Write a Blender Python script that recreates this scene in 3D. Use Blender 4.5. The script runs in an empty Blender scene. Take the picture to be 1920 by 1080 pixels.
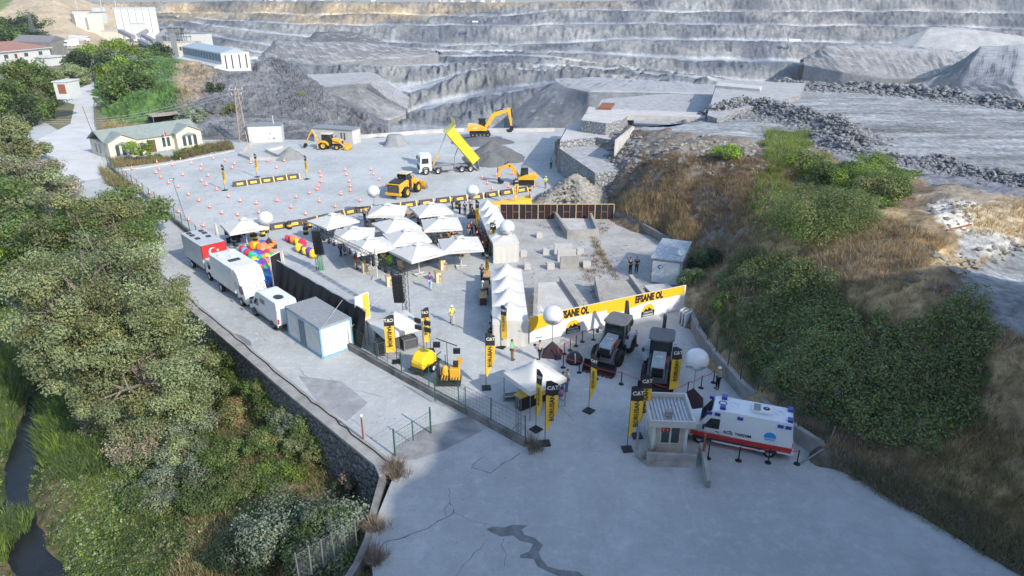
import bpy, bmesh, math, random
import numpy as np
from mathutils import Vector, Matrix
random.seed(7); RNG = np.random.default_rng(7)
R = math.radians; PI = math.pi
SC = bpy.context.scene; COL = SC.collection
# ------------------------------------------------ camera
CH = 25.0; TH = R(23.0); FP = 1280.0
cd = bpy.data.cameras.new('camera'); cam = bpy.data.objects.new('camera', cd); COL.objects.link(cam)
cam.location = (0, 0, CH); cam.rotation_euler = (PI/2 - TH, 0, 0)
cd.sensor_width = 36; cd.lens = 36*FP/1920; cd.clip_start = .5; cd.clip_end = 6000
SC.camera = cam
# ------------------------------------------------ sky, sun, exposure
SUN_EL = R(32); SUN_AZ = R(135)
w = bpy.data.worlds.new('World'); SC.world = w; w.use_nodes = True
nt = w.node_tree; bg = nt.nodes['Background']; sky = nt.nodes.new('ShaderNodeTexSky')
sky.sky_type = 'NISHITA'; sky.sun_disc = False; sky.sun_elevation = SUN_EL; sky.sun_rotation = SUN_AZ
sky.air_density = 1.0; sky.dust_density = 1.0; sky.ozone_density = 1.5
nt.links.new(sky.outputs[0], bg.inputs[0]); bg.inputs[1].default_value = .15
sl = bpy.data.lights.new('sun', 'SUN'); so = bpy.data.objects.new('sun', sl); COL.objects.link(so)
sl.energy = 2.5; sl.angle = R(.5); sl.color = (1, .93, .82)
sd = Vector((math.sin(SUN_AZ)*math.cos(SUN_EL), math.cos(SUN_AZ)*math.cos(SUN_EL), math.sin(SUN_EL)))
so.rotation_euler = sd.to_track_quat('Z', 'Y').to_euler()
SC.view_settings.view_transform = 'Standard'; SC.view_settings.look = 'None'
SC.view_settings.exposure = 1.16; SC.view_settings.gamma = 1
SC.cycles.max_bounces = 6; SC.cycles.diffuse_bounces = 3; SC.cycles.transparent_max_bounces = 12
# ------------------------------------------------ photo pixel -> world (layout only)
cT, sT, tT = math.cos(TH), math.sin(TH), math.tan(TH)
def P(px, py, z=0.0):
    zc = FP*(CH - z)/(cT*(py - 540 + FP*tT))
    return Vector(((px - 960)/FP*zc, (zc - (CH - z)*sT)/cT, z))
def Q(px, py, zc):
    xc = (px - 960)/FP*zc; yc = -(py - 540)/FP*zc
    return np.array((xc, zc*cT + yc*sT, CH - zc*sT + yc*cT))
# ------------------------------------------------ noise
def vnoise(p, seed=0):
    p = np.asarray(p, float); i = np.floor(p).astype(np.int64); f = p - i; f = f*f*(3 - 2*f)
    def h(dx, dy, dz):
        n = (i[..., 0]+dx)*73856093 ^ (i[..., 1]+dy)*19349663 ^ (i[..., 2]+dz)*83492791 ^ (seed*2654435761)
        n = (n ^ (n >> 13))*1274126177 & 0x7fffffff
        n = (n ^ (n >> 16)) & 0xffff
        return n/65535.0
    x, y, z = f[..., 0], f[..., 1], f[..., 2]
    a = h(0,0,0)*(1-x)+h(1,0,0)*x; b = h(0,1,0)*(1-x)+h(1,1,0)*x
    c = h(0,0,1)*(1-x)+h(1,0,1)*x; d = h(0,1,1)*(1-x)+h(1,1,1)*x
    return ((a*(1-y)+b*y)*(1-z) + (c*(1-y)+d*y)*z)*2 - 1
def fbm(p, sc, octv=4, seed=0):
    p = np.asarray(p, float)/sc; s = 0; a = 1; t = 0
    for k in range(octv):
        s = s + a*vnoise(p, seed+k*17); t += a; a *= .5; p = p*2.03
    return s/t
# ------------------------------------------------ materials
MATS = {}
def _mix(nt, a, b, fac):
    m = nt.nodes.new('ShaderNodeMix'); m.data_type = 'RGBA'
    for s, v in ((6, a), (7, b), (0, fac)):
        if hasattr(v, 'is_output'): nt.links.new(v, m.inputs[s])
        else: m.inputs[s].default_value = v if s == 0 else (*v, 1)
    return m.outputs[2]
def _ramp(nt, src, lo, hi):
    m = nt.nodes.new('ShaderNodeMapRange'); nt.links.new(src, m.inputs[0]); m.inputs[1].default_value = lo; m.inputs[2].default_value = hi
    return m.outputs[0]
def _noise(nt, co, sc, det=6, rough=.6, stretch=None):
    if stretch:
        mp = nt.nodes.new('ShaderNodeMapping'); nt.links.new(co, mp.inputs[0]); mp.inputs[3].default_value = stretch
        if len(stretch) > 3: pass
        co = mp.outputs[0]
    n = nt.nodes.new('ShaderNodeTexNoise'); nt.links.new(co, n.inputs[0]); n.inputs['Scale'].default_value = sc
    n.inputs['Detail'].default_value = det; n.inputs['Roughness'].default_value = rough
    return n.outputs[0]
def mat(name, col=(.5,.5,.5), rough=.6, metal=0, var=.12, sc=3.0, bump=0.0, bsc=20., spec=.4, col2=None, emit=0, trans=0, alpha=1, attr=None, coord='Object', coat=0):
    if name in MATS: return MATS[name]
    m = bpy.data.materials.new(name); m.use_nodes = True; nt = m.node_tree; b = nt.nodes['Principled BSDF']
    tc = nt.nodes.new('ShaderNodeTexCoord'); co = tc.outputs[coord]
    b.inputs['Roughness'].default_value = rough; b.inputs['Metallic'].default_value = metal; b.inputs['Specular IOR Level'].default_value = spec
    if attr:
        at = nt.nodes.new('ShaderNodeVertexColor'); at.layer_name = attr; base = at.outputs[0]
    else: base = None
    n = _noise(nt, co, sc, 5)
    f = _ramp(nt, n, .3, .7)
    c2 = col2 if col2 else tuple(max(0, c*(1 - 2.2*var)) for c in col)
    if base is None:
        o = _mix(nt, col, c2, f)
        n2 = _noise(nt, co, sc*9, 3); 
        o = _mix(nt, o, tuple(c*.8 for c in col), _ramp(nt, n2, .45, 1.3))
    else:
        hv = nt.nodes.new('ShaderNodeHueSaturation'); nt.links.new(base, hv.inputs['Color'])
        vr = nt.nodes.new('ShaderNodeMapRange'); nt.links.new(n, vr.inputs[0]); vr.inputs[1].default_value = .3; vr.inputs[2].default_value = .7
        vr.inputs[3].default_value = 1 - var*2; vr.inputs[4].default_value = 1 + var*2
        nt.links.new(vr.outputs[0], hv.inputs['Value']); o = hv.outputs[0]
    nt.links.new(o, b.inputs['Base Color'])
    if emit: nt.links.new(o, b.inputs['Emission Color']); b.inputs['Emission Strength'].default_value = emit
    if bump:
        bn = nt.nodes.new('ShaderNodeBump'); bn.inputs['Strength'].default_value = min(1, bump); bn.inputs['Distance'].default_value = .05 if bump <= 1 else .05*bump
        nt.links.new(_noise(nt, co, bsc, 6, .65), bn.inputs['Height']); nt.links.new(bn.outputs[0], b.inputs['Normal'])
    if trans: b.inputs['Transmission Weight'].default_value = trans
    if coat: b.inputs['Coat Weight'].default_value = coat
    if alpha < 1:
        b.inputs['Alpha'].default_value = alpha
    MATS[name] = m; return m
def leafmat(name, col, tl=.25):
    if name in MATS: return MATS[name]
    m = bpy.data.materials.new(name); m.use_nodes = True; nt = m.node_tree; b = nt.nodes['Principled BSDF']
    at = nt.nodes.new('ShaderNodeVertexColor'); at.layer_name = 'tint'
    mx = nt.nodes.new('ShaderNodeMix'); mx.data_type = 'RGBA'; mx.blend_type = 'MULTIPLY'; mx.inputs[0].default_value = 1
    mx.inputs[6].default_value = (*col, 1); nt.links.new(at.outputs[0], mx.inputs[7])
    nt.links.new(mx.outputs[2], b.inputs['Base Color']); b.inputs['Roughness'].default_value = .55; b.inputs['Specular IOR Level'].default_value = .35
    t = nt.nodes.new('ShaderNodeBsdfTranslucent'); nt.links.new(mx.outputs[2], t.inputs[0])
    s = nt.nodes.new('ShaderNodeMixShader'); s.inputs[0].default_value = tl
    nt.links.new(b.outputs[0], s.inputs[1]); nt.links.new(t.outputs[0], s.inputs[2])
    nt.links.new(s.outputs[0], nt.nodes['Material Output'].inputs[0]); MATS[name] = m; return m
def rockmat(name, rock, rock2, dust, scale=.12, bump=3., flat=.9, attr=False, vs=.35, fine=1.2, bdist=.35):
    """quarry rock: streaky broken faces, pale dust where the surface lies flat"""
    m = bpy.data.materials.new(name); m.use_nodes = True; nt = m.node_tree; b = nt.nodes['Principled BSDF']
    tc = nt.nodes.new('ShaderNodeTexCoord'); co = tc.outputs['Object']
    b.inputs['Roughness'].default_value = .95; b.inputs['Specular IOR Level'].default_value = .1
    a = _noise(nt, co, scale, 8, .7, (1, 1, vs)); f = _ramp(nt, a, .38, .62)
    o = _mix(nt, rock, rock2, f)
    n2 = _noise(nt, co, scale*7, 6, .75, (1, 1, vs))
    o = _mix(nt, o, tuple(c*.45 for c in rock), _ramp(nt, n2, .53, .78))
    o = _mix(nt, o, tuple(min(1, c*1.35) for c in rock2), _ramp(nt, n2, .47, .22))
    if attr:
        at = nt.nodes.new('ShaderNodeVertexColor'); at.layer_name = 'soil'
        mx = nt.nodes.new('ShaderNodeMix'); mx.data_type = 'RGBA'; mx.blend_type = 'MULTIPLY'; mx.inputs[0].default_value = 1
        nt.links.new(o, mx.inputs[6]); nt.links.new(at.outputs[0], mx.inputs[7]); o = mx.outputs[2]
    g = nt.nodes.new('ShaderNodeNewGeometry'); sp = nt.nodes.new('ShaderNodeSeparateXYZ'); nt.links.new(g.outputs['True Normal'], sp.inputs[0])
    n3 = _noise(nt, co, scale*3, 4)
    ad = nt.nodes.new('ShaderNodeMath'); ad.operation = 'MULTIPLY_ADD'; nt.links.new(n3, ad.inputs[0]); ad.inputs[1].default_value = .14; nt.links.new(sp.outputs[2], ad.inputs[2])
    o = _mix(nt, o, dust, _ramp(nt, ad.outputs[0], flat + .03, flat + .11))
    nt.links.new(o, b.inputs['Base Color'])
    bn = nt.nodes.new('ShaderNodeBump'); bn.inputs['Strength'].default_value = 1; bn.inputs['Distance'].default_value = bdist*bump
    nt.links.new(_noise(nt, co, scale*fine*4, 8, .72, (1, 1, vs*1.4)), bn.inputs['Height']); nt.links.new(bn.outputs[0], b.inputs['Normal'])
    MATS[name] = m; return m
# ------------------------------------------------ mesh builder
class MB:
    def __init__(s): s.v = []; s.f = []; s.m = []; s.ms = []; s.sm = []
    def mi(s, m):
        if m not in s.ms: s.ms.append(m)
        return s.ms.index(m)
    def add(s, vs, fs, m, sm=False):
        n = len(s.v); s.v += [tuple(v) for v in vs]; k = s.mi(m)
        for f in fs: s.f.append(tuple(i+n for i in f)); s.m.append(k); s.sm.append(sm)
        return s
    def box(s, c, d, m, rz=0, M=None):
        x, y, z = d[0]/2, d[1]/2, d[2]/2
        vs = [Vector((a*x, b*y, e*z)) for e in (-1, 1) for a, b in ((-1,-1),(1,-1),(1,1),(-1,1))]
        if rz: vs = [Matrix.Rotation(rz, 3, 'Z') @ v for v in vs]
        if M is not None: vs = [M @ v for v in vs]
        vs = [v + Vector(c) for v in vs]
        return s.add(vs, [(3,2,1,0),(4,5,6,7),(0,1,5,4),(1,2,6,5),(2,3,7,6),(3,0,4,7)], m)
    def hexa(s, b4, t4, m):
        return s.add(list(b4)+list(t4), [(3,2,1,0),(4,5,6,7),(0,1,5,4),(1,2,6,5),(2,3,7,6),(3,0,4,7)], m)
    def prism(s, pts, ax, a, b, m, taper=1.0):
        """polygon pts (2D) extruded along axis ax from a to b"""
        def mk(p, t):
            if ax == 'y': return (p[0], t, p[1])
            if ax == 'x': return (t, p[0], p[1])
            return (p[0], p[1], t)
        n = len(pts); vs = [mk(p, a) for p in pts] + [mk(p, b) for p in pts]
        fs = [tuple(range(n)), tuple(range(2*n-1, n-1, -1))] + [(i, n+i, n+(i+1) % n, (i+1) % n) for i in range(n)]
        return s.add(vs, fs, m)
    def cyl(s, p0, p1, r0, m, r1=None, n=10, caps=True, sm=True):
        p0, p1 = Vector(p0), Vector(p1); r1 = r0 if r1 is None else r1; d = (p1-p0)
        if d.length < 1e-6: return s
        q = d.to_track_quat('Z', 'Y'); vs = []
        for p, r in ((p0, r0), (p1, r1)):
            for k in range(n):
                a = 2*PI*k/n; vs.append(p + q @ Vector((r*math.cos(a), r*math.sin(a), 0)))
        fs = [(k, (k+1) % n, n+(k+1) % n, n+k) for k in range(n)]; s.add(vs, fs, m, sm and n > 5)
        if caps: s.add(vs, [tuple(range(n-1, -1, -1)), tuple(range(n, 2*n))], m)
        return s
    def tube(s, pts, r, m, n=6):
        for a, b in zip(pts[:-1], pts[1:]): s.cyl(a, b, r, m, n=n, caps=True)
        return s
    def lathe(s, c, prof, m, n=14, M=None):
        vs = []; c = Vector(c)
        for r, z in prof:
            for k in range(n):
                a = 2*PI*k/n; v = Vector((r*math.cos(a), r*math.sin(a), z))
                vs.append((M @ v if M is not None else v) + c)
        fs = [(i*n+k, i*n+(k+1) % n, (i+1)*n+(k+1) % n, (i+1)*n+k) for i in range(len(prof)-1) for k in range(n)]
        return s.add(vs, fs, m, True)
    def ell(s, c, r, m, n=12, h=8, M=None, jit=0):
        vs = []; c = Vector(c)
        for i in range(h+1):
            t = PI*i/h
            for k in range(n):
                a = 2*PI*k/n; q = 1 + (random.uniform(-jit, jit) if jit else 0)
                v = Vector((r[0]*math.sin(t)*math.cos(a)*q, r[1]*math.sin(t)*math.sin(a)*q, r[2]*math.cos(t)*q))
                vs.append((M @ v if M is not None else v) + c)
        fs = [(i*n+k, (i+1)*n+k, (i+1)*n+(k+1) % n, i*n+(k+1) % n) for i in range(h) for k in range(n)]
        return s.add(vs, fs, m, True)
    def build(s, name, parent=None, loc=None, rz=0, bev=0):
        me = bpy.data.meshes.new(name); me.from_pydata([tuple(v) for v in s.v], [], s.f)
        for m in s.ms: me.materials.append(m)
        me.polygons.foreach_set('material_index', s.m); me.polygons.foreach_set('use_smooth', s.sm); me.update()
        o = bpy.data.objects.new(name, me); COL.objects.link(o)
        if parent: o.parent = parent
        if loc is not None: o.location = loc
        if rz: o.rotation_euler.z = rz
        if bev:
            bm = o.modifiers.new('bev', 'BEVEL'); bm.width = bev; bm.segments = 2; bm.limit_method = 'ANGLE'
        return o
def one(fn, name, parent=None, **k):
    b = MB(); fn(b); return b.build(name, parent, **k)
def tag(o, label, cat, group=None):
    o['label'] = label; o['category'] = cat
    if group: o['group'] = group
    return o
def struct(o, kind='structure'): o['kind'] = kind; return o
def empty(name, loc=(0,0,0), rz=0, sc=1):
    o = bpy.data.objects.new(name, None); COL.objects.link(o); o.location = loc; o.rotation_euler.z = rz; o.scale = (sc, sc, sc)
    o.empty_display_size = .2; return o
KIDS = {}
def copy_tree(o, parent=None):
    c = o.copy(); COL.objects.link(c)
    if parent: c.parent = parent
    for ch in list(o.children): copy_tree(ch, c)
    return c
def npmesh(name, V, Fq, mats, smooth=False, tint=None, attr='tint', midx=None, parent=None):
    """fast mesh from numpy arrays; Fq (n,3|4)"""
    me = bpy.data.meshes.new(name); V = np.asarray(V, np.float32); Fq = np.asarray(Fq, np.int32); n, k = Fq.shape
    me.vertices.add(len(V)); me.vertices.foreach_set('co', V.ravel())
    me.loops.add(n*k); me.loops.foreach_set('vertex_index', Fq.ravel())
    me.polygons.add(n); me.polygons.foreach_set('loop_start', np.arange(0, n*k, k, dtype=np.int32)); me.polygons.foreach_set('loop_total', np.full(n, k, np.int32))
    me.polygons.foreach_set('use_smooth', np.full(n, smooth))
    if midx is not None: me.polygons.foreach_set('material_index', np.asarray(midx, np.int32))
    for m in (mats if isinstance(mats, list) else [mats]): me.materials.append(m)
    me.update(calc_edges=True)
    if tint is not None:
        a = me.color_attributes.new(attr, 'FLOAT_COLOR', 'POINT'); t = np.ones((len(V), 4), np.float32); t[:, :3] = tint
        a.data.foreach_set('color', t.ravel())
    me.validate(); o = bpy.data.objects.new(name, me); COL.objects.link(o)
    if parent: o.parent = parent
    return o
def inpoly(x, y, poly):
    x = np.asarray(x); y = np.asarray(y); c = np.zeros(x.shape, bool); n = len(poly)
    for i in range(n):
        x0, y0 = poly[i]; x1, y1 = poly[(i+1) % n]
        if y0 == y1: continue
        c ^= ((y0 > y) != (y1 > y)) & (x < (x1-x0)*(y-y0)/(y1-y0) + x0)
    return c
def proj(W):
    """world points -> photo pixel, used for choosing which ground cover grows where"""
    W = np.asarray(W); X = W[..., 0]; Y = W[..., 1]; H = CH - W[..., 2]
    zc = Y*cT + H*sT; return 960 + FP*X/zc, 540 + FP*(H*cT - Y*sT)/zc
def text(s, size, m, name='lettering', parent=None, M=None, ext=.004, off=0.012, al='CENTER', sx=1, shear=0):
    c = bpy.data.curves.new(name, 'FONT'); c.body = s; c.size = size; c.extrude = ext; c.offset = off*size; c.align_x = al; c.align_y = 'CENTER'; c.resolution_u = 2; c.shear = shear
    o = bpy.data.objects.new(name, c); COL.objects.link(o); bpy.context.view_layer.update()
    me = bpy.data.meshes.new_from_object(o.evaluated_get(bpy.context.evaluated_depsgraph_get())); bpy.data.objects.remove(o); bpy.data.curves.remove(c)
    me.name = name
    if sx != 1: me.transform(Matrix.Diagonal((sx, 1, 1, 1)))
    if M is not None: me.transform(M)
    me.materials.clear(); me.materials.append(m); o = bpy.data.objects.new(name, me); COL.objects.link(o)
    if parent: o.parent = parent
    return o
def face_M(loc, right, up):
    """matrix that lays flat text (x right, y up) on a plane"""
    r = Vector(right).normalized(); u = Vector(up).normalized(); n = r.cross(u)
    M = Matrix.Identity(4)
    for i in range(3): M[i][0] = r[i]; M[i][1] = u[i]; M[i][2] = n[i]; M[i][3] = loc[i]
    return M
# ================================================ TERRAIN
def interp(line, xs, k):
    a = np.array(line, float); return np.interp(xs, a[:, 0], a[:, k])
def gridmesh(name, G, m, smooth=True, soil=None, keep=None):
    ny, nx = G.shape[:2]; idx = np.arange(ny*nx).reshape(ny, nx)
    F = np.stack([idx[:-1, :-1], idx[:-1, 1:], idx[1:, 1:], idx[1:, :-1]], -1).reshape(-1, 4)
    if keep is not None: F = F[keep.reshape(-1)]
    return npmesh(name, G.reshape(-1, 3), F, m, smooth, None if soil is None else soil.reshape(-1, 3), 'soil')
def loft(name, lines, nx, subs, amps, m, scale=8, x0=None, x1=None, soil=None, seed=1, oct=5, smooth=False, own=False, ridged=.0, skirt=0, rowmul=None):
    """lines far->near of (px,py,distance); subs/amps per interval"""
    rows = []
    for L in lines:
        a = np.array(L, float)
        if own: xs = np.interp(np.linspace(0, 1, nx), np.linspace(0, 1, len(a)), a[:, 0]); t = np.linspace(0, len(a)-1, nx); ys = np.interp(t, range(len(a)), a[:, 1]); zs = np.interp(t, range(len(a)), a[:, 2])
        else: xs = np.linspace(x0, x1, nx); ys = interp(L, xs, 1); zs = interp(L, xs, 2)
        rows.append(np.stack([Q(x, y, z) for x, y, z in zip(xs, ys, zs)]))
    G = []; A = []
    for i in range(len(rows)-1):
        for k in range(subs[i]):
            t = k/subs[i]; G.append(rows[i]*(1-t) + rows[i+1]*t)
            A.append(amps[i]*math.sin(PI*(t+.5/subs[i]))**.5 if subs[i] > 1 else amps[i])
    G.append(rows[-1]); A.append(0)
    if skirt: G.append(rows[-1] - np.array([0, 0, skirt])); A.append(0)
    G = np.array(G); A = np.array(A)[:, None]
    du = np.gradient(G, axis=1); dv = np.gradient(G, axis=0); N = np.cross(du, dv); N /= np.linalg.norm(N, axis=-1, keepdims=True)+1e-9
    N = np.where(N[..., 2:3] < 0, -N, N)
    s = fbm(G*np.array([1, 1, .5]), scale, oct, seed)
    if ridged: s = s*(1-ridged) + ridged*(1 - 2*np.abs(fbm(G*np.array([1, 1, .25]), scale*.6, 4, seed+5)))
    G = G + N*(A*s*2)[..., None]
    sl = None
    if soil is not None: px, py = proj(G); sl = soil(px, py, G)
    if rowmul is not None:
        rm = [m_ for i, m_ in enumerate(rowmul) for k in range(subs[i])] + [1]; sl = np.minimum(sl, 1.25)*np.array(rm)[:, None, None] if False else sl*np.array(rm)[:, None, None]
    return struct(gridmesh(name, G, m, smooth, sl))
def flat_at(L, w):
    """the line w metres farther back on the same level (the back edge of a bench)"""
    out = []
    for px, py, zc in L:
        p = Q(px, py, zc); d = w; zc2 = zc + d*cT; X = p[0]*zc2/zc
        out.append((px, 540 + FP*((CH-p[2])*cT - (p[1]+d)*sT)/zc2, zc2))
    return out
def LZ(z, pts):      # control line at one distance
    return [(a, b, z) for a, b in pts]
MR = rockmat('quarry_rock', (.115,.127,.145), (.205,.215,.225), (.36,.36,.355), scale=.06, bump=3.2, flat=2, attr=True, vs=.35, fine=1.2)
MSP = rockmat('spoil_gravel', (.14,.145,.15), (.19,.195,.2), (.34,.345,.35), scale=.08, bump=.7, flat=.97, attr=True, vs=.8)
MCL = rockmat('dark_cliff_rock', (.10,.105,.115), (.20,.205,.215), (.33,.33,.33), scale=.13, bump=2.6, flat=.99, attr=True, vs=.45)
def lerp3(a, b, t): return np.array(a)*(1-t[..., None]) + np.array(b)*t[..., None]
def soil_wall(px, py, G):
    n = fbm(G, 60, 4, 3); n2 = fbm(G, 18, 4, 9)
    lim = np.interp(px, [250, 480, 620, 700, 800, 960, 1150, 1300], [44, 36, 56, 52, 40, 18, 12, -10])
    t = np.clip((lim - py)/9 + n*1.2, 0, 1)*np.clip((py-3)/4, .1, 1)
    c = lerp3((1, 1, 1), (1.55, 1.18, .74), t*np.clip(.65+n2*.9, 0, 1))
    t2 = np.clip(n*2 + .25, 0, 1)*.35*np.clip((px-900)/300, 0, 1); c = c*lerp3((1, 1, 1), (1.12, .97, .86), t2)
    n4 = fbm(G*np.array([1, 1, 2]), 34, 5, 19); c = c*lerp3((.62,.66,.72), (1.3,1.27,1.2), np.clip(n4*1.5+.5, 0, 1))
    return c*(1 + .3*n2[..., None])
B = [LZ(700, [(-100,6),(240,6),(480,3),(720,5),(960,6),(1150,3),(1300,-3),(1500,-12),(1700,-20),(2100,-30)]),
 LZ(655, [(-100,30),(240,24),(480,26),(720,30),(960,33),(1050,22),(1110,19),(1160,21),(1440,24),(1580,20),(1700,23),(1920,28),(2100,32)]),
 LZ(612, [(-100,60),(240,30),(480,45),(720,50),(840,49),(960,50),(1100,45),(1440,47),(1600,52),(1740,52),(2100,64)]),
 LZ(570, [(-100,60),(240,34),(310,38),(480,60),(580,72),(720,79),(800,86),(960,88),(1050,85),(1140,80),(1200,77),(1440,79),(1660,85),(1810,97),(2100,140)]),
 LZ(525, [(-100,70),(240,45),(480,86),(600,104),(720,104),(790,98),(960,103),(1100,105),(1280,112),(1440,117),(1500,122),(1600,138),(1700,158),(1760,172),(2100,240)]),
 LZ(490, [(-100,80),(240,60),(480,104),(600,114),(790,107),(850,107),(960,108),(1060,116),(1160,130),(1240,143),(1330,150),(1500,170),(2100,290)]),
 LZ(450, [(-100,90),(240,80),(480,116),(590,124),(760,126),(900,127),(960,126),(1060,131),(1160,139),(1240,147),(1330,155),(1500,185),(2100,320)])]
def wavy(L, s):
    a = np.array(L, float); x = np.arange(a[0, 0], a[-1, 0]+1, 22.); n = fbm(np.stack([x, x*0+s*77, x*0], 1), 95, 4, s+40)*np.interp(x, [0, 300, 2100], [1.2, 5.5, 5.5])
    return [(q, u+v, w_) for q, u, v, w_ in zip(x, np.interp(x, a[:, 0], a[:, 1]), n, np.interp(x, a[:, 0], a[:, 2]))]
B = [B[0]] + [wavy(L, i) for i, L in enumerate(B[1:])]
lines = []; subs = []; amps = []
wid = [0, 34, 32, 31, 34, 25, 30]
for i, L in enumerate(B):
    if i: lines.append(flat_at(L, wid[i])); subs.append(7); amps.append(2.6)
    lines.append(L); subs.append(2 if i else 1); amps.append(.25)
# B0 is a lone line: drop its flat
subs = []; amps = []
for i in range(len(lines)-1):
    fl = (i % 2 == 1); subs.append(2 if fl else 8); amps.append(.1 if fl else 1.5)
lines.insert(0, flat_at(B[0], 160)); subs.insert(0, 3); amps.insert(0, .2)
B7b = LZ(441, [(-100,120),(480,138),(600,143),(690,147),(740,158),(790,158),(830,148),(870,136),(900,131),(960,130),(1140,142),(1240,150),(1500,190),(2100,330)])
B7 = LZ(402, [(-100,150),(480,165),(600,160),(740,176),(770,181),(800,169),(850,147),(890,134),(910,132),(960,131.5),(1140,144),(1240,153),(1500,195),(2100,340)])
B8b = LZ(394, [(-100,190),(480,200),(760,212),(800,196),(850,184),(900,173),(960,164),(1020,156),(1045,152),(1240,180),(1500,210),(2100,350)])
B8 = LZ(362, [(-100,200),(480,212),(760,222),(800,212),(850,198),(900,186),(960,177),(1030,163),(1240,190),(1500,220),(2100,360)])
B9 = LZ(335, [(-100,236),(480,236),(740,238),(790,234),(850,238),(960,240),(1100,260),(1500,300),(2100,420)])
B10 = LZ(300, [(-100,266),(480,262),(740,262),(960,265),(1100,290),(1500,330),(2100,450)])
lines += [B7b, B7, B8b, B8, B9, B10]; subs += [8, 3, 8, 3, 8, 2]; amps += [2.2, .4, 2.2, .4, 2.2, .8]
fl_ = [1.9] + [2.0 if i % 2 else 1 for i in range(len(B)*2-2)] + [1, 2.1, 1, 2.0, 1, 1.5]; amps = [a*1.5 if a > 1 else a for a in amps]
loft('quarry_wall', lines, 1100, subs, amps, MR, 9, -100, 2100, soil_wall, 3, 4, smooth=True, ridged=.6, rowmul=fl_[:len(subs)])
# beyond the rim: plain and far hills
def farplain():
    g = []
    for j, d in enumerate([742, 800, 900, 1300, 2500, 5000]):
        zz = [12, 15, 21, 27, 60, 160][j]
        g.append([(max(-3000, min(3000, x*d/640.0)), d, zz + (8*math.sin(x*.01) if j > 3 else 0)) for x in np.linspace(-900, 900, 60)])
    return np.array(g)
G = farplain(); G[:, :, 2] += fbm(G, 300, 4, 2)*np.array([0, 2, 4, 8, 20, 40])[:, None]
struct(gridmesh('far_hills', G, mat('far_hill_soil', (.24,.25,.22), .9, var=.25, sc=.01, col2=(.30,.28,.23))))
one_grey = lambda px, py, G: np.ones(G.shape)*(1 + .2*fbm(G, 12, 4, 4))[..., None]
# spoil heaps standing in the pit
def heap_loft(name, lines, nx=60, amp=.5, m=None, tintc=(1,1,1), subs=None, sc=6, seed=2, ridged=0, smooth=True):
    loft(name, lines, nx, subs or [8]*(len(lines)-1), [amp]*(len(lines)-1), m or MSP, sc, own=True, seed=seed, smooth=smooth, ridged=ridged, skirt=14,
         soil=lambda px, py, G: np.array(tintc)*(1 + .18*fbm(G*np.array([1, 1, .3]), 7, 4, seed))[..., None])
heap_loft('spoil_heap', [[(470,122,520),(560,100,520),(600,90,520),(700,90,520),(830,100,520)], [(484,108,488),(516,77,490),(560,80,490),(640,78,490),(700,82,490),(770,92,490),(815,97,480)],
   [(480,114,466),(530,119,458),(600,121,455),(700,112,462),(790,106,470),(822,99,476)]], 80, 1.6, None, (1.0,1.0,1.0), ridged=.3)
heap_loft('spoil_mound', [[(575,76,512),(600,70,515),(650,70,515),(720,80,510)], [(574,75,500),(592,60,502),(658,59,502),(695,68,502),(728,82,500)], [(572,79,496),(600,80,492),(650,80,492),(690,82,492),(730,86,494)]], 50, 1.0, None, (.62,.64,.68), ridged=.3)
heap_loft('pale_gravel_slope', [[(540,141,424),(600,139,424),(690,135,424),(708,139,418),(735,160,400),(768,182,385)], [(540,152,400),(600,160,395),(650,158,395),(690,156,392),(722,182,376),(764,205,366)]], 60, .25, None, (1.25,1.22,1.17))
heap_loft('grey_gravel_slope', [[(590,158,398),(640,158,392),(668,155,390),(690,168,382),(726,190,370),(762,207,360)], [(560,164,370),(620,163,366),(664,158,366),(700,180,356),(735,200,352),(761,210,350)],
   [(620,210,350),(660,222,340),(690,229,335),(712,229,334),(735,224,338),(761,213,346)]], 60, .25, None, (1.05,1.03,.98))
heap_loft('gravel_plateau', [[(1040,148,380),(1110,145,380),(1170,147,380),(1240,152,380),(1345,161,380)], [(1041,152,330),(1062,164,322),(1104,173,300),(1220,174,300),(1345,177,300)],
   [(945,222,325),(975,250,300),(1100,262,290),(1220,262,288),(1360,262,288)]], 90, .7, None, (.85,.88,.93), subs=[6, 14], ridged=.15)
heap_loft('upper_spoil_cone', [[(1665,84,560),(1700,76,560),(1760,60,560),(1830,70,560),(2100,110,560)], [(1670,83,545),(1745,50,548),(1806,52,548),(1860,60,540),(2060,88,520)], [(1668,86,540),(1712,90,520),(1790,96,505),(1870,104,500),(2060,130,480)]], 70, .5, None, (2.0,1.95,1.85))
heap_loft('ridged_spoil_heap', [[(1500,120,520),(1560,92,530),(1640,86,530),(1740,92,530),(1830,100,520)], [(1505,112,500),(1545,88,505),(1640,88,500),(1740,97,495),(1825,101,490)], [(1508,122,480),(1580,136,455),(1660,148,440),(1750,146,430),(1830,140,430)]], 80, 1.6, None, (1.25,1.2,1.12), ridged=.5)
heap_loft('great_spoil_heap', [[(1700,170,420),(1790,120,440),(1850,90,440),(1920,86,430),(2150,90,420)], [(1740,158,400),(1790,124,404),(1838,87,410),(1930,84,400),(2150,95,380)],
   [(1690,158,390),(1730,166,370),(1800,160,340),(1900,150,320),(2150,190,300)], [(1660,166,380),(1760,178,350),(1830,196,300),(1930,205,270),(2150,240,250)]], 90, .7, None, (.85,.84,.82), ridged=.1)
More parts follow.
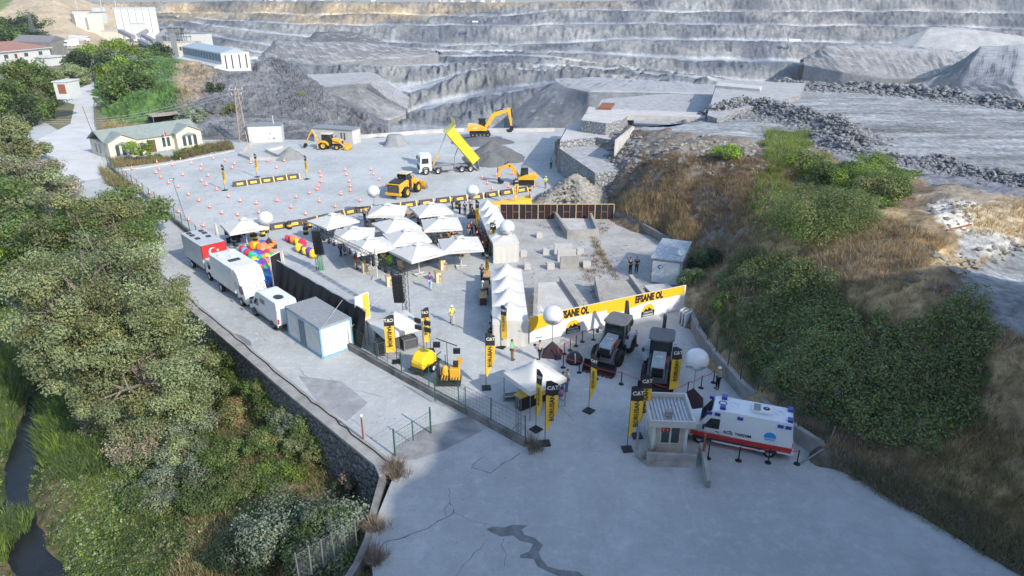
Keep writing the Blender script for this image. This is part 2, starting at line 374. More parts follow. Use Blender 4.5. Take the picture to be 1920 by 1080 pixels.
# ---------- left hillside cliff behind the yard
def soil_cliff(px, py, G):
    n = fbm(G, 9, 4, 8); n2 = fbm(G, 3, 4, 5)
    t = np.clip((np.interp(px, [300, 360, 420, 470], [240, 200, 150, 100]) - py)/30 + n, 0, 1)*np.clip((430-px)/60, 0, 1)
    c = lerp3((1, 1, 1), (2.1, 1.6, 1.0), t)
    g = np.clip((np.interp(px, [200, 300, 360, 420, 460], [300, 240, 210, 250, 200]) - py)/20, 0, 1)*np.clip((345-px+n*30)/20, 0, 1)
    c = c*(1-g[..., None]) + np.array((.55, 1.0, .25))*g[..., None]
    return c*(1 + .3*n2[..., None])
loft('rocky_hillside', [LZ(230, [(180,100),(330,108),(470,120),(520,112),(560,135),(600,165),(720,225)]),
  [(180,150,215),(250,112,205),(300,108,205),(330,112,200),(380,120,196),(430,138,180),(475,140,178),(484,118,196),(512,107,200),(545,120,190),(600,160,172),(650,200,158),(700,235,146),(728,252,138)],
  [(180,215,170),(250,160,172),(300,150,170),(360,160,165),(430,172,162),(480,160,168),(540,165,165),(600,195,156),(650,222,150),(700,246,142),(728,255,137)],
  [(180,290,134),(250,240,142),(300,225,146),(360,225,142),(430,226,140),(480,222,141),(540,225,141),(600,235,140),(650,245,138),(700,254,137),(728,258,136)],
  [(180,300,118),(250,270,128),(300,262,131),(360,258,133),(430,258,133),(480,256,134),(540,256,134),(600,258,133),(650,259,133),(700,260,132.5),(728,261,132)]],
  330, [6, 26, 26, 8], [.3, 1.5, 1.7, .4], MCL, 4.5, 180, 728, soil_cliff, 6, 5, smooth=False, ridged=.4)
# ---------- top left slopes
MDRY = rockmat('dry_slope_soil', (.36,.29,.20), (.46,.38,.27), (.5,.44,.34), scale=.05, bump=2, flat=1.2, attr=True)
loft('dry_slope', [LZ(560, [(-80,-30),(0,-8),(40,-6),(100,-8),(150,0),(190,10),(260,40)]), LZ(480, [(-80,-20),(0,5),(60,0),(100,-4),(130,10),(160,40),(190,60),(260,70)]), LZ(330, [(-80,110),(60,110),(120,105),(190,98),(260,94)])],
  90, [4, 20], [1, 1.5], MDRY, 14, -80, 260, lambda px, py, G: lerp3((1,1,1), (.35,.6,.3), np.clip((np.interp(px,[0,25,40],[26,4,-20])-py)/8, 0, 1)), 5)
loft('wooded_hill', [LZ(1300, [(40,-14),(120,-12),(220,-8),(280,0)]), LZ(1000, [(40,-6),(120,-4),(220,2),(280,10)]), LZ(640, [(40,60),(120,60),(220,54),(300,50)])],
  60, [3, 20], [3, 6], mat('woodland_floor', (.05,.09,.05), .9, var=.3, sc=.03), 26, 40, 300, None, 5)
# ---------- near ground fields by control points
class RBF:
    def __init__(s, pts):
        s.p = np.array([(a[0], a[1]) for a in pts]); z = np.array([a[2] for a in pts]); n = len(z)
        K = np.linalg.norm(s.p[:, None]-s.p[None], axis=-1); A = np.zeros((n+1, n+1)); A[:n, :n] = K; A[n, :n] = 1; A[:n, n] = 1
        s.w = np.linalg.solve(A + np.eye(n+1)*1e-6, np.append(z, 0))
    def __call__(s, x, y):
        q = np.stack([np.asarray(x, float), np.asarray(y, float)], -1); o = np.full(q.shape[:-1], s.w[-1])
        for i, p in enumerate(s.p): o = o + s.w[i]*np.linalg.norm(q - p, axis=-1)
        return o
def W3(pts): return [tuple(P(a, b, c)) for a, b, c in pts]
RP = W3([(1090,345,-1),(1110,375,0),(1150,388,.3),(1240,430,.6),(1300,470,.9),(1285,545,.9),(1290,590,.9),(1340,660,1.0),(1420,740,1.0),(1540,830,1.0),(1560,872,0),(1700,955,0),(1850,1040,0),(1930,1085,0),(2150,1250,-.2),
 (1280,612,-1.2),(1298,652,-1.2),(1326,697,-1.2),(1374,757,-1.2),(1460,834,-1.2),(1512,868,-1.2),(1300,760,-1.5),(1400,900,-1.5),(1600,1000,-1.5),(1250,560,-1.2),(1200,480,-1.2),(1850,1150,-1.5),
 (1130,300,3.4),(1150,262,5.2),(1190,240,6.6),(1240,242,7),(1500,275,7),(1340,225,7),(1420,200,7),(1600,230,7),(1500,160,7),(1700,180,7),(1925,200,7),(2150,230,7),(1800,330,7),(1925,345,7.2),(2150,360,7),(1600,290,7.2),
 (1180,300,5.5),(1230,300,6.6),(1180,360,1.6),(1240,360,4.2),(1300,310,7.4),(1300,400,3.2),(1400,340,7.2),(1400,430,5.0),(1500,340,7.6),(1500,420,7.8),(1600,360,8.2),(1600,430,8.0),(1700,380,8.6),(1720,430,8.8),
 (1380,470,3.4),(1400,520,3.2),(1350,590,2.4),(1480,530,5.2),(1500,600,3.7),(1600,520,7.2),(1600,600,4.8),(1600,700,3.2),(1700,530,7.6),(1700,620,5.2),(1700,800,2.2),(1500,730,2.4),(1780,560,7.4),(1850,610,6.9),(1925,660,6.5),
 (1800,900,1.4),(1900,965,1.1),(1800,700,4.6),(1900,800,3.2),(1950,700,6.2),(1800,400,9.2),(1900,400,9.0),(1850,440,8.2),(1780,470,8.0),(1925,450,7.4),(1880,500,7),(1925,540,7),(2150,560,7),(2150,700,6.8),(2150,450,7.4),(2150,900,5)])
rb = RBF(RP); xs = np.arange(-1, 112, .45); ys = np.arange(12, 172, .45); X, Y = np.meshgrid(xs, ys); Z = rb(X, Y)
px, py = proj(np.stack([X, Y, Z], -1))
G = np.stack([X, Y, Z], -1)
plat = inpoly(px, py, [(1180,245),(1240,232),(1345,150),(1500,150),(2300,190),(2300,420),(1930,338),(1700,318),(1520,275),(1240,246)]) | inpoly(px, py, [(1790,520),(1925,458),(2400,400),(2400,800),(1950,680),(1850,590)])
low = Z < .1
amp = np.where(plat, .08, .55)*np.clip(Z+.3, 0.02, 1)
Z2 = Z + amp*fbm(np.stack([X, Y, Z*0], -1), 3.2, 5, 4)*1.6 + np.where(plat, 0, .12)*fbm(np.stack([X, Y, Z*0], -1), .7, 3, 14)
HILL = (xs, ys, Z2)
HP = [(1040,1500),(1040,262),(1190,238),(1250,238),(1322,224),(1344,150),(1500,158),(1600,164),(1700,172),(1800,186),(1925,205),(2400,235),(9000,300),(9000,4000),(1040,4000)]
out = ~inpoly(px, py, HP) & (py > 0) | (Y > 168)
G = np.stack([X, Y, Z2], -1)
G[..., 2] = np.where(out, -30, G[..., 2])
def soil_hill():
    n = fbm(G*np.array([1, 1, 0]), 5, 4, 21); n2 = fbm(G*np.array([1, 1, 0]), 1.3, 4, 23)
    brown = np.array((.17, .125, .085)); dry = np.array((.36, .27, .15)); grey = np.array((.30, .30, .30)); rock = np.array((.22, .22, .23)); green = np.array((.06, .085, .035))
    c = lerp3(brown, dry, np.clip(n*1.6+.35, 0, 1))
    def put(poly, col, soft=0):
        nonlocal c
        k = inpoly(px + n2*26, py + n*16, poly)[..., None]; c = np.where(k, np.array(col), c)
    put([(1180,240),(1500,268),(1560,300),(1530,330),(1440,300),(1400,330),(1320,330),(1230,300),(1150,340),(1120,300)], (.19,.165,.14))
    put([(1050,250),(1190,235),(1260,300),(1200,420),(1090,380)], (.16,.13,.10))
    put([(1195,340),(1230,330),(1240,440),(1195,400)], rock*.9)
    put([(1300,350),(1360,350),(1380,440),(1310,450)], rock*.9)
    put([(1560,290),(1620,270),(1760,310),(1930,350),(1930,380),(1780,350),(1640,330),(1580,330)], (.17,.18,.2))
    put([(1520,320),(1700,340),(1640,400),(1480,420)], green)
    put([(1380,480),(1540,510),(1680,640),(1850,560),(1850,800),(1600,780),(1400,720),(1330,590)], green)
    put([(1720,360),(1800,350),(1930,370),(1930,400),(1740,400)], (.30,.25,.19))
    put([(1790,385),(1925,390),(1925,450),(1850,480),(1780,440)], (.40,.33,.22))
    put([(1740,375),(1800,372),(1835,380),(1832,420),(1800,450),(1770,430)], (.62,.58,.50))
    put([(1700,440),(1730,430),(1760,450),(1790,500),(1740,480)], (.55,.38,.2))
    put([(1790,440),(1860,430),(1925,440),(1880,490),(1800,490)], (.42,.41,.38))
    pl = plat & ~low; c = np.where(pl[..., None], np.array((.25,.26,.265))*(1 + .6*fbm(G*np.array([.3, 1.6, 0]), 3.5, 5, 2) - .25*np.clip(fbm(G*np.array([.3, 1, 0]), 9, 3, 6)*3, 0, 1))[..., None], c)
    c = np.where(out[..., None], .2, c); c = np.where((Z < .6)[..., None] & (py > 840)[..., None], np.array((.10,.095,.08)), c)
    return c*(1 + .35*n2[..., None])
MHILL = mat('hill_soil', rough=.95, var=.22, sc=1.6, bump=4, bsc=2.2, spec=.1, attr='soil')
o = gridmesh('hillside', G, MHILL, True, soil_hill()); struct(o)
# ---------- left bank and stream bed
WL = [(735,900),(720,880),(560,745),(365,580),(250,480),(150,400),(60,330),(-120,215)]       # boundary wall line at yard level
WLw = [P(a, b, 0) for a, b in WL]
foot = [(p.x-.9*s, p.y-.9, -3.4) for p, s in zip(WLw, [1]*8)]
foot_in = [(p.x+3, p.y+3, -3.6) for p in WLw]
LP = foot + foot_in + W3([(700,960,-.8),(640,1000,-2.2),(690,1085,-.6),(560,1090,-3.2),(600,860,-3.9),(480,760,-4.3),(330,700,-5),(400,950,-4.8),(300,1080,-5.2),(150,900,-6.2),(200,700,-6),(230,540,-6.2),(150,1090,-6.3),
 (60,780,-6.85),(95,690,-6.85),(90,620,-6.85),(15,560,-6.85),(30,860,-6.85),(15,960,-6.85),(60,1060,-6.85),(-40,1100,-7),(-20,700,-6.4),(-60,900,-6.2),(60,500,-6.4),(20,400,-6),(-100,500,-5.5),(80,300,-4.5),(-100,300,-5),(-300,600,-5),(-300,1000,-5),(140,560,-6.3),(150,780,-6.4),(60,660,-6.5)])
rl = RBF(LP); xs = np.arange(-100, -2, .4); ys = np.arange(14, 130, .4); X, Y = np.meshgrid(xs, ys); Z = rl(X, Y)
n = fbm(np.stack([X, Y, X*0], -1), 3, 4, 31); Zl = Z + .35*n
px, py = proj(np.stack([X, Y, Zl], -1))
def dist_poly(px, py, line):
    d = np.full(px.shape, 1e9)
    for (x0, y0), (x1, y1) in zip(line[:-1], line[1:]):
        vx, vy = x1-x0, y1-y0; t = np.clip(((px-x0)*vx+(py-y0)*vy)/(vx*vx+vy*vy), 0, 1); d = np.minimum(d, np.hypot(px-x0-t*vx, py-y0-t*vy))
    return d
STREAM = [(-40,520),(10,570),(60,600),(92,640),(105,690),(70,740),(52,800),(35,860),(20,930),(25,990),(60,1040),(90,1085),(120,1200)]
SW = [tuple(P(a, b, -7.0))[:2] for a, b in STREAM]
ds = dist_poly(X, Y, SW); Zl = Zl - 1.2*np.clip(1.25 - ds/1.7, 0, 1)
# terrain keeps under the yard slab
G = np.stack([X, Y, Zl], -1); c = lerp3((.05,.075,.03), (.16,.13,.07), np.clip(fbm(G, 4, 4, 41)*1.5 + .3, 0, 1))
c = np.where(inpoly(px, py, [(420,640),(560,760),(700,900),(690,1000),(600,1000),(520,900),(420,760)])[..., None], np.array((.17,.125,.075)), c)
BANK = (xs, ys, Zl)
struct(gridmesh('stream_bank', G, mat('bank_soil', rough=.95, var=.25, sc=1.5, bump=3, bsc=2., spec=.1, attr='soil'), True, c))
def hfield(F, x, y):
    xs, ys, Z = F; i = np.clip((np.asarray(x)-xs[0])/(xs[1]-xs[0]), 0, len(xs)-1.001); j = np.clip((np.asarray(y)-ys[0])/(ys[1]-ys[0]), 0, len(ys)-1.001)
    a = i.astype(int); b = j.astype(int); u = i-a; v = j-b
    return (Z[b, a]*(1-u)+Z[b, a+1]*u)*(1-v) + (Z[b+1, a]*(1-u)+Z[b+1, a+1]*u)*v
wm = mat('stream_water_surface', (.02,.022,.022), .25, var=.3, sc=.4, bump=.6, bsc=4, spec=.3)
b = MB(); b.add([(-100,14,-7.5),(-20,14,-7.5),(-20,130,-7.5),(-100,130,-7.5)], [(0,1,2,3)], wm); struct(b.build('stream'))
# ---------- yard slab, lane, foreground apron
def groundmat(name, col, dark, sc=.15, stain=.5, bump=.6, apron=False):
    m = bpy.data.materials.new(name); m.use_nodes = True; nt = m.node_tree; bs = nt.nodes['Principled BSDF']
    tc = nt.nodes.new('ShaderNodeTexCoord'); co = tc.outputs['Object']; bs.inputs['Roughness'].default_value = .92; bs.inputs['Specular IOR Level'].default_value = .15
    a = _noise(nt, co, sc, 8, .68); o = _mix(nt, col, dark, _ramp(nt, a, .42, .68))
    s = _noise(nt, co, sc*5, 8, .75, (1, .45, 1)); o = _mix(nt, o, tuple(c*(1-stain) for c in col), _ramp(nt, s, .53, .82))
    s2 = _noise(nt, co, sc*14, 5, .7); o = _mix(nt, o, tuple(min(.85, c*1.22) for c in col), _ramp(nt, s2, .5, .2))
    wv = nt.nodes.new('ShaderNodeTexWave'); wv.wave_type = 'RINGS'; wv.rings_direction = 'SPHERICAL'; wv.inputs['Scale'].default_value = .35; wv.inputs['Distortion'].default_value = 3; wv.inputs['Detail'].default_value = 3; wv.inputs['Detail Scale'].default_value = .3
    mp = nt.nodes.new('ShaderNodeMapping'); mp.inputs[1].default_value = (22, -88, 0); nt.links.new(co, mp.inputs[0]); nt.links.new(mp.outputs[0], wv.inputs[0])
    mk_ = nt.nodes.new('ShaderNodeMath'); mk_.operation = 'MULTIPLY'; nt.links.new(_ramp(nt, wv.outputs[0], .62, 1.0), mk_.inputs[0]); nt.links.new(_ramp(nt, _noise(nt, co, .09, 3), .55, 1.1), mk_.inputs[1])
    o = _mix(nt, o, tuple(min(.9, c*1.3) for c in col), mk_.outputs[0])
    s4 = _noise(nt, co, sc*28, 6, .8); o = _mix(nt, o, tuple(c*.62 for c in col), _ramp(nt, s4, .56, .8))
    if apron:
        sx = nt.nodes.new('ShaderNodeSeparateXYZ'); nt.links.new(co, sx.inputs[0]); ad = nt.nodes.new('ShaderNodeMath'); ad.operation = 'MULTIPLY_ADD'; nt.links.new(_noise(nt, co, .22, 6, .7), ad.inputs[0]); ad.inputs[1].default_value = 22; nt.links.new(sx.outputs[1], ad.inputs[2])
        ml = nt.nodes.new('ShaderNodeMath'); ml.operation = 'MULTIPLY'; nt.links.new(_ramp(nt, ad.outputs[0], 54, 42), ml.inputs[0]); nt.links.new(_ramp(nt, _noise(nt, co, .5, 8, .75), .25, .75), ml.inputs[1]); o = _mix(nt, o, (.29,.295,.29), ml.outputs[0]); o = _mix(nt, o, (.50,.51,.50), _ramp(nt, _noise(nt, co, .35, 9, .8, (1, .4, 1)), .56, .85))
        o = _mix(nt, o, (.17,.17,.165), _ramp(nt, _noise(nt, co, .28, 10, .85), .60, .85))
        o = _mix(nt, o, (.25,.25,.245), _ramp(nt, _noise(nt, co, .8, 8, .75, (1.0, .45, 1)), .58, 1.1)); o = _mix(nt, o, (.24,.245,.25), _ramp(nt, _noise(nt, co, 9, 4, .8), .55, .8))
    nt.links.new(o, bs.inputs['Base Color'])
    bn = nt.nodes.new('ShaderNodeBump'); bn.inputs['Strength'].default_value = bump; bn.inputs['Distance'].default_value = .05
    nt.links.new(_noise(nt, co, 6, 8, .7), bn.inputs['Height']); nt.links.new(bn.outputs[0], bs.inputs['Normal']); return m
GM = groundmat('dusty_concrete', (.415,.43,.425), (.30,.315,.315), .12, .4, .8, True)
yard = [(735,900),(720,880),(560,745),(365,580),(250,480),(150,400),(60,330),(30,270),(60,215),(140,262),(300,262),(470,262),(640,262),(700,256),(800,244),(870,240),(1060,240),(1050,262),(1110,340),(1150,382),(1240,425),(1296,470),(1285,560),(1340,655),(1420,735),(1545,835)]
def sheet(name, pts, z, m, structure=True, extra=()):
    b = MB(); vs = [P(a, c, z) for a, c in pts] + [Vector(e) for e in extra]; b.add(vs, [tuple(range(len(vs)))], m); o = b.build(name)
    bm = bmesh.new(); bm.from_mesh(o.data); bmesh.ops.triangulate(bm, faces=bm.faces); bmesh.ops.recalc_face_normals(bm, faces=bm.faces)
    if bm.faces and sum(f.normal.z for f in bm.faces) < 0: bmesh.ops.reverse_faces(bm, faces=bm.faces)
    bm.to_mesh(o.data); bm.free()
    return struct(o) if structure else o
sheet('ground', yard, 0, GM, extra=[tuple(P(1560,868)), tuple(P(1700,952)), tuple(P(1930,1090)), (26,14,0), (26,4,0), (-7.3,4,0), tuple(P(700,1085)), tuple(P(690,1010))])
# ---------- wooded ridge behind the viewpoint, whose shadow lies over the foreground
def ridge():
    us = np.linspace(-60, 130, 150); vs = np.linspace(-70, 4, 46); U, V = np.meshgrid(us, vs)
    v0 = np.interp(U, [-60, 0, 12, 18, 30, 44, 52, 62, 75, 90, 130], [22, 24, 27, 31, 31, 30, 24, 16, 10, 0, -20])
    hgt = np.clip((v0 + 32)/1.6, 2, 60)*np.clip(1 - np.abs(V + 32)/28.0, -.4, 1)
    X = .7071*(U - V); Y = .7071*(U + V); G = np.stack([X, Y, hgt], -1); n = fbm(G*np.array([1,1,0]), 6, 5, 77)
    G[..., 2] += n*3.2*(np.clip(hgt, 0, 20)/20) - 1.0
    return G
struct(gridmesh('wooded_ridge', ridge(), mat('ridge_scrub', (.06,.09,.04), .95, var=.3, sc=.3, col2=(.15,.12,.07)), True))
# ================================================ WALLS, COMPOUND, BLOCKS
def stonemat(name, a, c, mortar, sc=2.2):
    m = bpy.data.materials.new(name); m.use_nodes = True; nt = m.node_tree; bs = nt.nodes['Principled BSDF']
    tc = nt.nodes.new('ShaderNodeTexCoord'); co = tc.outputs['Object']; bs.inputs['Roughness'].default_value = .92; bs.inputs['Specular IOR Level'].default_value = .15
    v = nt.nodes.new('ShaderNodeTexVoronoi'); v.inputs['Scale'].default_value = sc; nt.links.new(co, v.inputs['Vector'])
    e = nt.nodes.new('ShaderNodeTexVoronoi'); e.feature = 'DISTANCE_TO_EDGE'; e.inputs['Scale'].default_value = sc; nt.links.new(co, e.inputs['Vector'])
    o = _mix(nt, a, c, v.outputs['Color']); bw = nt.nodes.new('ShaderNodeRGBToBW'); nt.links.new(v.outputs['Color'], bw.inputs[0]); o = _mix(nt, a, c, bw.outputs[0])
    o = _mix(nt, mortar, o, _ramp(nt, e.outputs[0], 0, .09)); o = _mix(nt, o, tuple(x*.5 for x in a), _ramp(nt, _noise(nt, co, 8, 5), .5, .8))
    nt.links.new(o, bs.inputs['Base Color']); bn = nt.nodes.new('ShaderNodeBump'); bn.inputs['Distance'].default_value = .15
    nt.links.new(_ramp(nt, e.outputs[0], 0, .25), bn.inputs['Height']); nt.links.new(bn.outputs[0], bs.inputs['Normal']); MATS[name] = m; return m
MSTD = stonemat('dark_stone_masonry', (.11,.11,.115), (.24,.24,.24), (.07,.07,.07))
MSTL = stonemat('grey_stone_masonry', (.20,.21,.22), (.36,.37,.38), (.17,.17,.17), 1.7)
MCON = mat('old_concrete', (.36,.35,.33), .9, var=.2, sc=.9, bump=.8, bsc=9, spec=.15)
MCONL = mat('pale_concrete', (.50,.49,.47), .9, var=.14, sc=.7, bump=.5, bsc=9, spec=.15)
MCOND = mat('stained_concrete', (.25,.245,.235), .92, var=.3, sc=.9, bump=.8, bsc=7, spec=.12)
MSTEEL = mat('dull_steel', (.25,.27,.28), .5, .6); MGRN = mat('green_fence_paint', (.035,.11,.085), .5); MBLK = mat('matt_black', (.012,.012,.014), .6, var=.05); MRUST = mat('rusty_steel', (.25,.09,.05), .8)
MWHT = mat('white_paint', (.60,.61,.61), .45, var=.04, sc=.8); MWOOD = mat('pine_timber', (.50,.34,.18), .8, var=.15, sc=3); MYEL = mat('machine_yellow', (.72,.38,.03), .4, var=.08, coat=.2, sc=1.2); MGLS = mat('dark_glass', (.02,.028,.03), .06, var=.05, spec=.8); MRED = mat('red_paint', (.50,.03,.03), .45)
MRUB = mat('tyre_rubber', (.02,.02,.021), .85, var=.1, sc=6); MGRY = mat('mid_grey_paint', (.20,.21,.22), .5, var=.08); MCHR = mat('worn_aluminium', (.5,.51,.52), .35, .7)
def polywall(b, pts, z0, z1, th, m, side=0):
    """wall of thickness th along a world polyline; side -1/+1 puts the thickness on one side"""
    pts = [Vector((p[0], p[1], 0)) for p in pts]; n = len(pts); L = []; Rr = []
    for i in range(n):
        d0 = (pts[i]-pts[i-1]).normalized() if i else None; d1 = (pts[i+1]-pts[i]).normalized() if i < n-1 else None
        d = d0 if d1 is None else d1 if d0 is None else (d0+d1).normalized(); nn = Vector((-d.y, d.x, 0))
        k = 1/max(.5, (nn.dot(Vector((-d1.y, d1.x, 0))) if d1 is not None else 1))
        L.append(pts[i] + nn*th*k*(.5+side*.5)); Rr.append(pts[i] - nn*th*k*(.5-side*.5))
    zt = z1 if hasattr(z1, '__len__') else [z1]*n; zb = z0 if hasattr(z0, '__len__') else [z0]*n
    vs = []; 
    for i in range(n): vs += [(L[i].x, L[i].y, zb[i]), (Rr[i].x, Rr[i].y, zb[i]), (Rr[i].x, Rr[i].y, zt[i]), (L[i].x, L[i].y, zt[i])]
    fs = [(0,1,2,3), tuple(4*(n-1)+k for k in (3,2,1,0))]
    for i in range(n-1):
        for k in range(4): a, c = 4*i+k, 4*i+(k+1) % 4; fs.append((a, a+4, c+4, c))
    return b.add(vs, fs, m)
def PP(pts, z=0): return [P(a, c, z) for a, c in pts]
# left boundary wall
w0 = PP([(727,893),(717,872),(560,745),(365,580),(250,480),(150,400),(60,330),(-100,225)])
r = empty('stone_wall', w0[0]); 
b = MB(); polywall(b, [p - w0[0] for p in w0], -4.2, .05, .75, MSTD); b.build('masonry', r)
b = MB(); polywall(b, [p - w0[0] for p in w0], .05, .22, .95, MCON); b.build('coping', r)
b = MB(); q = [p - w0[0] + Vector((.25, .1, .27)) for p in w0[1:]]
qq = []
for a, c in zip(q[:-1], q[1:]):
    for k in range(14): qq.append(a.lerp(c, k/14) + Vector((random.uniform(-.1, .1), random.uniform(-.1, .1), 0)))
b.tube(qq, .035, MBLK, 5); b.build('cable', r)
tag(r, 'long dark stone wall with a pale coping beside the left lane', 'wall')
e0 = [P(718,895), P(700,960), P(690,1010), P(668,1058), P(640,1100)]
def mk(b): polywall(b, e0, -1.6, [.12,.05,.05,.02,0], .35, MCOND)
tag(one(mk, 'low_wall'), 'low dusty concrete edge falling away below the end of the dark stone wall', 'wall')
# low wall with fence between the lane and the yard
wall_a = PP([(203,312),(240,345),(300,393),(356,440),(420,496)]); wall_b = PP([(530,585),(665,660),(760,714),(880,778),(985,836)])
def mk(b): polywall(b, wall_a, 0, .55, .25, MCOND)
tag(one(mk, 'low_wall'), 'low stained wall under the green fence beside the coned yard', 'wall')
def mk(b): polywall(b, wall_b, 0, .5, .3, MCOND)
tag(one(mk, 'low_wall'), 'low stained wall running from the blue container towards the front gate', 'wall')
MMESH = None
def fence_run(name, pts, z0, h, posts, label, cat='fence', m=MGRN, every=None, mesh=True, lean=0, wire=.16):
    """posts and chain wire strands, one thing"""
    r = empty(name, pts[0]); o0 = pts[0]; pos = []
    tot = sum((c-a).length for a, c in zip(pts[:-1], pts[1:])); acc = 0; step = tot/posts
    for a, c in zip(pts[:-1], pts[1:]):
        L = (c-a).length
        while acc <= L + 1e-4: pos.append(a.lerp(c, acc/L)); acc += step
        acc -= L
    for p in pos:
        b = MB(); b.cyl(p-o0+Vector((0,0,z0)), p-o0+Vector((random.uniform(-.04,.04), random.uniform(-.04,.04), z0+h)), .04, m, n=6); b.build('post', r)
    b = MB()
    nW = int(h/wire)
    for a, c in zip(pos[:-1], pos[1:]):
        A, C = a-o0, c-o0
        for k in range(1, nW+1):
            z = z0 + .05 + k*(h-.15)/nW; b.cyl(A+Vector((0,0,z)), C+Vector((0,0,z)), .006 if k < nW else .014, m, n=3, caps=False)
        L = (C-A).length
        for k in range(int(L/wire)):
            p = A.lerp(C, (k+.5)*wire/L) ; b.cyl(p+Vector((0,0,z0+.05)), p+Vector((0,0,z0+h-.1)), .0045, m, n=3, caps=False)
    b.build('wire_mesh', r)
    return tag(r, label, cat)
fence_run('mesh_fence', wall_a, .5, 1.5, 19, 'green mesh fence on a low wall along the left edge of the coned yard', wire=.3)
fence_run('mesh_fence', [wall_b[1], wall_b[2], wall_b[3], wall_b[4]], .45, 1.7, 6, 'green wire fence on the low wall in front of the lighting towers', wire=.3)
# right hand wall and fence
wr = PP([(1288,600),(1305,640),(1335,684),(1385,742),(1475,820),(1538,862)])
def mk(b): polywall(b, wr, 0, 1.05, .35, MCON, side=1)
tag(one(mk, 'retaining_wall'), 'curving grey retaining wall below the green slope beside the ambulance', 'wall')
wr2 = PP([(1153,412),(1195,430),(1240,455),(1282,478)])
def mk(b): polywall(b, wr2, 0, .95, .3, MCOND, side=1)
tag(one(mk, 'retaining_wall'), 'low stained retaining wall below the dry grass behind the cabin', 'wall')
fence_run('mesh_fence', [p + Vector((.15,.15,0)) for p in wr[1:]], 1.0, 1.6, 8, 'sagging wire fence along the wall behind the ambulance', wire=.3)
# quarry side retaining tiers
def block(name, pts, z1, z0, m, mt, label, cat='wall'):
    vs = [P(a, c, z1) for a, c in pts]; o = sum(vs, Vector())/len(vs); o.z = 0; b = MB(); n = len(vs)
    lo = [Vector((v.x-o.x, v.y-o.y, z0)) for v in vs]; hi = [Vector((v.x-o.x, v.y-o.y, z1)) for v in vs]
    for i in range(n): b.add([lo[i], lo[(i+1) % n], hi[(i+1) % n], hi[i]], [(0,1,2,3)], m)
    b.add(hi, [tuple(range(n))], mt)
    ob = b.build(name, loc=o); bm = bmesh.new(); bm.from_mesh(ob.data); bmesh.ops.remove_doubles(bm, verts=bm.verts, dist=.001); bmesh.ops.recalc_face_normals(bm, faces=bm.faces); bm.to_mesh(ob.data); bm.free()
    if label: tag(ob, label, cat)
    return ob
GRV = mat('pale_gravel_top', (.40,.40,.40), .95, var=.2, sc=1.2, bump=1.5, bsc=5)
block('stone_terrace', [(1046,276),(1116,324),(1172,319),(1215,285),(1120,256),(1058,256)], 3.9, -.2, MSTL, GRV, 'lowest grey masonry terrace standing over the gravel heap', 'terrace')
block('stone_terrace', [(1050,264),(1063,241),(1088,222),(1105,215),(1195,238),(1155,264),(1117,257)], 5.1, -.2, MSTL, MCONL, 'narrow middle masonry terrace with a white slab top', 'terrace')
block('stone_terrace', [(1090,225),(1136,231),(1168,224),(1190,207),(1104,200)], 7.0, -.2, MSTL, MCONL, 'small upper masonry terrace at the end of the long white beam', 'terrace')
struct(block('gravel_terrace', [(1112,226),(1180,240),(1345,226),(1350,178),(1240,176),(1128,186),(1114,213)], 4.6, -12, MSP, GRV, ''))
block('concrete_beam', [(1099,212),(1322,220),(1324,211),(1106,203)], 7.2, 6.3, MCONL, MCONL, 'long white concrete beam spanning the gravel behind the terraces', 'beam')
block('stone_terrace', [(1326,216),(1345,222),(1390,205),(1500,178),(1510,156),(1346,149)], 8.0, 2, MSTL, GRV, 'rough masonry end block rising beside the upper plateau', 'terrace')
block('concrete_slab', [(1343,160),(1425,167),(1429,161),(1348,154)], 8.5, 8.0, MCONL, MCONL, 'white concrete slab lying on the rough masonry block', 'slab')
block('steel_plate', [(1121,201),(1146,202),(1153,193),(1130,192)], 7.6, 7.25, MRUST, MRUST, 'rusty brown steel plate beside the white beam', 'plate')
block('concrete_wedge', [(1153,262),(1156,262),(1190,238),(1186,236)], 6.9, 3.5, MCONL, MCONL, 'slanting beige concrete panel at the foot of the upper road', 'panel')
# ---------- compound
def slabbox(name, x0, x1, yb, h, dep, m, label, cat, group=None, rz=.1):
    a = P(x0, yb); c = P(x1, yb); w_ = (c-a).length; o = MB(); o.box((0, dep/2, h/2), (w_, dep, h), m)
    ob = o.build(name, loc=(a+c)/2, rz=rz, bev=.03); return tag(ob, label, cat, group)
slabbox('upright_slab', 1039,1073,480,1.25,.5,MCONL,'farthest of three upright concrete panels in the compound','panel','upright concrete panels')
slabbox('upright_slab', 1045,1080,491,1.25,.5,MCONL,'middle one of three upright concrete panels in the compound','panel','upright concrete panels')
slabbox('upright_slab', 1050,1086,504,1.25,.35,MCON,'nearest and darkest of three upright concrete panels in the compound','panel','upright concrete panels')
for (x0, x1, yb), lb in zip([(1018,1030,478),(1026,1040,506),(1093,1108,503),(1082,1095,478),(1006,1017,447),(976,988,482),(983,995,506)],
    ['concrete cube left of the farthest upright panel','concrete cube left of the nearest upright panel','concrete cube right of the nearest upright panel','concrete cube right of the middle upright panel','concrete cube near the black timber fence','concrete cube beside the white balloon stand','concrete cube behind the row of four white tents']):
    slabbox('concrete_block', x0, x1, yb, .62, .65, MCONL, lb, 'concrete block', 'concrete cubes in the compound')
def mk(b):
    for pts in ([(1042,413),(1065,448),(1120,445),(1107,414)],):
        polywall(b, PP(pts), 0, 1.0, .3, MCON)
    v = PP([(1044,414),(1066,446),(1118,443),(1106,415)]); b.add([p+Vector((0,0,.35)) for p in v], [(0,1,2,3)], MCONL)
tag(one(mk, 'concrete_trough'), 'open concrete trough by the black timber fence', 'trough')
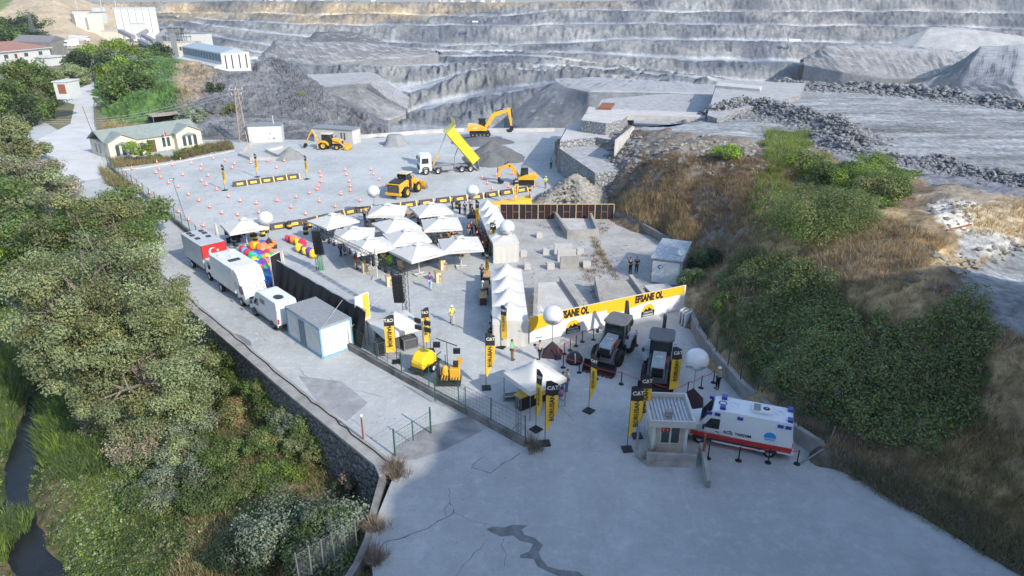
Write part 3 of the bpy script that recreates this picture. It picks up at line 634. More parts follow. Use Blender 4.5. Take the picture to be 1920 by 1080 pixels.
def ramp(pts, z, label, m=MCONL):
    """sloping slab with two side kerbs"""
    b = MB(); v = [P(a, c, zz) for (a, c), zz in zip(pts, z)]; o = v[0].copy(); o.z = 0; v = [q-o for q in v]
    b.hexa([Vector((q.x, q.y, 0)) for q in v], v, m); r = empty('loading_ramp', o); b.build('deck', r)
    for i, j in ((0, 3), (1, 2)):
        b = MB(); polywall(b, [v[i], v[j]], 0, [v[i].z+.5, v[j].z+.45], .35, MCON); b.build('side_wall', r)
    return tag(r, label, 'ramp')
ramp([(1006,530),(1052,528),(1095,590),(1003,600)], [1.0,1.0,.1,.1], 'left concrete ramp in the compound with crumpled white cloth on it')
ramp([(1118,527),(1182,524),(1212,565),(1130,585)], [1.0,1.0,.1,.1], 'right concrete ramp in the compound with dark stains', MCON)
comp = PP([(962,430),(955,500),(993,640),(1284,577),(1290,480),(1150,408),(945,414)])
b = MB(); b.add([p + Vector((0,0,.012)) for p in comp], [tuple(range(7))], groundmat('cracked_concrete', (.38,.375,.36), (.25,.245,.235), .3, .5)); o = b.build('compound_floor'); struct(o)
bm = bmesh.new(); bm.from_mesh(o.data); bmesh.ops.triangulate(bm, faces=bm.faces); bmesh.ops.recalc_face_normals(bm, faces=bm.faces)
if sum(f.normal.z for f in bm.faces) < 0: bmesh.ops.reverse_faces(bm, faces=bm.faces)
bm.to_mesh(o.data); bm.free()
# ---------- tar patches, cracks
MTAR = mat('tar_patch', (.20,.205,.21), .8, var=.25, sc=2)
def patch(name, pts, z=.006, m=MTAR): sheet(name, pts, z, m)
patch('tar_patch', [(912,992),(925,987),(945,989),(960,984),(990,985),(978,993),(984,1003),(1002,1008),(1018,1022),(1010,1035),(1015,1048),(1028,1062),(1048,1068),(1085,1072),(1100,1085),(1060,1085),(1030,1073),(1008,1062),(1000,1048),(976,1046),(975,1040),(992,1034),(1000,1020),(975,1014),(962,1004),(938,1006),(924,1000)])
patch('asphalt_strip', [(730,860),(780,862),(830,845),(905,808),(880,780),(840,790),(800,800),(745,835)], .005, mat('rough_tarmac', (.30,.30,.30), .9, var=.25, sc=.8))
patch('damp_patch', [(440,625),(455,630),(470,640),(472,648),(455,650),(437,643),(430,632)], .005, mat('damp_concrete', (.20,.205,.21), .8))
patch('oil_stain', [(560,705),(640,715),(690,755),(650,790),(600,760)], .005, mat('worn_concrete', (.33,.335,.34), .9, var=.2, sc=1))
def crack(pts, w=.05):
    w *= .6
    v = PP(pts); V = []
    for a, c in zip(v[:-1], v[1:]):
        n = max(2, int((c-a).length/.35))
        for k in range(n): V.append(a.lerp(c, k/n) + Vector((random.uniform(-.07,.07), random.uniform(-.07,.07), 0)))
    V.append(v[-1]); b = MB(); vs = []; 
    for i, p in enumerate(V):
        d = (V[min(i+1, len(V)-1)] - V[max(i-1, 0)]).normalized(); nn = Vector((-d.y, d.x, 0))*w*random.uniform(.4, 1.2)
        vs += [p+nn+Vector((0,0,.004)), p-nn+Vector((0,0,.004))]
    b.add(vs, [(2*i+1, 2*i+3, 2*i+2, 2*i) for i in range(len(V)-1)], MTAR); struct(b.build('pavement_crack'))
crack([(720,1018),(760,1008),(800,990),(835,972),(850,962)], .07); crack([(835,968),(833,955),(842,945),(850,952),(850,962)]); crack([(842,945),(843,930),(841,915)], .03); crack([(852,960),(880,975),(915,982)], .03)
crack([(915,1010),(890,1035),(870,1060),(850,1085)], .035); crack([(945,1008),(938,1020),(948,1040),(946,1062)], .05)
crack([(885,876),(900,880),(920,886),(945,868),(975,850)], .06); crack([(885,876),(895,862),(905,858)], .04); crack([(905,858),(885,872),(915,884),(950,865)], .03)
crack([(1060,745),(1050,760),(1075,790)], .02); crack([(870,745),(905,730),(945,715)], .02); crack([(480,620),(500,640),(545,650)], .02); crack([(600,700),(660,730),(720,745)], .03); crack([(560,690),(620,760),(680,800)], .03)
# ---------- black screens
MSCR = mat('black_screen_cloth', (.016,.017,.022), .75, var=.2, sc=.6, bump=.6, bsc=2)
def screen_fence():
    a, c = P(527,548), P(692,652); d = (c-a); L = d.length; r = empty('screen_fence', a, math.atan2(d.y, d.x)); n = 40
    # cloth leaning a little towards the lane, with slack folds
    V = []
    for j in range(9):
        for i in range(n+1):
            x = L*i/n; t = j/8; V.append((x, -.75*(1-t) - .12*math.sin(i*1.7)*(1-abs(2*t-1)) , 3.1*t + .03*math.sin(i*.9)*t))
    b = MB(); b.add(V, [(j*(n+1)+i, j*(n+1)+i+1, (j+1)*(n+1)+i+1, (j+1)*(n+1)+i) for j in range(8) for i in range(n)], MSCR); b.build('cloth', r)
    for k in range(12):
        x = L*(k+.5)/12; b = MB(); b.box((x, .06, 1.55), (.07,.07,3.1), MWOOD); b.box((x, .55, 2.0), (.06,1.0,.06), MWOOD); b.box((x, 1.0, 1.0), (.06,.06,2.0), MWOOD); b.build('timber_frame', r)
    b = MB(); b.box((L/2, .06, 3.13), (L, .09, .05), MCHR); b.build('top_rail', r)
    tag(r, 'long black cloth screen between the parked vans and the seating yard', 'screen')
screen_fence()
def end_panel():
    a = P(514,542); c = P(533,531); d = c-a; L = d.length; r = empty('end_screen', a, math.atan2(d.y, d.x))
    b = MB(); b.box((L/2,0,1.6), (L-.1,.06,3.1), MSCR); b.build('cloth', r); b = MB()
    for x in (0, L): b.box((x,0,1.6), (.08,.1,3.2), MWHT)
    b.box((L/2,0,3.22), (L+.08,.1,.06), MWHT); b.build('frame', r); tag(r, 'narrow black screen panel with a white frame beside the bean bags', 'screen')
end_panel()
def timber_fence():
    a, c = P(938,411), P(1150,411); d = c-a; L = d.length; r = empty('screen_fence', a, math.atan2(d.y, d.x)); b = MB(); b.box((L/2,0,.95), (L,.03,1.85), MSCR); b.build('cloth', r)
    b = MB(); b.box((L/2,-.03,1.92), (L,.14,.06), mat('yellow_timber', (.62,.45,.2), .8)); b.build('top_rail', r)
    RT = mat('reddish_timber', (.30,.12,.07), .8)
    for k in range(19):
        x = L*k/18; b = MB(); b.box((x,-.06,.93), (.08 if k % 3 else .12,.06,1.86), RT if k % 3 else MWOOD); b.build('post', r)
    for k in range(0, 18, 2): one(lambda b: b.box((L*(k+.5)/18,-.05,.95), (L/18-.12,.05,.06), RT), 'cross_rail', r)
    tag(r, 'black screen with reddish timber posts and a yellow top rail behind the compound', 'screen')
timber_fence()
# ---------- printed banner wall
MBW = mat('banner_white', (.62,.63,.645), .5, var=.03); MBY = mat('banner_yellow', (.80,.46,.02), .5, var=.03, sc=.5); MINK = mat('banner_ink', (.02,.02,.02), .6)
def banner_wall():
    a, c = P(993,644), P(1282,580); d = c-a; L = d.length; h = 2.25; r = empty('banner_wall', a, math.atan2(d.y, d.x))
    b = MB(); b.box((L/2,.04,h/2+.05), (L,.08,h), MBW); b.build('white_board', r)
    b = MB(); y = -.006
    for x0 in (0, L*.52): 
        b.add([(x0,y,h+.04),(x0,y,1.0),(x0+L*.22,y,1.5),(x0+L*.47,y,1.5),(x0+L*.47,y,h+.04)], [(0,1,2,3,4)], MBY)
    b.add([(L*.47,y,h+.04),(L*.47,y,1.25),(L*.52,y,.9),(L*.52,y,h+.04)], [(0,1,2,3)], MBY)
    b.build('yellow_band', r)
    for x in (L*.26, L*.745):
        text('EFSANE OL', .86, MINK, 'slogan', r, face_M((x,-.012,1.86), (1,0,0), (0,0,1)), off=.062, sx=.66, ext=.004)
        e = MB(); n = 18; x -= .25; e.add([(x+.25,-.008,.62)] + [(x+.25+.62*math.cos(PI*k/n),-.008,.62+.62*math.sin(PI*k/n)) for k in range(n+1)], [(0,i,i+1) for i in range(1,n+1)][::-1], MBY)
        e.add([(x-.2,-.014,.62),(x,-.014,.9),(x+.2,-.014,.72),(x+.3,-.014,.98),(x+.5,-.014,.8),(x+.72,-.014,.62)], [(0,1,2,3,4,5)][::1], MINK)
        e.add([(x-.42,-.01,.10),(x+.92,-.01,.10),(x+.92,-.01,.64),(x-.42,-.01,.64)], [(0,1,2,3)], MINK); e.build('emblem', r)
        text('YARIŞMASI', .27, MWHT, 'lettering', r, face_M((x+.25,-.018,.24), (1,0,0), (0,0,1)), off=.02, sx=.82)
        text('OPERATÖR', .18, MWHT, 'lettering', r, face_M((x+.25,-.018,.5), (1,0,0), (0,0,1)), off=.02)
    text('BORUSAN', .13, MINK, 'small_lettering', r, face_M((.8,-.012,.35), (1,0,0), (0,0,1)))
    for k in range(8):
        b = MB(); b.box((L*(k+.3)/8,.5,.8), (.06,.06,1.6), MWOOD); b.box((L*(k+.3)/8,.3,1.6), (.06,.5,.06), MWOOD); b.build('brace', r)
    tag(r, 'long yellow and white banner wall lettered EFSANE OL behind the black loaders', 'banner')
banner_wall()
# ================================================ VEGETATION
LEAF = {'green': (.095,.155,.042), 'dusty': (.215,.27,.14), 'silver': (.19,.24,.175), 'dark': (.035,.062,.028), 'dry': (.29,.22,.12), 'bright': (.17,.27,.035), 'olive': (.17,.195,.08), 'pale': (.30,.28,.21), 'straw': (.45,.34,.19), 'reed': (.10,.16,.06), 'bramble': (.14,.20,.07), 'twig': (.24,.21,.17), 'rust': (.20,.135,.085), 'weed': (.11,.165,.05)}
for k, c in LEAF.items(): leafmat('leaf_'+k, c, .32)
MBARK = mat('grey_bark', (.24,.21,.17), .9, var=.2, sc=4)
def quads_for(pos, nrm, size, asp=.6, rnd=None):
    """leaf quads (kite shaped) at pos facing nrm"""
    n = len(pos); t = RNG.normal(size=(n, 3)); t -= nrm*np.sum(t*nrm, 1, keepdims=True); t /= np.linalg.norm(t, axis=1, keepdims=True)+1e-9; u = np.cross(nrm, t)
    s = size[:, None]; a = pos - t*s; c = pos + t*s; b = pos + u*s*asp; d = pos - u*s*asp
    V = np.stack([a, b, c, d], 1).reshape(-1, 3); F = np.arange(n*4).reshape(n, 4); return V, F
def leafcloud(name, cl, per, size, kind, parent=None, asp=.6, hollow=.55, up=.5, kind2=None, mixf=.0, jitter=.25, loc=(0,0,0)):
    """cl: (n,6) clump centres and radii"""
    cl = np.asarray(cl, float); n = len(cl); k = (per if hasattr(per, '__len__') else np.full(n, per)).astype(int) if not isinstance(per, int) else np.full(n, per)
    ix = np.repeat(np.arange(n), k); m = len(ix); d = RNG.normal(size=(m, 3)); d /= np.linalg.norm(d, axis=1, keepdims=True)
    r = (hollow + (1-hollow)*RNG.random(m)**.6)*(1 + jitter*RNG.normal(size=m)*.6); pos = cl[ix, :3] + d*r[:, None]*cl[ix, 3:6]
    nr = d*np.array([1, 1, 1]) + np.array([0, 0, up]) + RNG.normal(size=(m, 3))*.55; nr /= np.linalg.norm(nr, axis=1, keepdims=True)
    V, F = quads_for(pos, nr, size*(.6 + .8*RNG.random(m)), asp)
    ct = (.72 + .56*RNG.random(n))*(1 + .55*fbm(cl[:, :3]*np.array([1, 1, .6]), 2.6, 3, 91)); tv = ct[ix]*(.75 + .5*RNG.random(m)); T = np.stack([tv*(.9 + .3*RNG.random(m)), tv, tv*(.8 + .3*RNG.random(m))], 1)
    mats = [MATS['leaf_'+kind]]; mi = None
    if kind2: mats.append(MATS['leaf_'+kind2]); mi = (RNG.random(n) < mixf)[ix].astype(int)
    return npmesh(name, V - np.array(loc), F, mats, False, np.repeat(T, 4, 0), 'tint', mi, parent)
def crown_clumps(c, rad, n, rc, flat=.8, lo=-.75):
    out = []
    while len(out) < n:
        d = RNG.normal(size=3); d /= np.linalg.norm(d)
        if d[2] < lo: continue
        r = .35 + .65*RNG.random()**.5; q = rc*(.6 + .8*RNG.random())
        out.append([*(np.array(c) + d*r*np.array(rad)), q, q, q*flat])
    return np.array(out)
def limbs(b, base, cl, r0, m, every=1, droop=0):
    base = np.array(base, float); cen = cl[:, :3].mean(0); fork = base + (cen-base)*np.array([.35, .35, .42]); 
    b.cyl(base, fork, r0, m, r0*.72, n=8)
    top = cen + (cen-fork)*.35; b.cyl(fork, top, r0*.72, m, r0*.22, n=7); fk0 = fork
    for i, c in enumerate(cl[::every]):
        c = c[:3]; fork = fk0 + (top-fk0)*RNG.random()*np.clip((c[2]-fk0[2])/(top[2]-fk0[2]+.1), .05, 1); mid = fork + (c-fork)*.5 + RNG.normal(size=3)*np.linalg.norm(c-fork)*.09 + np.array([0, 0, .06*np.linalg.norm(c-fork)])
        b.cyl(fork, mid, r0*.34, m, r0*.2, n=5, caps=False); b.cyl(mid, c, r0*.2, m, .012, n=4, caps=False)
        for _ in range(2):
            e = c + RNG.normal(size=3)*np.array([.8, .8, .6])*cl[i*every][3]; b.cyl(mid + (c-mid)*.5, e, r0*.09, m, .01, n=3, caps=False)
def tree(name, px, py, zc, rad, nclump, rc, per, size, kind, label, cat='tree', gz=None, kind2=None, mixf=0, field=None, bark=None, group=None, asp=.6, flat=.8, hollow=.5, every=1, lo=-.75):
    c = P(px, py, zc); g = gz if gz is not None else float(hfield(field, c.x, c.y)); base = (c.x + .3, c.y + .2, g - .2)
    root = empty(name, (c.x, c.y, g)); cl = crown_clumps(tuple(c), rad, nclump, rc, flat, lo); off = np.array([c.x, c.y, g])
    b = MB(); limbs(b, np.array(base)-off, np.concatenate([cl[:, :3]-off, cl[:, 3:]], 1), max(.09, .04*(zc+rad[2]-g)), bark or MBARK, every); b.build('trunk', root)
    leafcloud('crown', cl, per, size, kind, root, asp, hollow, .5, kind2, mixf, loc=off)
    return tag(root, label, cat, group)
def shrub(px, py, r, h, kind, label, field=BANK, kind2=None, mixf=.3, n=26, per=260, size=.085, gz=None, cat='shrub', name='shrub', asp=.5, group=None, every=2):
    # px,py: middle of the bush in the photograph
    g = gz
    if g is None:
        g = 0.
        for _ in range(4): c = P(px, py, g + h*.5); g = float(hfield(field, c.x, c.y))
    c = P(px, py, g + h*.5)
    root = empty(name, (c.x, c.y, g)); cl = crown_clumps((c.x, c.y, g + h*.45), (r, r*.85, h*.5), n, r*.36, .85, -.45); off = np.array([c.x, c.y, g])
    b = MB(); base = np.array([0, 0, -.2])
    for q in cl[::every]: b.cyl(base + RNG.normal(size=3)*np.array([.15, .15, 0]), q[:3]-off, .035, MBARK, .008, n=4, caps=False)
    b.build('stems', root); leafcloud('foliage', cl, per, size, kind, root, asp, .45, .6, kind2, mixf, loc=off)
    return tag(root, label, cat, group)
def sample(field, poly, dens, xy=None, warp=14):
    """random ground points whose place lies inside a region traced from the photograph"""
    xs, ys, Z = field; px = np.array([p[0] for p in poly]); 
    cs = [P(a, c, 0) for a, c in poly] + [P(a, c, 8 if field is HILL else -7) for a, c in poly]
    x0, x1 = max(xs[0], min(c.x for c in cs)), min(xs[-1], max(c.x for c in cs)); y0, y1 = max(ys[0], min(c.y for c in cs)), min(ys[-1], max(c.y for c in cs))
    n = int((x1-x0)*(y1-y0)*dens); x = x0 + (x1-x0)*RNG.random(n); y = y0 + (y1-y0)*RNG.random(n); z = hfield(field, x, y)
    W = np.stack([x, y, z], 1); a, c = proj(W); nz = fbm(W*np.array([1, 1, 0]), 2.2, 3, 51)
    k = inpoly(a + nz*warp*2, c + nz*warp, poly); return W[k]
def cover_leaves(name, pts, k, r, h, size, kind, kind2=None, mixf=.3, asp=.6, lump=1.0):
    n = fbm(pts*np.array([1, 1, 0]), 2.0, 3, 61); hh = h*(.35 + np.clip(n + .45, 0, 1.2))*lump
    cl = np.stack([pts[:, 0], pts[:, 1], pts[:, 2] + hh*.6, np.full(len(pts), r), np.full(len(pts), r), np.maximum(hh*.5, .05)], 1)
    o = leafcloud(name, cl, k, size, kind, None, asp, .3, .9, kind2, mixf); return struct(o, 'stuff')
def blades(name, pts, k, h, wd, kind, lean=.35, spread=.18, kind2=None, mixf=.3, curve=0):
    n = len(pts); ix = np.repeat(np.arange(n), k); m = len(ix); a = RNG.random(m)*2*PI; r = spread*RNG.random(m)**.5
    root = pts[ix] + np.stack([np.cos(a)*r, np.sin(a)*r, np.full(m, -.03)], 1); hh = h*(.5 + .8*RNG.random(m))*(.7 + .6*RNG.random(n)[ix]); ln = hh*lean*(.3 + RNG.random(m))
    dirv = np.stack([np.cos(a), np.sin(a), np.zeros(m)], 1); tip = root + dirv*ln[:, None] + np.array([0, 0, 1])*hh[:, None]*(1-curve*.5); mid = root + dirv*ln[:, None]*.35 + np.array([0, 0, 1])*hh[:, None]*.62
    b = RNG.random(m)*PI; sd_ = np.stack([np.cos(b), np.sin(b), np.zeros(m)], 1)*wd*(.6 + .8*RNG.random(m))[:, None]
    V = np.stack([root - sd_*.5, root + sd_*.5, mid + sd_*.5, tip, mid - sd_*.5], 1).reshape(-1, 3); i0 = np.arange(m)*5
    F = np.concatenate([np.stack([i0, i0+1, i0+2, i0+4], 1), np.stack([i0+4, i0+2, i0+3, i0+3], 1)])
    F3 = np.stack([i0+4, i0+2, i0+3], 1); F4 = np.stack([i0, i0+1, i0+2, i0+4], 1)
    tv = (.7 + .55*RNG.random(n))[ix]*(.8 + .4*RNG.random(m)); T = np.repeat(np.stack([tv*(.92+.2*RNG.random(m)), tv, tv*.95], 1), 5, 0)
    F = np.concatenate([np.stack([F4[:, 0], F4[:, 1], F4[:, 2]], 1), np.stack([F4[:, 0], F4[:, 2], F4[:, 3]], 1), F3])
    mats = [MATS['leaf_'+kind]]; mi = None
    if kind2: mats.append(MATS['leaf_'+kind2]); q = (RNG.random(n) < mixf)[ix].astype(int); mi = np.concatenate([q, q, q])
    return struct(npmesh(name, V, F, mats, False, T, 'tint', mi), 'stuff')
# ---------- left bank: big trees
tree('ash_tree', 195,590, 4.3, (6.5,5.4,5.8), 165, 1.0, 560, .085, 'dusty', 'largest grey-green tree on the left bank, pale branches showing', field=BANK, kind2='olive', mixf=.3, hollow=.35, every=2, lo=-1)
tree('ash_tree', 270,700, .4, (4.8,4.2,4.8), 100, .95, 520, .08, 'dusty', 'grey-green tree leaning below the largest tree, next to the stone wall', field=BANK, kind2='olive', mixf=.25, hollow=.35, every=2, lo=-1)
tree('ash_tree', 175,445, 3.2, (5.6,4.8,4.2), 80, 1.05, 440, .115, 'olive', 'dark green tree behind the largest tree on the left bank', field=BANK, kind2='green', mixf=.5, hollow=.4, every=2)
tree('ash_tree', 245,396, 3.2, (4.0,3.4,2.7), 30, .95, 240, .14, 'green', 'open green tree reaching over the lane left of the fence', field=BANK, kind2='dusty', mixf=.4, hollow=.4)
tree('ash_tree', 38,350, 2.0, (6.6,5,4.0), 80, 1.2, 330, .15, 'dusty', 'pale dusty tree at the left edge above the dark green tree', field=BANK, kind2='pale', mixf=.3, every=2)
tree('ash_tree', 12,272, 3.0, (6,5,4.2), 50, 1.4, 300, .19, 'dusty', 'pale olive tree by the upper left road, below the steel frame', gz=-3, kind2='olive', mixf=.5, every=2)
tree('ash_tree', 60,480, 1.2, (5.5,4.5,3.6), 50, 1.15, 280, .15, 'green', 'green tree at the left edge beside the largest tree', field=BANK, kind2='bright', mixf=.25, every=2)
tree('ash_tree', 15,410, 2.0, (6,5,4.6), 50, 1.25, 280, .17, 'green', 'shaded green tree cut by the left edge of the picture', field=BANK, kind2='dusty', mixf=.4, every=2)
# upper left trees
tree('broadleaf_tree', 62,158, 5.5, (7.6,6,5.4), 60, 1.9, 230, .26, 'olive', 'round olive-green tree in front of the red-roofed house', gz=-.5, kind2='green', mixf=.45, every=3)
tree('broadleaf_tree', 8,205, 3.5, (6.5,5,5.4), 50, 1.7, 230, .25, 'green', 'dark green tree at the left edge below the red-roofed house', gz=-1, kind2='dark', mixf=.4, every=3)
tree('broadleaf_tree', 60,205, 2.2, (5.5,4,3.6), 40, 1.3, 200, .23, 'green', 'green tree behind the rusty steel frame', gz=-1, kind2='olive', mixf=.4, every=3)
tree('broadleaf_tree', 135,142, 2.6, (5.6,4,3.2), 36, 1.2, 200, .24, 'dusty', 'pale grey-green tree where the road bends by the small shed', gz=-.5, every=3)
UP = [(180,103,'bright','bright green tree at the left of the clump above the road bend'),(215,93,'bright','bright green tree topping the clump above the road bend'),(240,110,'bright','bright green tree in the middle of the roadside clump'),(268,108,'green','dark green tree at the right of the roadside clump'),(150,118,'dark','small dark tree at the left foot of the bright roadside clump'),(212,122,'silver','grey-leaved tree in the middle of the roadside clump'),
      (225,142,'bright','bright green tree at the lower left of the roadside clump'),(262,148,'green','green tree low on the slope above the grass bank'),(288,130,'green','green tree on the slope in front of the crushing plant'),(245,165,'green','low green tree directly above the fenced road bend'),(300,100,'dark','dark tree beside the blue-roofed shed')]
for i, (a, c, kd, lb) in enumerate(UP):
    tree('broadleaf_tree', a, c, 5.0, (6.4,5,4.4) if i not in (4, 10) else (4.2,3.5,3.4), 34, 1.9, 150, .34, kd, lb, gz=-1 if i < 7 else 0, kind2='olive' if kd == 'bright' else 'green', mixf=.25, group='trees clumped above the road bend', every=4)
for i, (a, c, r_) in enumerate([(12,58,9),(45,40,11),(70,52,10),(88,66,7),(30,66,9),(60,76,7),(10,82,8)]):
    tree('dark_tree', a, c, 9 if c < 60 else 5, (r_*1.2,6,r_*.8), 30, 3.2, 120, .6, 'dark', ['dark tree at the far left of the wood under the tan slope','tallest dark tree in the wood under the tan slope','dark tree right of the tallest in the wood under the tan slope','smallest dark tree at the right end of the wood','dark tree in the middle of the wood, behind the steel pylon','dark tree just above the long grey shed','dark tree at the left edge above the red-roofed house'][i], gz=-6, kind2='green', mixf=.3, every=6, group='dark trees under the tan slope')
tree('young_tree', 262,279, 2.2, (2.5,1.7,1.6), 26, .6, 130, .13, 'bright', 'light green young tree in front of the green-roofed building', gz=0, kind2='dusty', mixf=.3)
tree('olive_tree', 357,218, 2.6, (3.0,2.4,2.2), 30, .8, 130, .16, 'silver', 'pale silvery tree behind the right end of the green-roofed building', gz=0)
for a, c, r_, kd, lb in [(562,180,1.3,'bright','small bright bush alone on the dark rock slope'),(508,186,1.6,'dark','dark bush left of the bright bush on the rock slope'),(402,165,2.0,'dark','dark bush high on the rock slope above the pylon'),(500,221,1.1,'green','small green tree above the white cabin roof'),(340,178,2.2,'olive','olive bush at the top of the green bank'),(462,185,1.7,'dark','dark bush on the rocks right of the pylon top'),(432,205,1.8,'olive','low bush on the rocks just left of the pylon'),(395,215,2.0,'dark','dark bush behind the silvery tree'),(300,190,2.4,'bright','bright bush at the edge of the grass bank')]:
    p0 = Q(a, c, 160 if c < 200 else 145); shrub(a, c, r_, r_*1.3, kd, lb, gz=float(p0[2]-.6*r_), n=12, per=90, size=.2)
# lower left shrubs
SH = [(215,765,2.7,4.4,'pale','tall bush smothered in pale dead vines below the largest tree','twig',.5),(270,830,2.2,3.2,'pale','greyish bush of dead vines above the silver willow','dusty',.5),(185,700,2.2,3.6,'dusty','dusty bush under the left side of the largest tree',None,0),
 (352,800,1.9,2.8,'silver','silver-green willow bush in the middle of the bank','green',.3),(325,905,1.9,2.4,'silver','bluish silver bush at the bottom of the bank slope','dark',.2),(385,735,1.9,2.6,'green','green bush right of the vine-covered bush','dusty',.4),(430,668,1.9,2.4,'green','green bush beside the stone wall, nearest the parked van','olive',.4),
 (470,715,1.7,2.2,'green','leafy bush beside the middle of the stone wall','bright',.2),(515,752,1.6,2.0,'green','spreading bush against the stone wall foot','olive',.4),(548,800,1.5,1.8,'silver','grey-green bush near the end of the stone wall','green',.4),(600,842,1.4,1.6,'green','last green bush before the end of the stone wall','olive',.4),
 (410,655,1.4,2.0,'dusty','dusty sapling bush under the tree next to the stone wall','olive',.4),(545,985,2.6,3.0,'silver','large blue-green bush at the bottom of the picture','dark',.45),(615,1000,2.0,2.6,'silver','blue-green bush beside the wire panels at the bottom','green',.45),(475,1020,2.2,2.2,'dark','dark low bush left of the large blue-green bush','silver',.35),
 (590,1050,1.8,2.0,'silver','blue-green bush behind the wire panels at the bottom edge','green',.3),(420,850,1.6,1.6,'green','low bush in the brown scrub at the centre of the bank','bramble',.5),(395,930,1.7,1.6,'bramble','dark bramble bush below the brown scrub','green',.4),(280,930,1.5,1.8,'dusty','dusty bush at the stream side below the silver bush','green',.5),(455,690,1.6,3.0,'green','tall leafy bush between the wall and the open scrub','bright',.2),(500,735,1.5,2.6,'olive','tall olive bush crowding the stone wall','green',.5),(540,775,1.5,2.4,'green','tall green bush hiding the foot of the stone wall','dusty',.4),(575,820,1.4,2.2,'dusty','dusty tall bush near the wall end','green',.5),(450,770,1.6,1.5,'olive','low olive bush at the top of the brown scrub','dry',.3),(500,830,1.5,1.4,'green','low green bush in the right of the brown scrub','olive',.5),(520,890,1.5,1.3,'weed','low weedy mound above the large blue-green bush','bright',.3),(450,900,1.4,1.3,'olive','low olive mound below the brown scrub','green',.4),(345,845,1.6,3.0,'dusty','grey-green willow between the two silver bushes','silver',.5),(660,905,1.0,1.2,'dark','dark scrubby bush under the end of the stone wall','twig',.5),
 (300,640,2.0,2.6,'olive','olive bush tucked between the two biggest trees','green',.4),(150,660,1.6,2.4,'olive','bush with bare twigs at the left foot of the largest tree','dusty',.5)]
for a, c, r_, h_, kd, lb, k2, mf in SH: shrub(a, c, r_, h_*(1.35 if 'wall' in lb else 1), kd, lb, BANK, k2, mf, n=30, per=300, size=.075)
# bank ground cover
allbank = [(-200,420),(120,420),(365,600),(560,760),(715,905),(690,1000),(690,1200),(-400,1200)]
pts = sample(BANK, allbank, 6); pts = pts[pts[:, 2] > -7.4]; cover_leaves('undergrowth', pts, 12, .3, .45, .075, 'weed', 'dusty', .35)
pts = sample(BANK, [(420,700),(520,760),(640,860),(690,930),(640,960),(560,900),(470,900),(400,820)], 12); blades('dry_scrub', pts, 10, .5, .02, 'dry', .6, .25, 'olive', .45)
pts = sample(BANK, [(380,960),(520,1000),(560,1085),(560,1200),(300,1200)], 14); blades('dry_grass', pts, 10, .5, .02, 'straw', .5, .2, 'dry', .5)
pts = sample(BANK, [(130,860),(260,880),(360,960),(420,1200),(100,1200),(120,1000)], 26, warp=6); pts = pts[pts[:, 2] > -7.5]; cover_leaves('water_weed', pts, 10, .22, .18, .06, 'weed', 'bright', .15)
for poly, nm in (([(75,740),(120,730),(190,700),(260,760),(250,840),(180,900),(100,900),(70,840)], 'reeds'), ([(-60,560),(60,600),(70,680),(40,780),(10,850),(-80,850)], 'reeds'), ([(40,470),(110,520),(150,600),(180,680),(110,640),(60,570)], 'reeds'), ([(-20,980),(60,950),(60,1010),(-20,1085),(-60,1085)], 'reeds')):
    pts = sample(BANK, poly, 9, warp=5); pts[:, 2] = np.maximum(pts[:, 2], -7.4); blades(nm, pts, 16, .95, .035, 'reed', .55, .3, 'bright', .25)
# ---------- right hill
shrub(1530,402,4.4,3.2,'green','large rounded green bush standing in the dry grass on the hill', HILL, 'olive', .4, n=60, per=420, size=.1, asp=.25)
shrub(1590,385,2.6,2.4,'green','smaller rounded bush joined to the right of the large one', HILL, 'olive', .5, n=30, per=300, size=.1, asp=.25)
for a, c, r_, h_, kd, lb, k2 in [(1610,330,2.6,1.8,'bright','yellow-green bush below the dark rubble','green'),(1660,345,2.4,1.6,'olive','olive bush right of the yellow-green bush','green'),(1570,322,2.2,1.5,'green','green bush left of the yellow-green bush','dark'),(1520,300,2.0,1.6,'olive','feathery olive bush at the edge of the tall green grass','bright'),(1640,302,2.0,1.2,'bramble','low bramble right under the dark rubble','bright'),
   (1365,283,1.6,.9,'green','small green patch of bush among the pale rocks','bright'),(1325,487,1.7,1.6,'dark','dark bush directly behind the grey cabin','green'),(1300,520,1.2,1.2,'dusty','dusty bush beside the cabin corner','green'),(1320,412,.9,1.3,'bright','small yellow-green sapling above the low wall','olive'),
   (1440,520,2.4,2.2,'green','leafy crest of the bramble mass nearest the cabin','bright'),(1470,560,2.4,1.9,'bramble','bramble mound below the leafy crest','silver'),(1380,575,1.7,1.5,'green','light green bush beside the bare twigs above the wall','bright'),(1530,630,2.4,1.7,'bramble','bramble mound in the middle of the shaded slope','dusty'),(1760,590,2.8,1.8,'bramble','bramble mound under the right plateau edge','green'),
   (1820,620,2.2,1.5,'green','bright edged bramble at the right of the shaded slope','bramble'),(1700,690,2.6,1.6,'bramble','low bramble spread in the right of the slope','green'),(1620,760,2.4,1.5,'bramble','low bramble spread above the foreground road','dusty'),(1452,748,1.2,1.2,'silver','silver-leaved bush hanging over the ambulance wall','dusty'),(1505,785,1.0,1.0,'silver','silver twiggy bush behind the rear of the ambulance','dark'),(1500,700,1.9,1.4,'bramble','dark bramble above the silver-leaved bush','silver'),(1310,350,.8,.6,'bright','tiny green bush on the brown cliff edge','olive')]:
    shrub(a, c, r_, h_, kd, lb, HILL, k2, .35, n=26, per=300, size=.085)
gr = [(1400,485),(1520,495),(1590,580),(1640,660),(1690,610),(1790,550),(1860,600),(1850,780),(1760,880),(1640,850),(1540,800),(1440,745),(1400,680),(1390,600),(1370,540)]
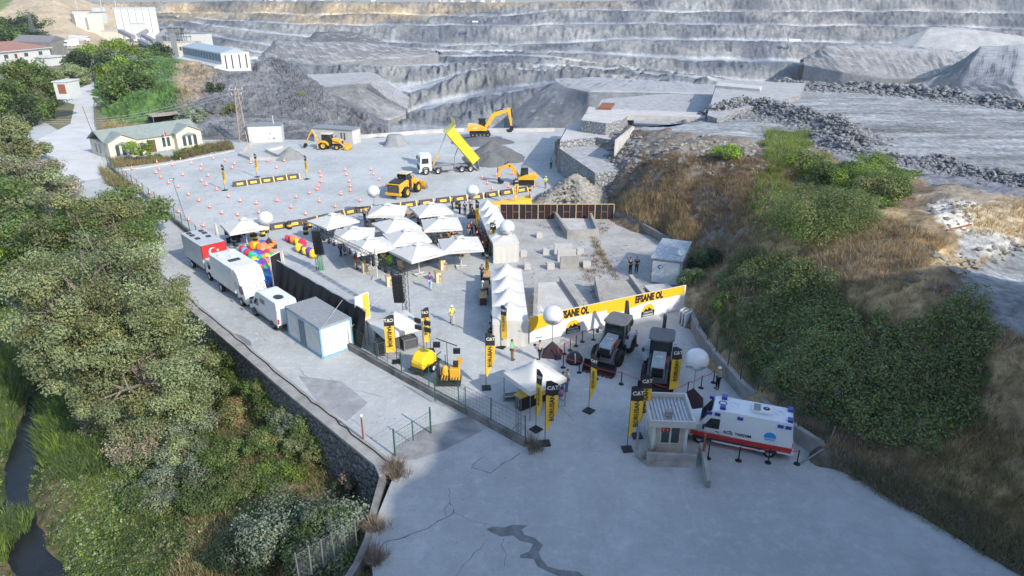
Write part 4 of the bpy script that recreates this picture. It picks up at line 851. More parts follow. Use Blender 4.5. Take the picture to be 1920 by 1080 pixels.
pts = sample(HILL, gr, 30, warp=30); pts = pts[fbm(pts*np.array([1,1,0]), 4.5, 3, 88) > -.13]; cover_leaves('brambles', pts, 12, .3, 1.45, .075, 'bramble', 'olive', .3)
pts = sample(HILL, gr, 5, warp=34); cover_leaves('vine_leaves', pts, 14, .3, 1.15, .07, 'silver', 'bright', .25)
allhill = [(1150,372),(1200,330),(1300,330),(1400,340),(1500,330),(1640,400),(1780,450),(1700,510),(1790,540),(1860,610),(1925,640),(2300,700),(2300,1200),(1925,1075),(1700,945),(1570,862),(1420,728),(1300,580),(1300,470)]
pts = sample(HILL, allhill, 12); pts = pts[pts[:, 2] > .1]; k = RNG.random(len(pts)) < .5
blades('dry_grass', pts[k], 12, .5, .022, 'dry', .6, .3, 'straw', .35); blades('brown_scrub', pts[~k], 12, .45, .02, 'rust', .8, .3, 'twig', .6)
pts = sample(HILL, [(1150,378),(1200,360),(1280,385),(1310,440),(1290,470),(1230,430),(1160,400)], 26, warp=4); blades('tall_dry_grass', pts, 10, .8, .02, 'straw', .3, .15, 'dry', .2)
pts = sample(HILL, [(1440,250),(1520,248),(1500,290),(1470,330),(1500,400),(1600,430),(1500,450),(1400,400),(1440,310)], 16); blades('tall_green_grass', pts, 10, .75, .025, 'olive', .5, .2, 'bright', .4)
pts = sample(HILL, [(1520,300),(1720,320),(1700,370),(1640,400),(1500,400),(1480,340)], 16); cover_leaves('hill_creepers', pts, 8, .3, .4, .1, 'green', 'bright', .3)
pts = sample(HILL, [(1780,380),(1930,380),(1930,440),(1850,450),(1800,430)], 6); blades('dry_grass', pts, 8, .4, .03, 'straw', .5, .2)
pts = sample(HILL, [(1700,870),(1920,1040),(1925,900),(1860,780),(1780,860)], 14); blades('dry_grass', pts, 12, .5, .02, 'dry', .6, .3, 'olive', .4)
pts = sample(HILL, [(1545,862),(1600,860),(1720,900),(1925,1010),(1925,1085),(1850,1050),(1700,962),(1570,885)], 40, warp=5); blades('road_edge_scrub', pts, 12, .45, .02, 'olive', .7, .25, 'twig', .5)
# weeds at wall ends
for a, c, lb in [(742,880,'dry brown tuft at the end of the stone wall'),(738,890,'second brown tuft touching the end of the stone wall'),(700,990,'dry tuft on the edge of the foreground road'),(704,1050,'lowest dry tuft on the edge of the foreground road'),(1000,838,'dry tuft at the gate end of the low wall'),(1222,862,'dry tuft beside the guard booth footing')]:
    p = P(a, c); b = p.copy(); q = np.array([tuple(p)])[[0]*14] + RNG.normal(size=(14, 3))*np.array([.25,.25,0]); o = blades('dry_tuft', q, 26, .55, .02, 'rust', .9, .25, 'twig', .5); del o['kind']; tag(o, lb, 'weed tuft')
# ---------- loose rock
def rocks(name, pts, s0, s1, m, label=None, cat='rubble'):
    ico = bmesh.new(); bmesh.ops.create_icosphere(ico, subdivisions=1, radius=1); iv = np.array([v.co[:] for v in ico.verts]); fi = np.array([[v.index for v in f.verts] for f in ico.faces]); ico.free()
    n = len(pts); s = s0 + (s1-s0)*RNG.random(n)**3; V = iv[None]*(.65 + .6*RNG.random((n, len(iv), 1))); V = V*np.stack([1+.5*RNG.random(n), 1+.3*RNG.random(n), .55+.4*RNG.random(n)], 1)[:, None]*s[:, None, None]
    a = RNG.random(n)*2*PI; ca, sa = np.cos(a), np.sin(a); x = V[..., 0]*ca[:, None]-V[..., 1]*sa[:, None]; y = V[..., 0]*sa[:, None]+V[..., 1]*ca[:, None]; V = np.stack([x, y, V[..., 2]], -1) + pts[:, None]
    F = (fi[None] + np.arange(n)[:, None, None]*len(iv)).reshape(-1, 3); o = npmesh(name, V.reshape(-1, 3), F, m)
    return struct(o, 'stuff')
MROC = mat('broken_rock', (.12,.127,.14), .95, var=.3, sc=2, spec=.1, col2=(.26,.265,.27)); MROL = mat('pale_broken_rock', (.33,.315,.28), .95, var=.25, sc=2, spec=.1)
def mound_pts(line, z, w, h, dens):
    out = []
    for a, c in zip(line[:-1], line[1:]):
        p, q = P(*a, z), P(*c, z); n = int((q-p).length*dens)
        for _ in range(n):
            t = RNG.random(); o = p.lerp(q, t); u, v = RNG.normal(size=2)*w; k = math.exp(-(u*u+v*v)/(w*w*1.2)); k *= .6 + .5*math.sin((o.x+o.y)*.7)**2
            out.append((o.x+u, o.y+v, float(hfield(HILL, o.x+u, o.y+v)) + h*k*RNG.random()**.4))
    return np.array(out)
rocks('rubble', mound_pts([(1340,212),(1400,196),(1440,205),(1500,222),(1560,235),(1590,262)], 7.5, 2.2, 2.4, 330), .07, .42, MROC)
rocks('rubble', mound_pts([(1540,255),(1600,285),(1680,300),(1760,305),(1830,320),(1900,332),(1980,345)], 7.5, 1.5, 1.4, 300), .06, .36, MROC)
rocks('rubble', mound_pts([(1455,160),(1500,163),(1560,168),(1640,172),(1700,178),(1760,183),(1840,192),(1930,205)], 7, 2.0, 2.0, 120), .12, .6, MROC)
pts = sample(HILL, [(1230,260),(1340,262),(1480,285),(1460,320),(1330,330),(1240,310)], 4); rocks('scree', pts, .05, .4, MROL)
pts = sample(HILL, [(1190,300),(1300,290),(1420,300),(1500,320),(1480,420),(1300,440),(1210,430)], 13); blades('brown_scrub', pts, 12, .5, .02, 'rust', .6, .3, 'dry', .4)
pts = sample(HILL, [(1060,262),(1190,240),(1240,300),(1180,380),(1110,340)], 5); rocks('scree', pts, .06, .45, MROC)
pts = sample(HILL, [(1720,480),(1850,455),(1925,440),(1925,470),(1800,520)], 5); rocks('scree', pts, .05, .35, MROL)
pts = sample(HILL, [(1740,375),(1800,372),(1835,380),(1832,420),(1850,450),(1770,440)], 6); rocks('scree', pts, .06, .3, MROL)
pts = sample(HILL, [(1660,540),(1760,560),(1870,640),(1925,660),(1925,640),(1800,540),(1700,500)], 5); rocks('scree', pts, .05, .3, MROC)
def ground_pts(poly, n):
    o = []
    while len(o) < n:
        a = random.uniform(min(p[0] for p in poly), max(p[0] for p in poly)); c = random.uniform(min(p[1] for p in poly), max(p[1] for p in poly))
        if inpoly(a, c, poly): o.append(tuple(P(a, c)))
    return np.array(o)
CP = [(970,430),(965,500),(1000,600),(1270,560),(1285,480),(1150,415)]; rocks('debris', ground_pts(CP, 900), .02, .13, MROL)
rocks('debris', ground_pts([(760,850),(900,800),(960,850),(1000,1075),(720,1075)], 160) , .01, .035, MROC); rocks('debris', ground_pts([(560,700),(820,820),(760,880),(640,820)], 160), .01, .05, MROC)
for pl, n_ in (([(1075,490),(1110,470),(1160,560),(1130,580)], 90), ([(1110,440),(1130,480),(1160,530),(1120,470)], 70), ([(985,425),(1150,418),(1130,440)], 50)): blades('compound_weeds', ground_pts(pl, n_), 14, .35, .03, 'rust', .9, .3, 'dry', .5)
# far wood on the hills behind the plant: one mass
cl = []
for _ in range(520):
    a, c = random.uniform(60, 290), random.uniform(-10, 52); z = 640 + (60-c)*7; q = Q(a, c, z); s_ = random.uniform(7, 12); cl.append([q[0], q[1], q[2], s_, s_, s_*.7])
struct(leafcloud('far_wood', np.array(cl), 34, 1.9, 'dark', None, .8, .6, .6, 'green', .35), 'stuff')
# ================================================ PROPS
MCLOTH = mat('white_canvas', (.55,.54,.505), .8, var=.05, sc=.5, bump=.3, bsc=3, spec=.15); MCREAM = mat('cream_canvas', (.48,.455,.39), .8, var=.06, bump=.3, bsc=3)
MORG = mat('cone_orange', (.72,.13,.03), .5, var=.08); MFY = mat('flag_yellow', (.82,.50,.05), .6, var=.05, sc=.7); MFK = mat('flag_black', (.03,.028,.03), .6)
MVEST = mat('hi_vis_yellow', (.62,.82,.08), .6); MVG = mat('hi_vis_green', (.20,.72,.28), .6)
def cone_proto():
    r = empty('traffic_cone'); one(lambda b: b.box((0,0,.025), (.42,.42,.05), MORG), 'base', r)
    def body(b):
        zs = [.05,.25,.42,.56,.68,.80]
        for i in range(5):
            f = lambda z: .15 - .115*(z-.05)/.75; b.lathe((0,0,0), [(f(zs[i]), zs[i]), (f(zs[i+1]), zs[i+1])], MORG if i % 2 == 0 else MWHT, 12)
        b.lathe((0,0,0), [(.035,.8),(0,.8)], MORG, 12)
    one(body, 'body', r); return r
def spread(proto, items, group=None, rz=True):
    first = True
    for it in items:
        loc, ang, label, cat = it; o = proto if first else copy_tree(proto); first = False
        o.location = loc; o.rotation_euler.z = ang; tag(o, label, cat, group)
        yield o
G5 = lambda pts: [(160+a/4, 200+c/4) for a, c in pts]; G6 = lambda pts: [(640+a/4, 200+c/4) for a, c in pts]
cl_ = [(G5([(353,475),(303,520),(358,565),(412,605),(485,655),(555,700),(622,750),(703,800),(775,860),(888,905)]), 'striped cone in the row along the green fence'),
 (G5([(538,425),(658,445),(714,400),(558,480),(532,505),(570,540),(628,582),(733,520)]), 'striped cone in the loose group nearest the green-roofed building'),
 (G5([(800,435),(873,450),(868,480),(962,397),(1050,412),(1120,437),(1105,470),(1242,430),(1282,455),(1367,413),(1493,415),(1435,465)]), 'striped cone between the planted kerb and the three yard flags'),
 (G5([(923,527),(876,565),(911,595),(990,633)]), 'striped cone beside the leftmost yard flag'),
 (G5([(700,610),(775,668),(856,715),(936,762),(1027,808),(1145,822)]), 'striped cone in the inner curve of the course, left of the short black barrier row'),
 (G5([(1075,683),(1163,717),(1283,735),(1305,805),(1441,715),(1545,765),(1655,815),(1583,688),(1757,720),(1877,760)]), 'striped cone in front of the short black barrier row'),
 (G5([(1684,657),(1740,630),(1752,605),(1773,573),(1768,530),(1760,500)]), 'striped cone in the curved row right of the short black barrier row'),
 (G5([(1918,665)]) + G6([(30,483),(42,520),(62,568),(68,605),(70,640)]), 'striped cone in the straight row left of the wheel loader'),
 (G6([(223,480),(243,515),(285,555),(337,600)]), 'striped cone in the short line just left of the wheel loader cab'), (G6([(142,715)]), 'lone striped cone beside the white balloon below the wheel loader'),
 (G6([(1052,535),(1070,550),(1095,583),(1131,625),(1162,522),(1285,510),(1252,608),(1448,605)]), 'striped cone around the mini excavator')]
cp = cone_proto(); f0 = True
for pts, lb in cl_:
    for a, c in pts:
        o = cp if f0 else copy_tree(cp); f0 = False; o.location = P(a, c); o.scale = (.86,.86,.9); o.rotation_euler.z = random.uniform(0, 1.5); o.rotation_euler.x = random.uniform(-.02, .02); tag(o, lb, 'traffic cone', lb.replace('striped cone', 'cones'))
# black barriers
def barrier_proto():
    r = empty('barrier'); MB1 = mat('barrier_cloth', (.07,.065,.07), .8)
    one(lambda b: b.prism([(-.38,0),(.38,0),(.06,.72),(-.06,.72)], 'x', -.93, .93, MB1), 'block', r)
    def lab(b):
        for s in (-1, 1):
            v = [(-.45,s*.30,.20),(.45,s*.30,.20),(.45,s*.175,.48),(-.45,s*.175,.48)]; v = [(x, y+s*.012, z) for x, y, z in v]; b.add(v, [(0,1,2,3) if s < 0 else (3,2,1,0)], MFY)
    one(lab, 'label_panel', r)
    M = face_M((0,-.262,.33), (1,0,0), (0,.42,.9)); text('BORUSAN', .17, MINK, 'lettering', r, M)
    one(lambda b: b.prism([(-.40,0),(.40,0),(.07,.745),(-.07,.745)], 'x', .93, 1.07, MFY), 'yellow_strap', r); return r
bp = barrier_proto(); items = []
def barrier_line(pts, n, lb):
    w = PP(pts); tot = sum((c-a).length for a, c in zip(w[:-1], w[1:])); st = tot/n
    for k in range(n):
        s = st*(k+.5); 
        for a, c in zip(w[:-1], w[1:]):
            L = (c-a).length
            if s <= L: break
            s -= L
        p = a.lerp(c, min(1, s/L)); items.append((p, math.atan2((c-a).y, (c-a).x), lb, 'barrier'))
barrier_line([(437,350),(561,334)], 5, 'black block barrier in the short row among the cones')
barrier_line([(507,431),(580,419),(660,400),(750,390)], 9, 'black block barrier in the left half of the long row behind the umbrellas')
barrier_line([(750,390),(830,380),(900,372),(990,358)], 8, 'black block barrier in the right half of the long row, towards the mini excavator')
barrier_line([(1000,384),(1022,371),(1041,357)], 2, 'black block barrier in the pair beside the pale rubble heap')
for _ in spread(bp, items, 'black block barriers with yellow labels'): pass
# oil drums
def drum():
    r = empty('oil_drum'); b = MB(); b.lathe((0,0,0), [(.0,0),(.29,0),(.29,.28),(.305,.3),(.29,.32),(.29,.58),(.305,.6),(.29,.62),(.29,.88),(.27,.88),(.26,.86),(0,.86)], MFK, 16); b.build('barrel', r)
    b = MB(); b.lathe((0,0,0), [(.297,.33),(.297,.57)], MFY, 16); b.build('yellow_band', r); text('CAT', .17, MINK, 'lettering', r, face_M((0,-.315,.45), (1,0,0), (0,0,1))); return r
D = [(500,436,'drum under the leftmost balloon'),(493,443,'drum just left of the one under the balloon'),(479,452,'nearest drum beside the left umbrella'),(474,443,'drum behind the nearest one beside the left umbrella'),(446,445,'drum in the shade under the left umbrella'),(543,429,'lone drum in front of the long barrier row'),(574,439,'drum by the end of the lighting truss, the nearer one'),(581,427,'drum by the end of the lighting truss, the farther one'),(992,358,'drum in front of the mini excavator'),(1048,354,'drum at the foot of the pale rubble heap'),(699,416,'drum between the seated guests and the barriers'),(858,391,'drum at the right end of the umbrellas by the flag')]
for _ in spread(drum(), [(P(a, c), random.uniform(-.5, .5), 'black and yellow ' + lb, 'oil drum') for a, c, lb in D], 'black and yellow oil drums'): pass
# ---------- square umbrellas
def umbrella():
    r = empty('market_umbrella'); s, ze, za = 2.05, 2.45, 3.25; b = MB(); n = 8
    def pt(x, y): m_ = max(abs(x), abs(y)); return (x*s, y*s, ze + (za-ze)*(1-m_)**1.08 - .05*(1-abs(abs(x)-abs(y)))*m_)
    V = [pt(-1+2*i/n, -1+2*j/n) for j in range(n+1) for i in range(n+1)]; b.add(V, [(j*(n+1)+i, j*(n+1)+i+1, (j+1)*(n+1)+i+1, (j+1)*(n+1)+i) for j in range(n) for i in range(n)], MCLOTH); b.build('canopy', r)
    b = MB(); 
    for k in range(4):
        a = k*PI/2; M = Matrix.Rotation(a, 3, 'Z'); b.add([M @ Vector(v) for v in ((-s,-s,ze-.04),(s,-s,ze-.04),(s,-s-.01,ze-.26),(-s,-s-.01,ze-.26))], [(0,1,2,3)], MCLOTH)
    b.build('valance', r)
    b = MB(); b.add([(-.42,-.42,za-.08),(.42,-.42,za-.08),(.42,.42,za-.08),(-.42,.42,za-.08),(0,0,za+.12)], [(0,1,4),(1,2,4),(2,3,4),(3,0,4)], MCLOTH); b.build('vent', r)
    one(lambda b: b.cyl((0,0,.1),(0,0,za-.1),.045,MWHT), 'pole', r)
    for k in range(8):
        a = k*PI/4; q = (s if k % 2 == 0 else s*1.38); b = MB(); b.cyl((.05*math.cos(a), .05*math.sin(a), za-.2), (q*math.cos(a)*.96, q*math.sin(a)*.96, ze-.03), .016, MWHT, n=5); b.build('rib', r)
    b = MB()
    for x in (-.27,.27):
        for y in (-.27,.27): b.box((x,y,.07), (.5,.5,.1), MCONL)
    b.box((0,0,.15), (1.1,.12,.06), MWHT); b.box((0,0,.15), (.12,1.1,.06), MWHT); b.build('base', r); return r
UM = [(623,400,.9,'umbrella at the back left of the cluster, behind the truss'),(726,382,.15,'umbrella at the back in front of the wheel loader'),(808,380,.5,'umbrella at the back right of the cluster'),(663,425,.25,'umbrella behind the left speaker, second from the left'),(742,408,.65,'umbrella in the centre of the second row'),(827,406,.3,'umbrella at the right end of the second row'),
      (692,445,.6,'umbrella directly above the middle of the lighting truss'),(762,430,.5,'umbrella in the exact middle of the cluster'),(783,456,.8,'nearest umbrella of the cluster, its pole base in full view'),(863,443,.3,'umbrella at the right end of the front row'),(456,409,.7,'lone umbrella left of the cluster above the drums')]
uw = []
for a, c, rz, lb in UM: uw.append(P(a, c, 3.25))
for _ in spread(umbrella(), [(Vector((p.x, p.y, 0)), u[2]-.1, 'white square ' + u[3], 'umbrella') for p, u in zip(uw, UM)], 'white square umbrellas over the seating'): pass
# closed umbrellas
def closed():
    r = empty('closed_umbrella'); b = MB(); b.lathe((0,0,0), [(.03,3.1),(.12,2.9),(.17,2.2),(.22,1.4),(.12,1.35)], MCREAM, 9); b.build('folded_canopy', r)
    one(lambda b: b.cyl((0,0,0),(0,0,3),.04,MWHT), 'pole', r); one(lambda b: b.box((0,0,.08), (.9,.9,.16), MCONL), 'base', r); return r
for _ in spread(closed(), [(P(708,522), 0, 'folded cream umbrella standing under the lighting truss', 'umbrella'), (P(536,526), 0, 'folded cream umbrella beside the black screen panel', 'umbrella'), (P(413,470), 0, 'folded cream umbrella behind the red-fronted truck', 'umbrella')], 'folded cream umbrellas'): pass
# ---------- peaked tents
def peak_tent(name, s=1.5, ze=2.2, zp=3.35, legs=True, walls=(), vz=.3, mw=MCLOTH):
    r = empty(name); n = 10; b = MB()
    def pt(x, y):
        m_ = max(abs(x), abs(y)); d = 1-m_; zz = ze + (zp-ze)*(d**1.75*.82 + d*.18) - .10*(m_**2)*(1-min(1, (abs(abs(x)-abs(y)))*1.2))*0
        return (x*s, y*s, zz)
    V = [pt(-1+2*i/n, -1+2*j/n) for j in range(n+1) for i in range(n+1)]; b.add(V, [(j*(n+1)+i, j*(n+1)+i+1, (j+1)*(n+1)+i+1, (j+1)*(n+1)+i) for j in range(n) for i in range(n)], mw, True); b.build('roof', r)
    b = MB()
    for k in range(4):
        M = Matrix.Rotation(k*PI/2, 3, 'Z'); b.add([M @ Vector(v) for v in ((-s,-s,ze),(s,-s,ze),(s,-s-.01,ze-vz),(-s,-s-.01,ze-vz))], [(0,1,2,3)], mw)
    b.build('valance', r)
    for x in (-1, 1):
        for y in (-1, 1): one(lambda b: b.cyl((x*(s-.05), y*(s-.05), 0), (x*(s-.05), y*(s-.05), ze), .03, MSTEEL, n=6), 'leg', r)
    for k in walls:
        M = Matrix.Rotation(k*PI/2, 3, 'Z'); b = MB(); m_ = 14; V = []
        for j in range(4):
            for i in range(m_+1): x = -s + 2*s*i/m_; V.append(M @ Vector((x, -s+.02 + .05*math.sin(i*2.1+j*.4)*(1-j/3), (ze-.1)*j/3)))
        b.add(V, [(j*(m_+1)+i, j*(m_+1)+i+1, (j+1)*(m_+1)+i+1, (j+1)*(m_+1)+i) for j in range(3) for i in range(m_)], mw, True); b.build('side_wall', r)
    return r
a0, a1 = P(956,563,3.35), P(950,492,3.35); rz0 = math.atan2((a1-a0).y, (a1-a0).x) - PI/2
def row(a0, a1, n, mk_, labels, group):
    items = []; 
    for k in range(n): p = a0.lerp(a1, k/(n-1)); items.append((Vector((p.x, p.y, 0)), math.atan2((a1-a0).y, (a1-a0).x) - PI/2, labels[k], 'tent'))
    return items
it = row(a0, a1, 4, None, ['nearest white peaked tent of the lower row, front closed', 'second nearest white peaked tent of the lower row', 'third white peaked tent of the lower row', 'farthest white peaked tent of the lower row'], '')
L4 = (a1-a0).length/3; s4 = min(1.6, L4/2)
t1 = peak_tent('peaked_tent', s4, walls=(0,1)); t1.location = it[0][0]; t1.rotation_euler.z = it[0][1]; tag(t1, it[0][2], 'tent', 'lower row of white peaked tents')
for _ in spread(peak_tent('peaked_tent', s4, walls=(1,)), it[1:], 'lower row of white peaked tents'): pass
b0_, b1_ = P(939,421,3.35), P(914,373,3.35)
it = row(b0_, b1_, 5, None, ['nearest white peaked tent of the upper row, balloon beside it', 'second nearest white peaked tent of the upper row', 'middle white peaked tent of the upper row', 'fourth white peaked tent of the upper row', 'farthest white peaked tent of the upper row, by the yellow ramp'], '')
s5 = (b1_-b0_).length/8
for _ in spread(peak_tent('peaked_tent', s5, walls=(1,)), it, 'upper row of white peaked tents'): pass
ft = P(945,447,2.2)
t = peak_tent('flat_tent', 1.35, 2.2, 2.55, walls=(0,1), vz=.2); t.location = (ft.x, ft.y, 0); t.rotation_euler.z = it[0][1]; tag(t, 'low-roofed white tent closing the near end of the upper row', 'tent')
t = peak_tent('canopy_tent', 1.5, 2.2, 3.45); p = P(1003,672,3.45); t.location = (p.x, p.y, 0); t.rotation_euler.z = .62; tag(t, 'cream peaked canopy over the black and yellow counter', 'tent')
t = peak_tent('canopy_tent', 1.7, 2.1, 3.1); p = P(741,583,3.1); t.location = (p.x, p.y, 0); t.rotation_euler.z = .62; tag(t, 'cream peaked canopy over the sound desk beside the blue container', 'tent')
# ---------- feather flags
def cat_text(size, parent, M, col=None):
    text('CAT', size, col or MWHT, 'logo', parent, M, off=.035); b = MB(); b.add([M @ Vector((-.2*size,-.38*size,.006)), M @ Vector((.22*size,-.38*size,.006)), M @ Vector((.01*size,-.08*size,.006))], [(0,1,2)], MFY); b.build('logo_triangle', parent)
def feather(h, wd, side, mir, taper=True):
    r = empty('feather_flag'); z0 = h*.22; n = 14; b = MB(); V = []; 
    def width(t): return wd*(min(1, .18 + t*2.2) if taper else 1)*(1 if t < .93 else 1 - (t-.93)*4)
    def zz(t, e): return z0 + (h-z0)*t - (e*.0)
    for k in range(n+1):
        t = k/n; w_ = width(t); bow = .05*math.sin(t*7); V += [(0, bow*.1, zz(t,0)), (side*w_*.5, bow, zz(t,.5)), (side*w_, bow*1.4, zz(t,1) - .16*(t > .95))]
    kb = int(n*.75)
    for (a, e, m_, nm) in ((0, kb, MFY, 'yellow_sail'), (kb, n, MFK, 'black_head')):
        q = MB(); q.add(V[a*3:(e+1)*3], [(i*3+j, i*3+j+1, (i+1)*3+j+1, (i+1)*3+j) for i in range(e-a) for j in (0, 1)], m_); q.build(nm, r)
    one(lambda b: b.cyl((-side*.015,0,.05), (-side*.015,0,h), .022, MBLK, .012, n=6), 'pole', r)
    one(lambda b: b.box((0,0,.04), (.62,.62,.08), MBLK), 'base_plate', r)
    sx = -1 if mir else 1
    cat_text(.30*wd/.62, r, face_M((side*wd*.52, -.09, z0+(h-z0)*.87), (sx,0,0), (0,0,1)) if not mir else face_M((side*wd*.52, -.09, z0+(h-z0)*.87), (-1,0,0), (0,0,1)))
    ang = (0,0,1) if not mir else (0,0,1)
    M = face_M((side*wd*.5, -.095, z0+(h-z0)*.47), (0,0,1), (-1,0,0)) if not mir else face_M((side*wd*.5, -.095, z0+(h-z0)*.47), (0,0,1), (1,0,0))
    text('BORUSAN', .34*wd/.62, MINK, 'lettering', r, M, off=.02, sx=1.02)
    return r
FL = [(912,728,4.3,.62,1,0,.1,'tall feather flag left of the cream counter canopy'),(940,651,3.6,.5,1,0,-.5,'feather flag in front of the closed white tent'),(744,679,3.9,.72,-1,1,.15,'mirrored feather flag in front of the sound desk canopy'),(807,658,3.7,.55,-1,1,.25,'mirrored feather flag behind the yellow lighting trailer'),
      (1104,771,4.3,.5,1,0,-.7,'slim feather flag in front of the left black loader'),(1005,806,4.4,.48,1,0,-.8,'slim feather flag close to the near corner of the counter canopy'),(1022,832,4.4,.72,1,0,.15,'wide feather flag nearest the gate end of the low wall'),(1176,843,4.4,.72,1,0,.1,'left feather flag of the pair beside the guard booth'),(1194,818,4.4,.66,1,0,.1,'right feather flag of the pair beside the guard booth'),
      (1252,752,4.1,.66,1,0,.2,'feather flag in front of the right black loader'),(920,478,3.6,.62,1,0,.1,'feather flag beside the low-roofed white tent'),(893,441,4.2,.5,1,0,-.6,'feather flag at the far end of the upper tent row'),(965,385,3.6,.5,1,0,.3,'feather flag behind the yellow ramp'),(911,527,3.0,.45,1,0,-.7,'orange feather flag among the guests left of the lower tents'),
      (422,357,3.7,.45,1,0,-.3,'leftmost of the three flags in the cone yard'),(482,332,3.6,.4,1,0,-.2,'middle of the three flags in the cone yard'),(575,336,3.6,.4,1,0,-.35,'rightmost of the three flags in the cone yard')]
for a, c, h, wd, sd_, mir, rz, lb in FL:
    f = feather(h, wd, sd_, mir, taper=(a not in (744, 807, 1252, 940))); f.location = P(a, c); f.rotation_euler.z = rz; tag(f, 'black and yellow ' + lb if 'orange' not in lb else lb, 'flag', 'feather flags')
# ---------- balloons on weighted stands
def balloon(lines, base=True):
    r = empty('balloon'); b = MB(); n = 24; V = []; h = 12
    b.ell((0,0,3.3), (.78,.78,.74), mat('balloon_skin', (.60,.61,.62), .35, var=.03, sc=.6), 24, 14); b.build('ball', r)
    one(lambda b: b.cyl((0,0,.9),(0,0,2.56),.03,MCHR,n=6), 'pole', r)
    if base:
        b = MB(); s = .75; b.add([(-s,-s,0),(s,-s,0),(s,s,0),(-s,s,0),(0,0,1.15)], [(0,1,4),(1,2,4),(2,3,4),(3,0,4)], mat('maroon_black_cloth', (.035,.02,.028), .8)); b.build('skirt', r)
    for s, sz, x, z, ax in lines:
        y = -math.sqrt(max(.02, .82**2 - x*x - (z/.78*.82)**2)) + .01; text(s, sz, MINK, 'lettering', r, face_M((x, y, 3.3+z), (1, -x*.5, 0), (0, z*.9, 1)))
    return r
bt = [('BORUSAN', .16, -.32, -.22, 0), ('CAT', .2, .34, -.2, 0)]; bc = [('GLOBAL OPERATOR', .1, -.05, -.12, 0), ('CHALLENGE', .17, -.02, -.28, 0)]
for a, c, ln, rz, lb in [(1037,591,bc,-.1,'white balloon on a stand in front of the banner wall'),(1307,674,bt,.05,'white balloon on a stand between the right loader and the ambulance'),(951,426,bt,.1,'white balloon on a stand beside the low-roofed tent'),(886,358,bc,0,'white balloon at the far end of the upper tent row'),(700,359,bt,0,'white balloon just left of the wheel loader'),(498,409,[],0,'white balloon above the oil drums at the left')]:
    o = balloon(ln); p = P(a, c, 3.3); o.location = (p.x, p.y, 0); o.rotation_euler.z = rz - math.atan2(p.x, p.y)*1; tag(o, lb, 'balloon', 'white balloons on stands')
# ---------- stanchions with red rope
def stan():
    r = empty('stanchion'); one(lambda b: b.cyl((0,0,.02),(0,0,.98),.035,MBLK,n=8), 'post', r); one(lambda b: b.lathe((0,0,0), [(.0,.05),(.17,.04),(.2,0)], MBLK, 14), 'foot', r); return r
def zg(org, sc, pts): return [(org[0]+a/sc, org[1]+c/sc) for a, c in pts]
S1 = zg((920,500), 6, [(740,1040),(828,985),(893,943),(960,893),(1030,845),(1155,822),(1283,778)]); S2 = zg((880,640), 6, [(1055,295),(1235,352),(1425,425),(1708,482)]) + zg((1160,680), 4.8, [(270,275),(478,338),(617,285),(740,228),(852,180)])
S3 = zg((1160,680), 4.8, [(803,862),(1077,882),(1343,900),(1603,912)])
st = stan(); ff = True
for S, lb, gp in ((S1, 'black rope stand behind the left loader, in front of the banner wall', 'rope stands behind the loaders'), (S2, 'black rope stand in front of the loaders', 'rope stands in front of the loaders'), (S3, 'black rope stand beside the ambulance', 'rope stands beside the ambulance')):
    for a, c in S: o = st if ff else copy_tree(st); ff = False; o.location = P(a, c); tag(o, lb, 'rope stand', gp)
def rope(pts, lb):
    b = MB(); w_ = PP(pts)
    for a, c in zip(w_[:-1], w_[1:]):
        q = [a.lerp(c, k/8) + Vector((0, 0, .93 - .10*math.sin(PI*k/8))) for k in range(9)]; b.tube(q, .022, MRED, 5)
    tag(b.build('red_rope'), lb, 'rope')
rope(S1, 'red rope running in front of the banner wall'); rope([S1[0]] + S2, 'red rope running along the front of the two black loaders'); rope(S3, 'red rope running beside the ambulance')
# ---------- counters, tables, stools
def picnic():
    r = empty('picnic_table'); one(lambda b: [b.box((0, y, .74), (1.7,.2,.04), MWOOD) for y in (-.3,-.1,.1,.3)], 'table_top', r)
    for y in (-.75, .75): one(lambda b: b.box((0, y, .44), (1.7,.28,.05), MWOOD), 'bench', r)
    for x in (-.6, .6): one(lambda b: (b.box((x,0,.40), (.06,1.6,.08), MWOOD), b.cyl((x,-.7,0),(x,-.2,.72),.04,MWOOD,n=4), b.cyl((x,.7,0),(x,.2,.72),.04,MWOOD,n=4)), 'trestle', r)
    return r
def bar_table():
    r = empty('bar_table'); one(lambda b: b.box((0,0,1.07), (.62,.62,.06), MWOOD), 'table_top', r); one(lambda b: b.box((-.02,0,.52), (.5,.45,1.04), mat('pale_plywood', (.62,.50,.33), .7, var=.06)), 'pedestal', r); return r
def stool():
    r = empty('bar_stool'); one(lambda b: b.lathe((0,0,0), [(0,.72),(.17,.72),(.17,.67),(0,.67)], MWOOD, 12), 'seat', r)
    for k in range(4): a = k*PI/2+.7; one(lambda b: b.cyl((.12*math.cos(a), .12*math.sin(a), .68), (.2*math.cos(a), .2*math.sin(a), 0), .02, MWOOD, n=5), 'leg', r)
    one(lambda b: b.lathe((0,0,0), [(.165,.25),(.185,.25),(.185,.28),(.165,.28)], MWOOD, 12), 'foot_ring', r); return r
TB = [(632,437),(700,430),(735,425),(770,408),(808,418),(668,458),(712,462),(735,448),(760,456),(800,450),(845,440),(835,458),(865,478),(805,488),(720,478),(680,470)]
PIC = [(P(a, c), .6 + .15*((i*7) % 5), 'wooden picnic table ' + ['at the back left under the umbrellas','behind the central umbrella','left of the middle umbrella','near the barrier row under the back umbrella','between the two right umbrellas at the back','under the umbrella above the truss','in the middle of the seating','beside the lime green bin','under the middle umbrella','right of the middle umbrella','in the sun between the two right umbrellas','in the sun right of the nearest umbrella','under the front right umbrella','at the near right of the seating, with red cloths','just behind the folded cream umbrella','behind the truss by the left guests'][i], 'table') for i, (a, c) in enumerate(TB)]
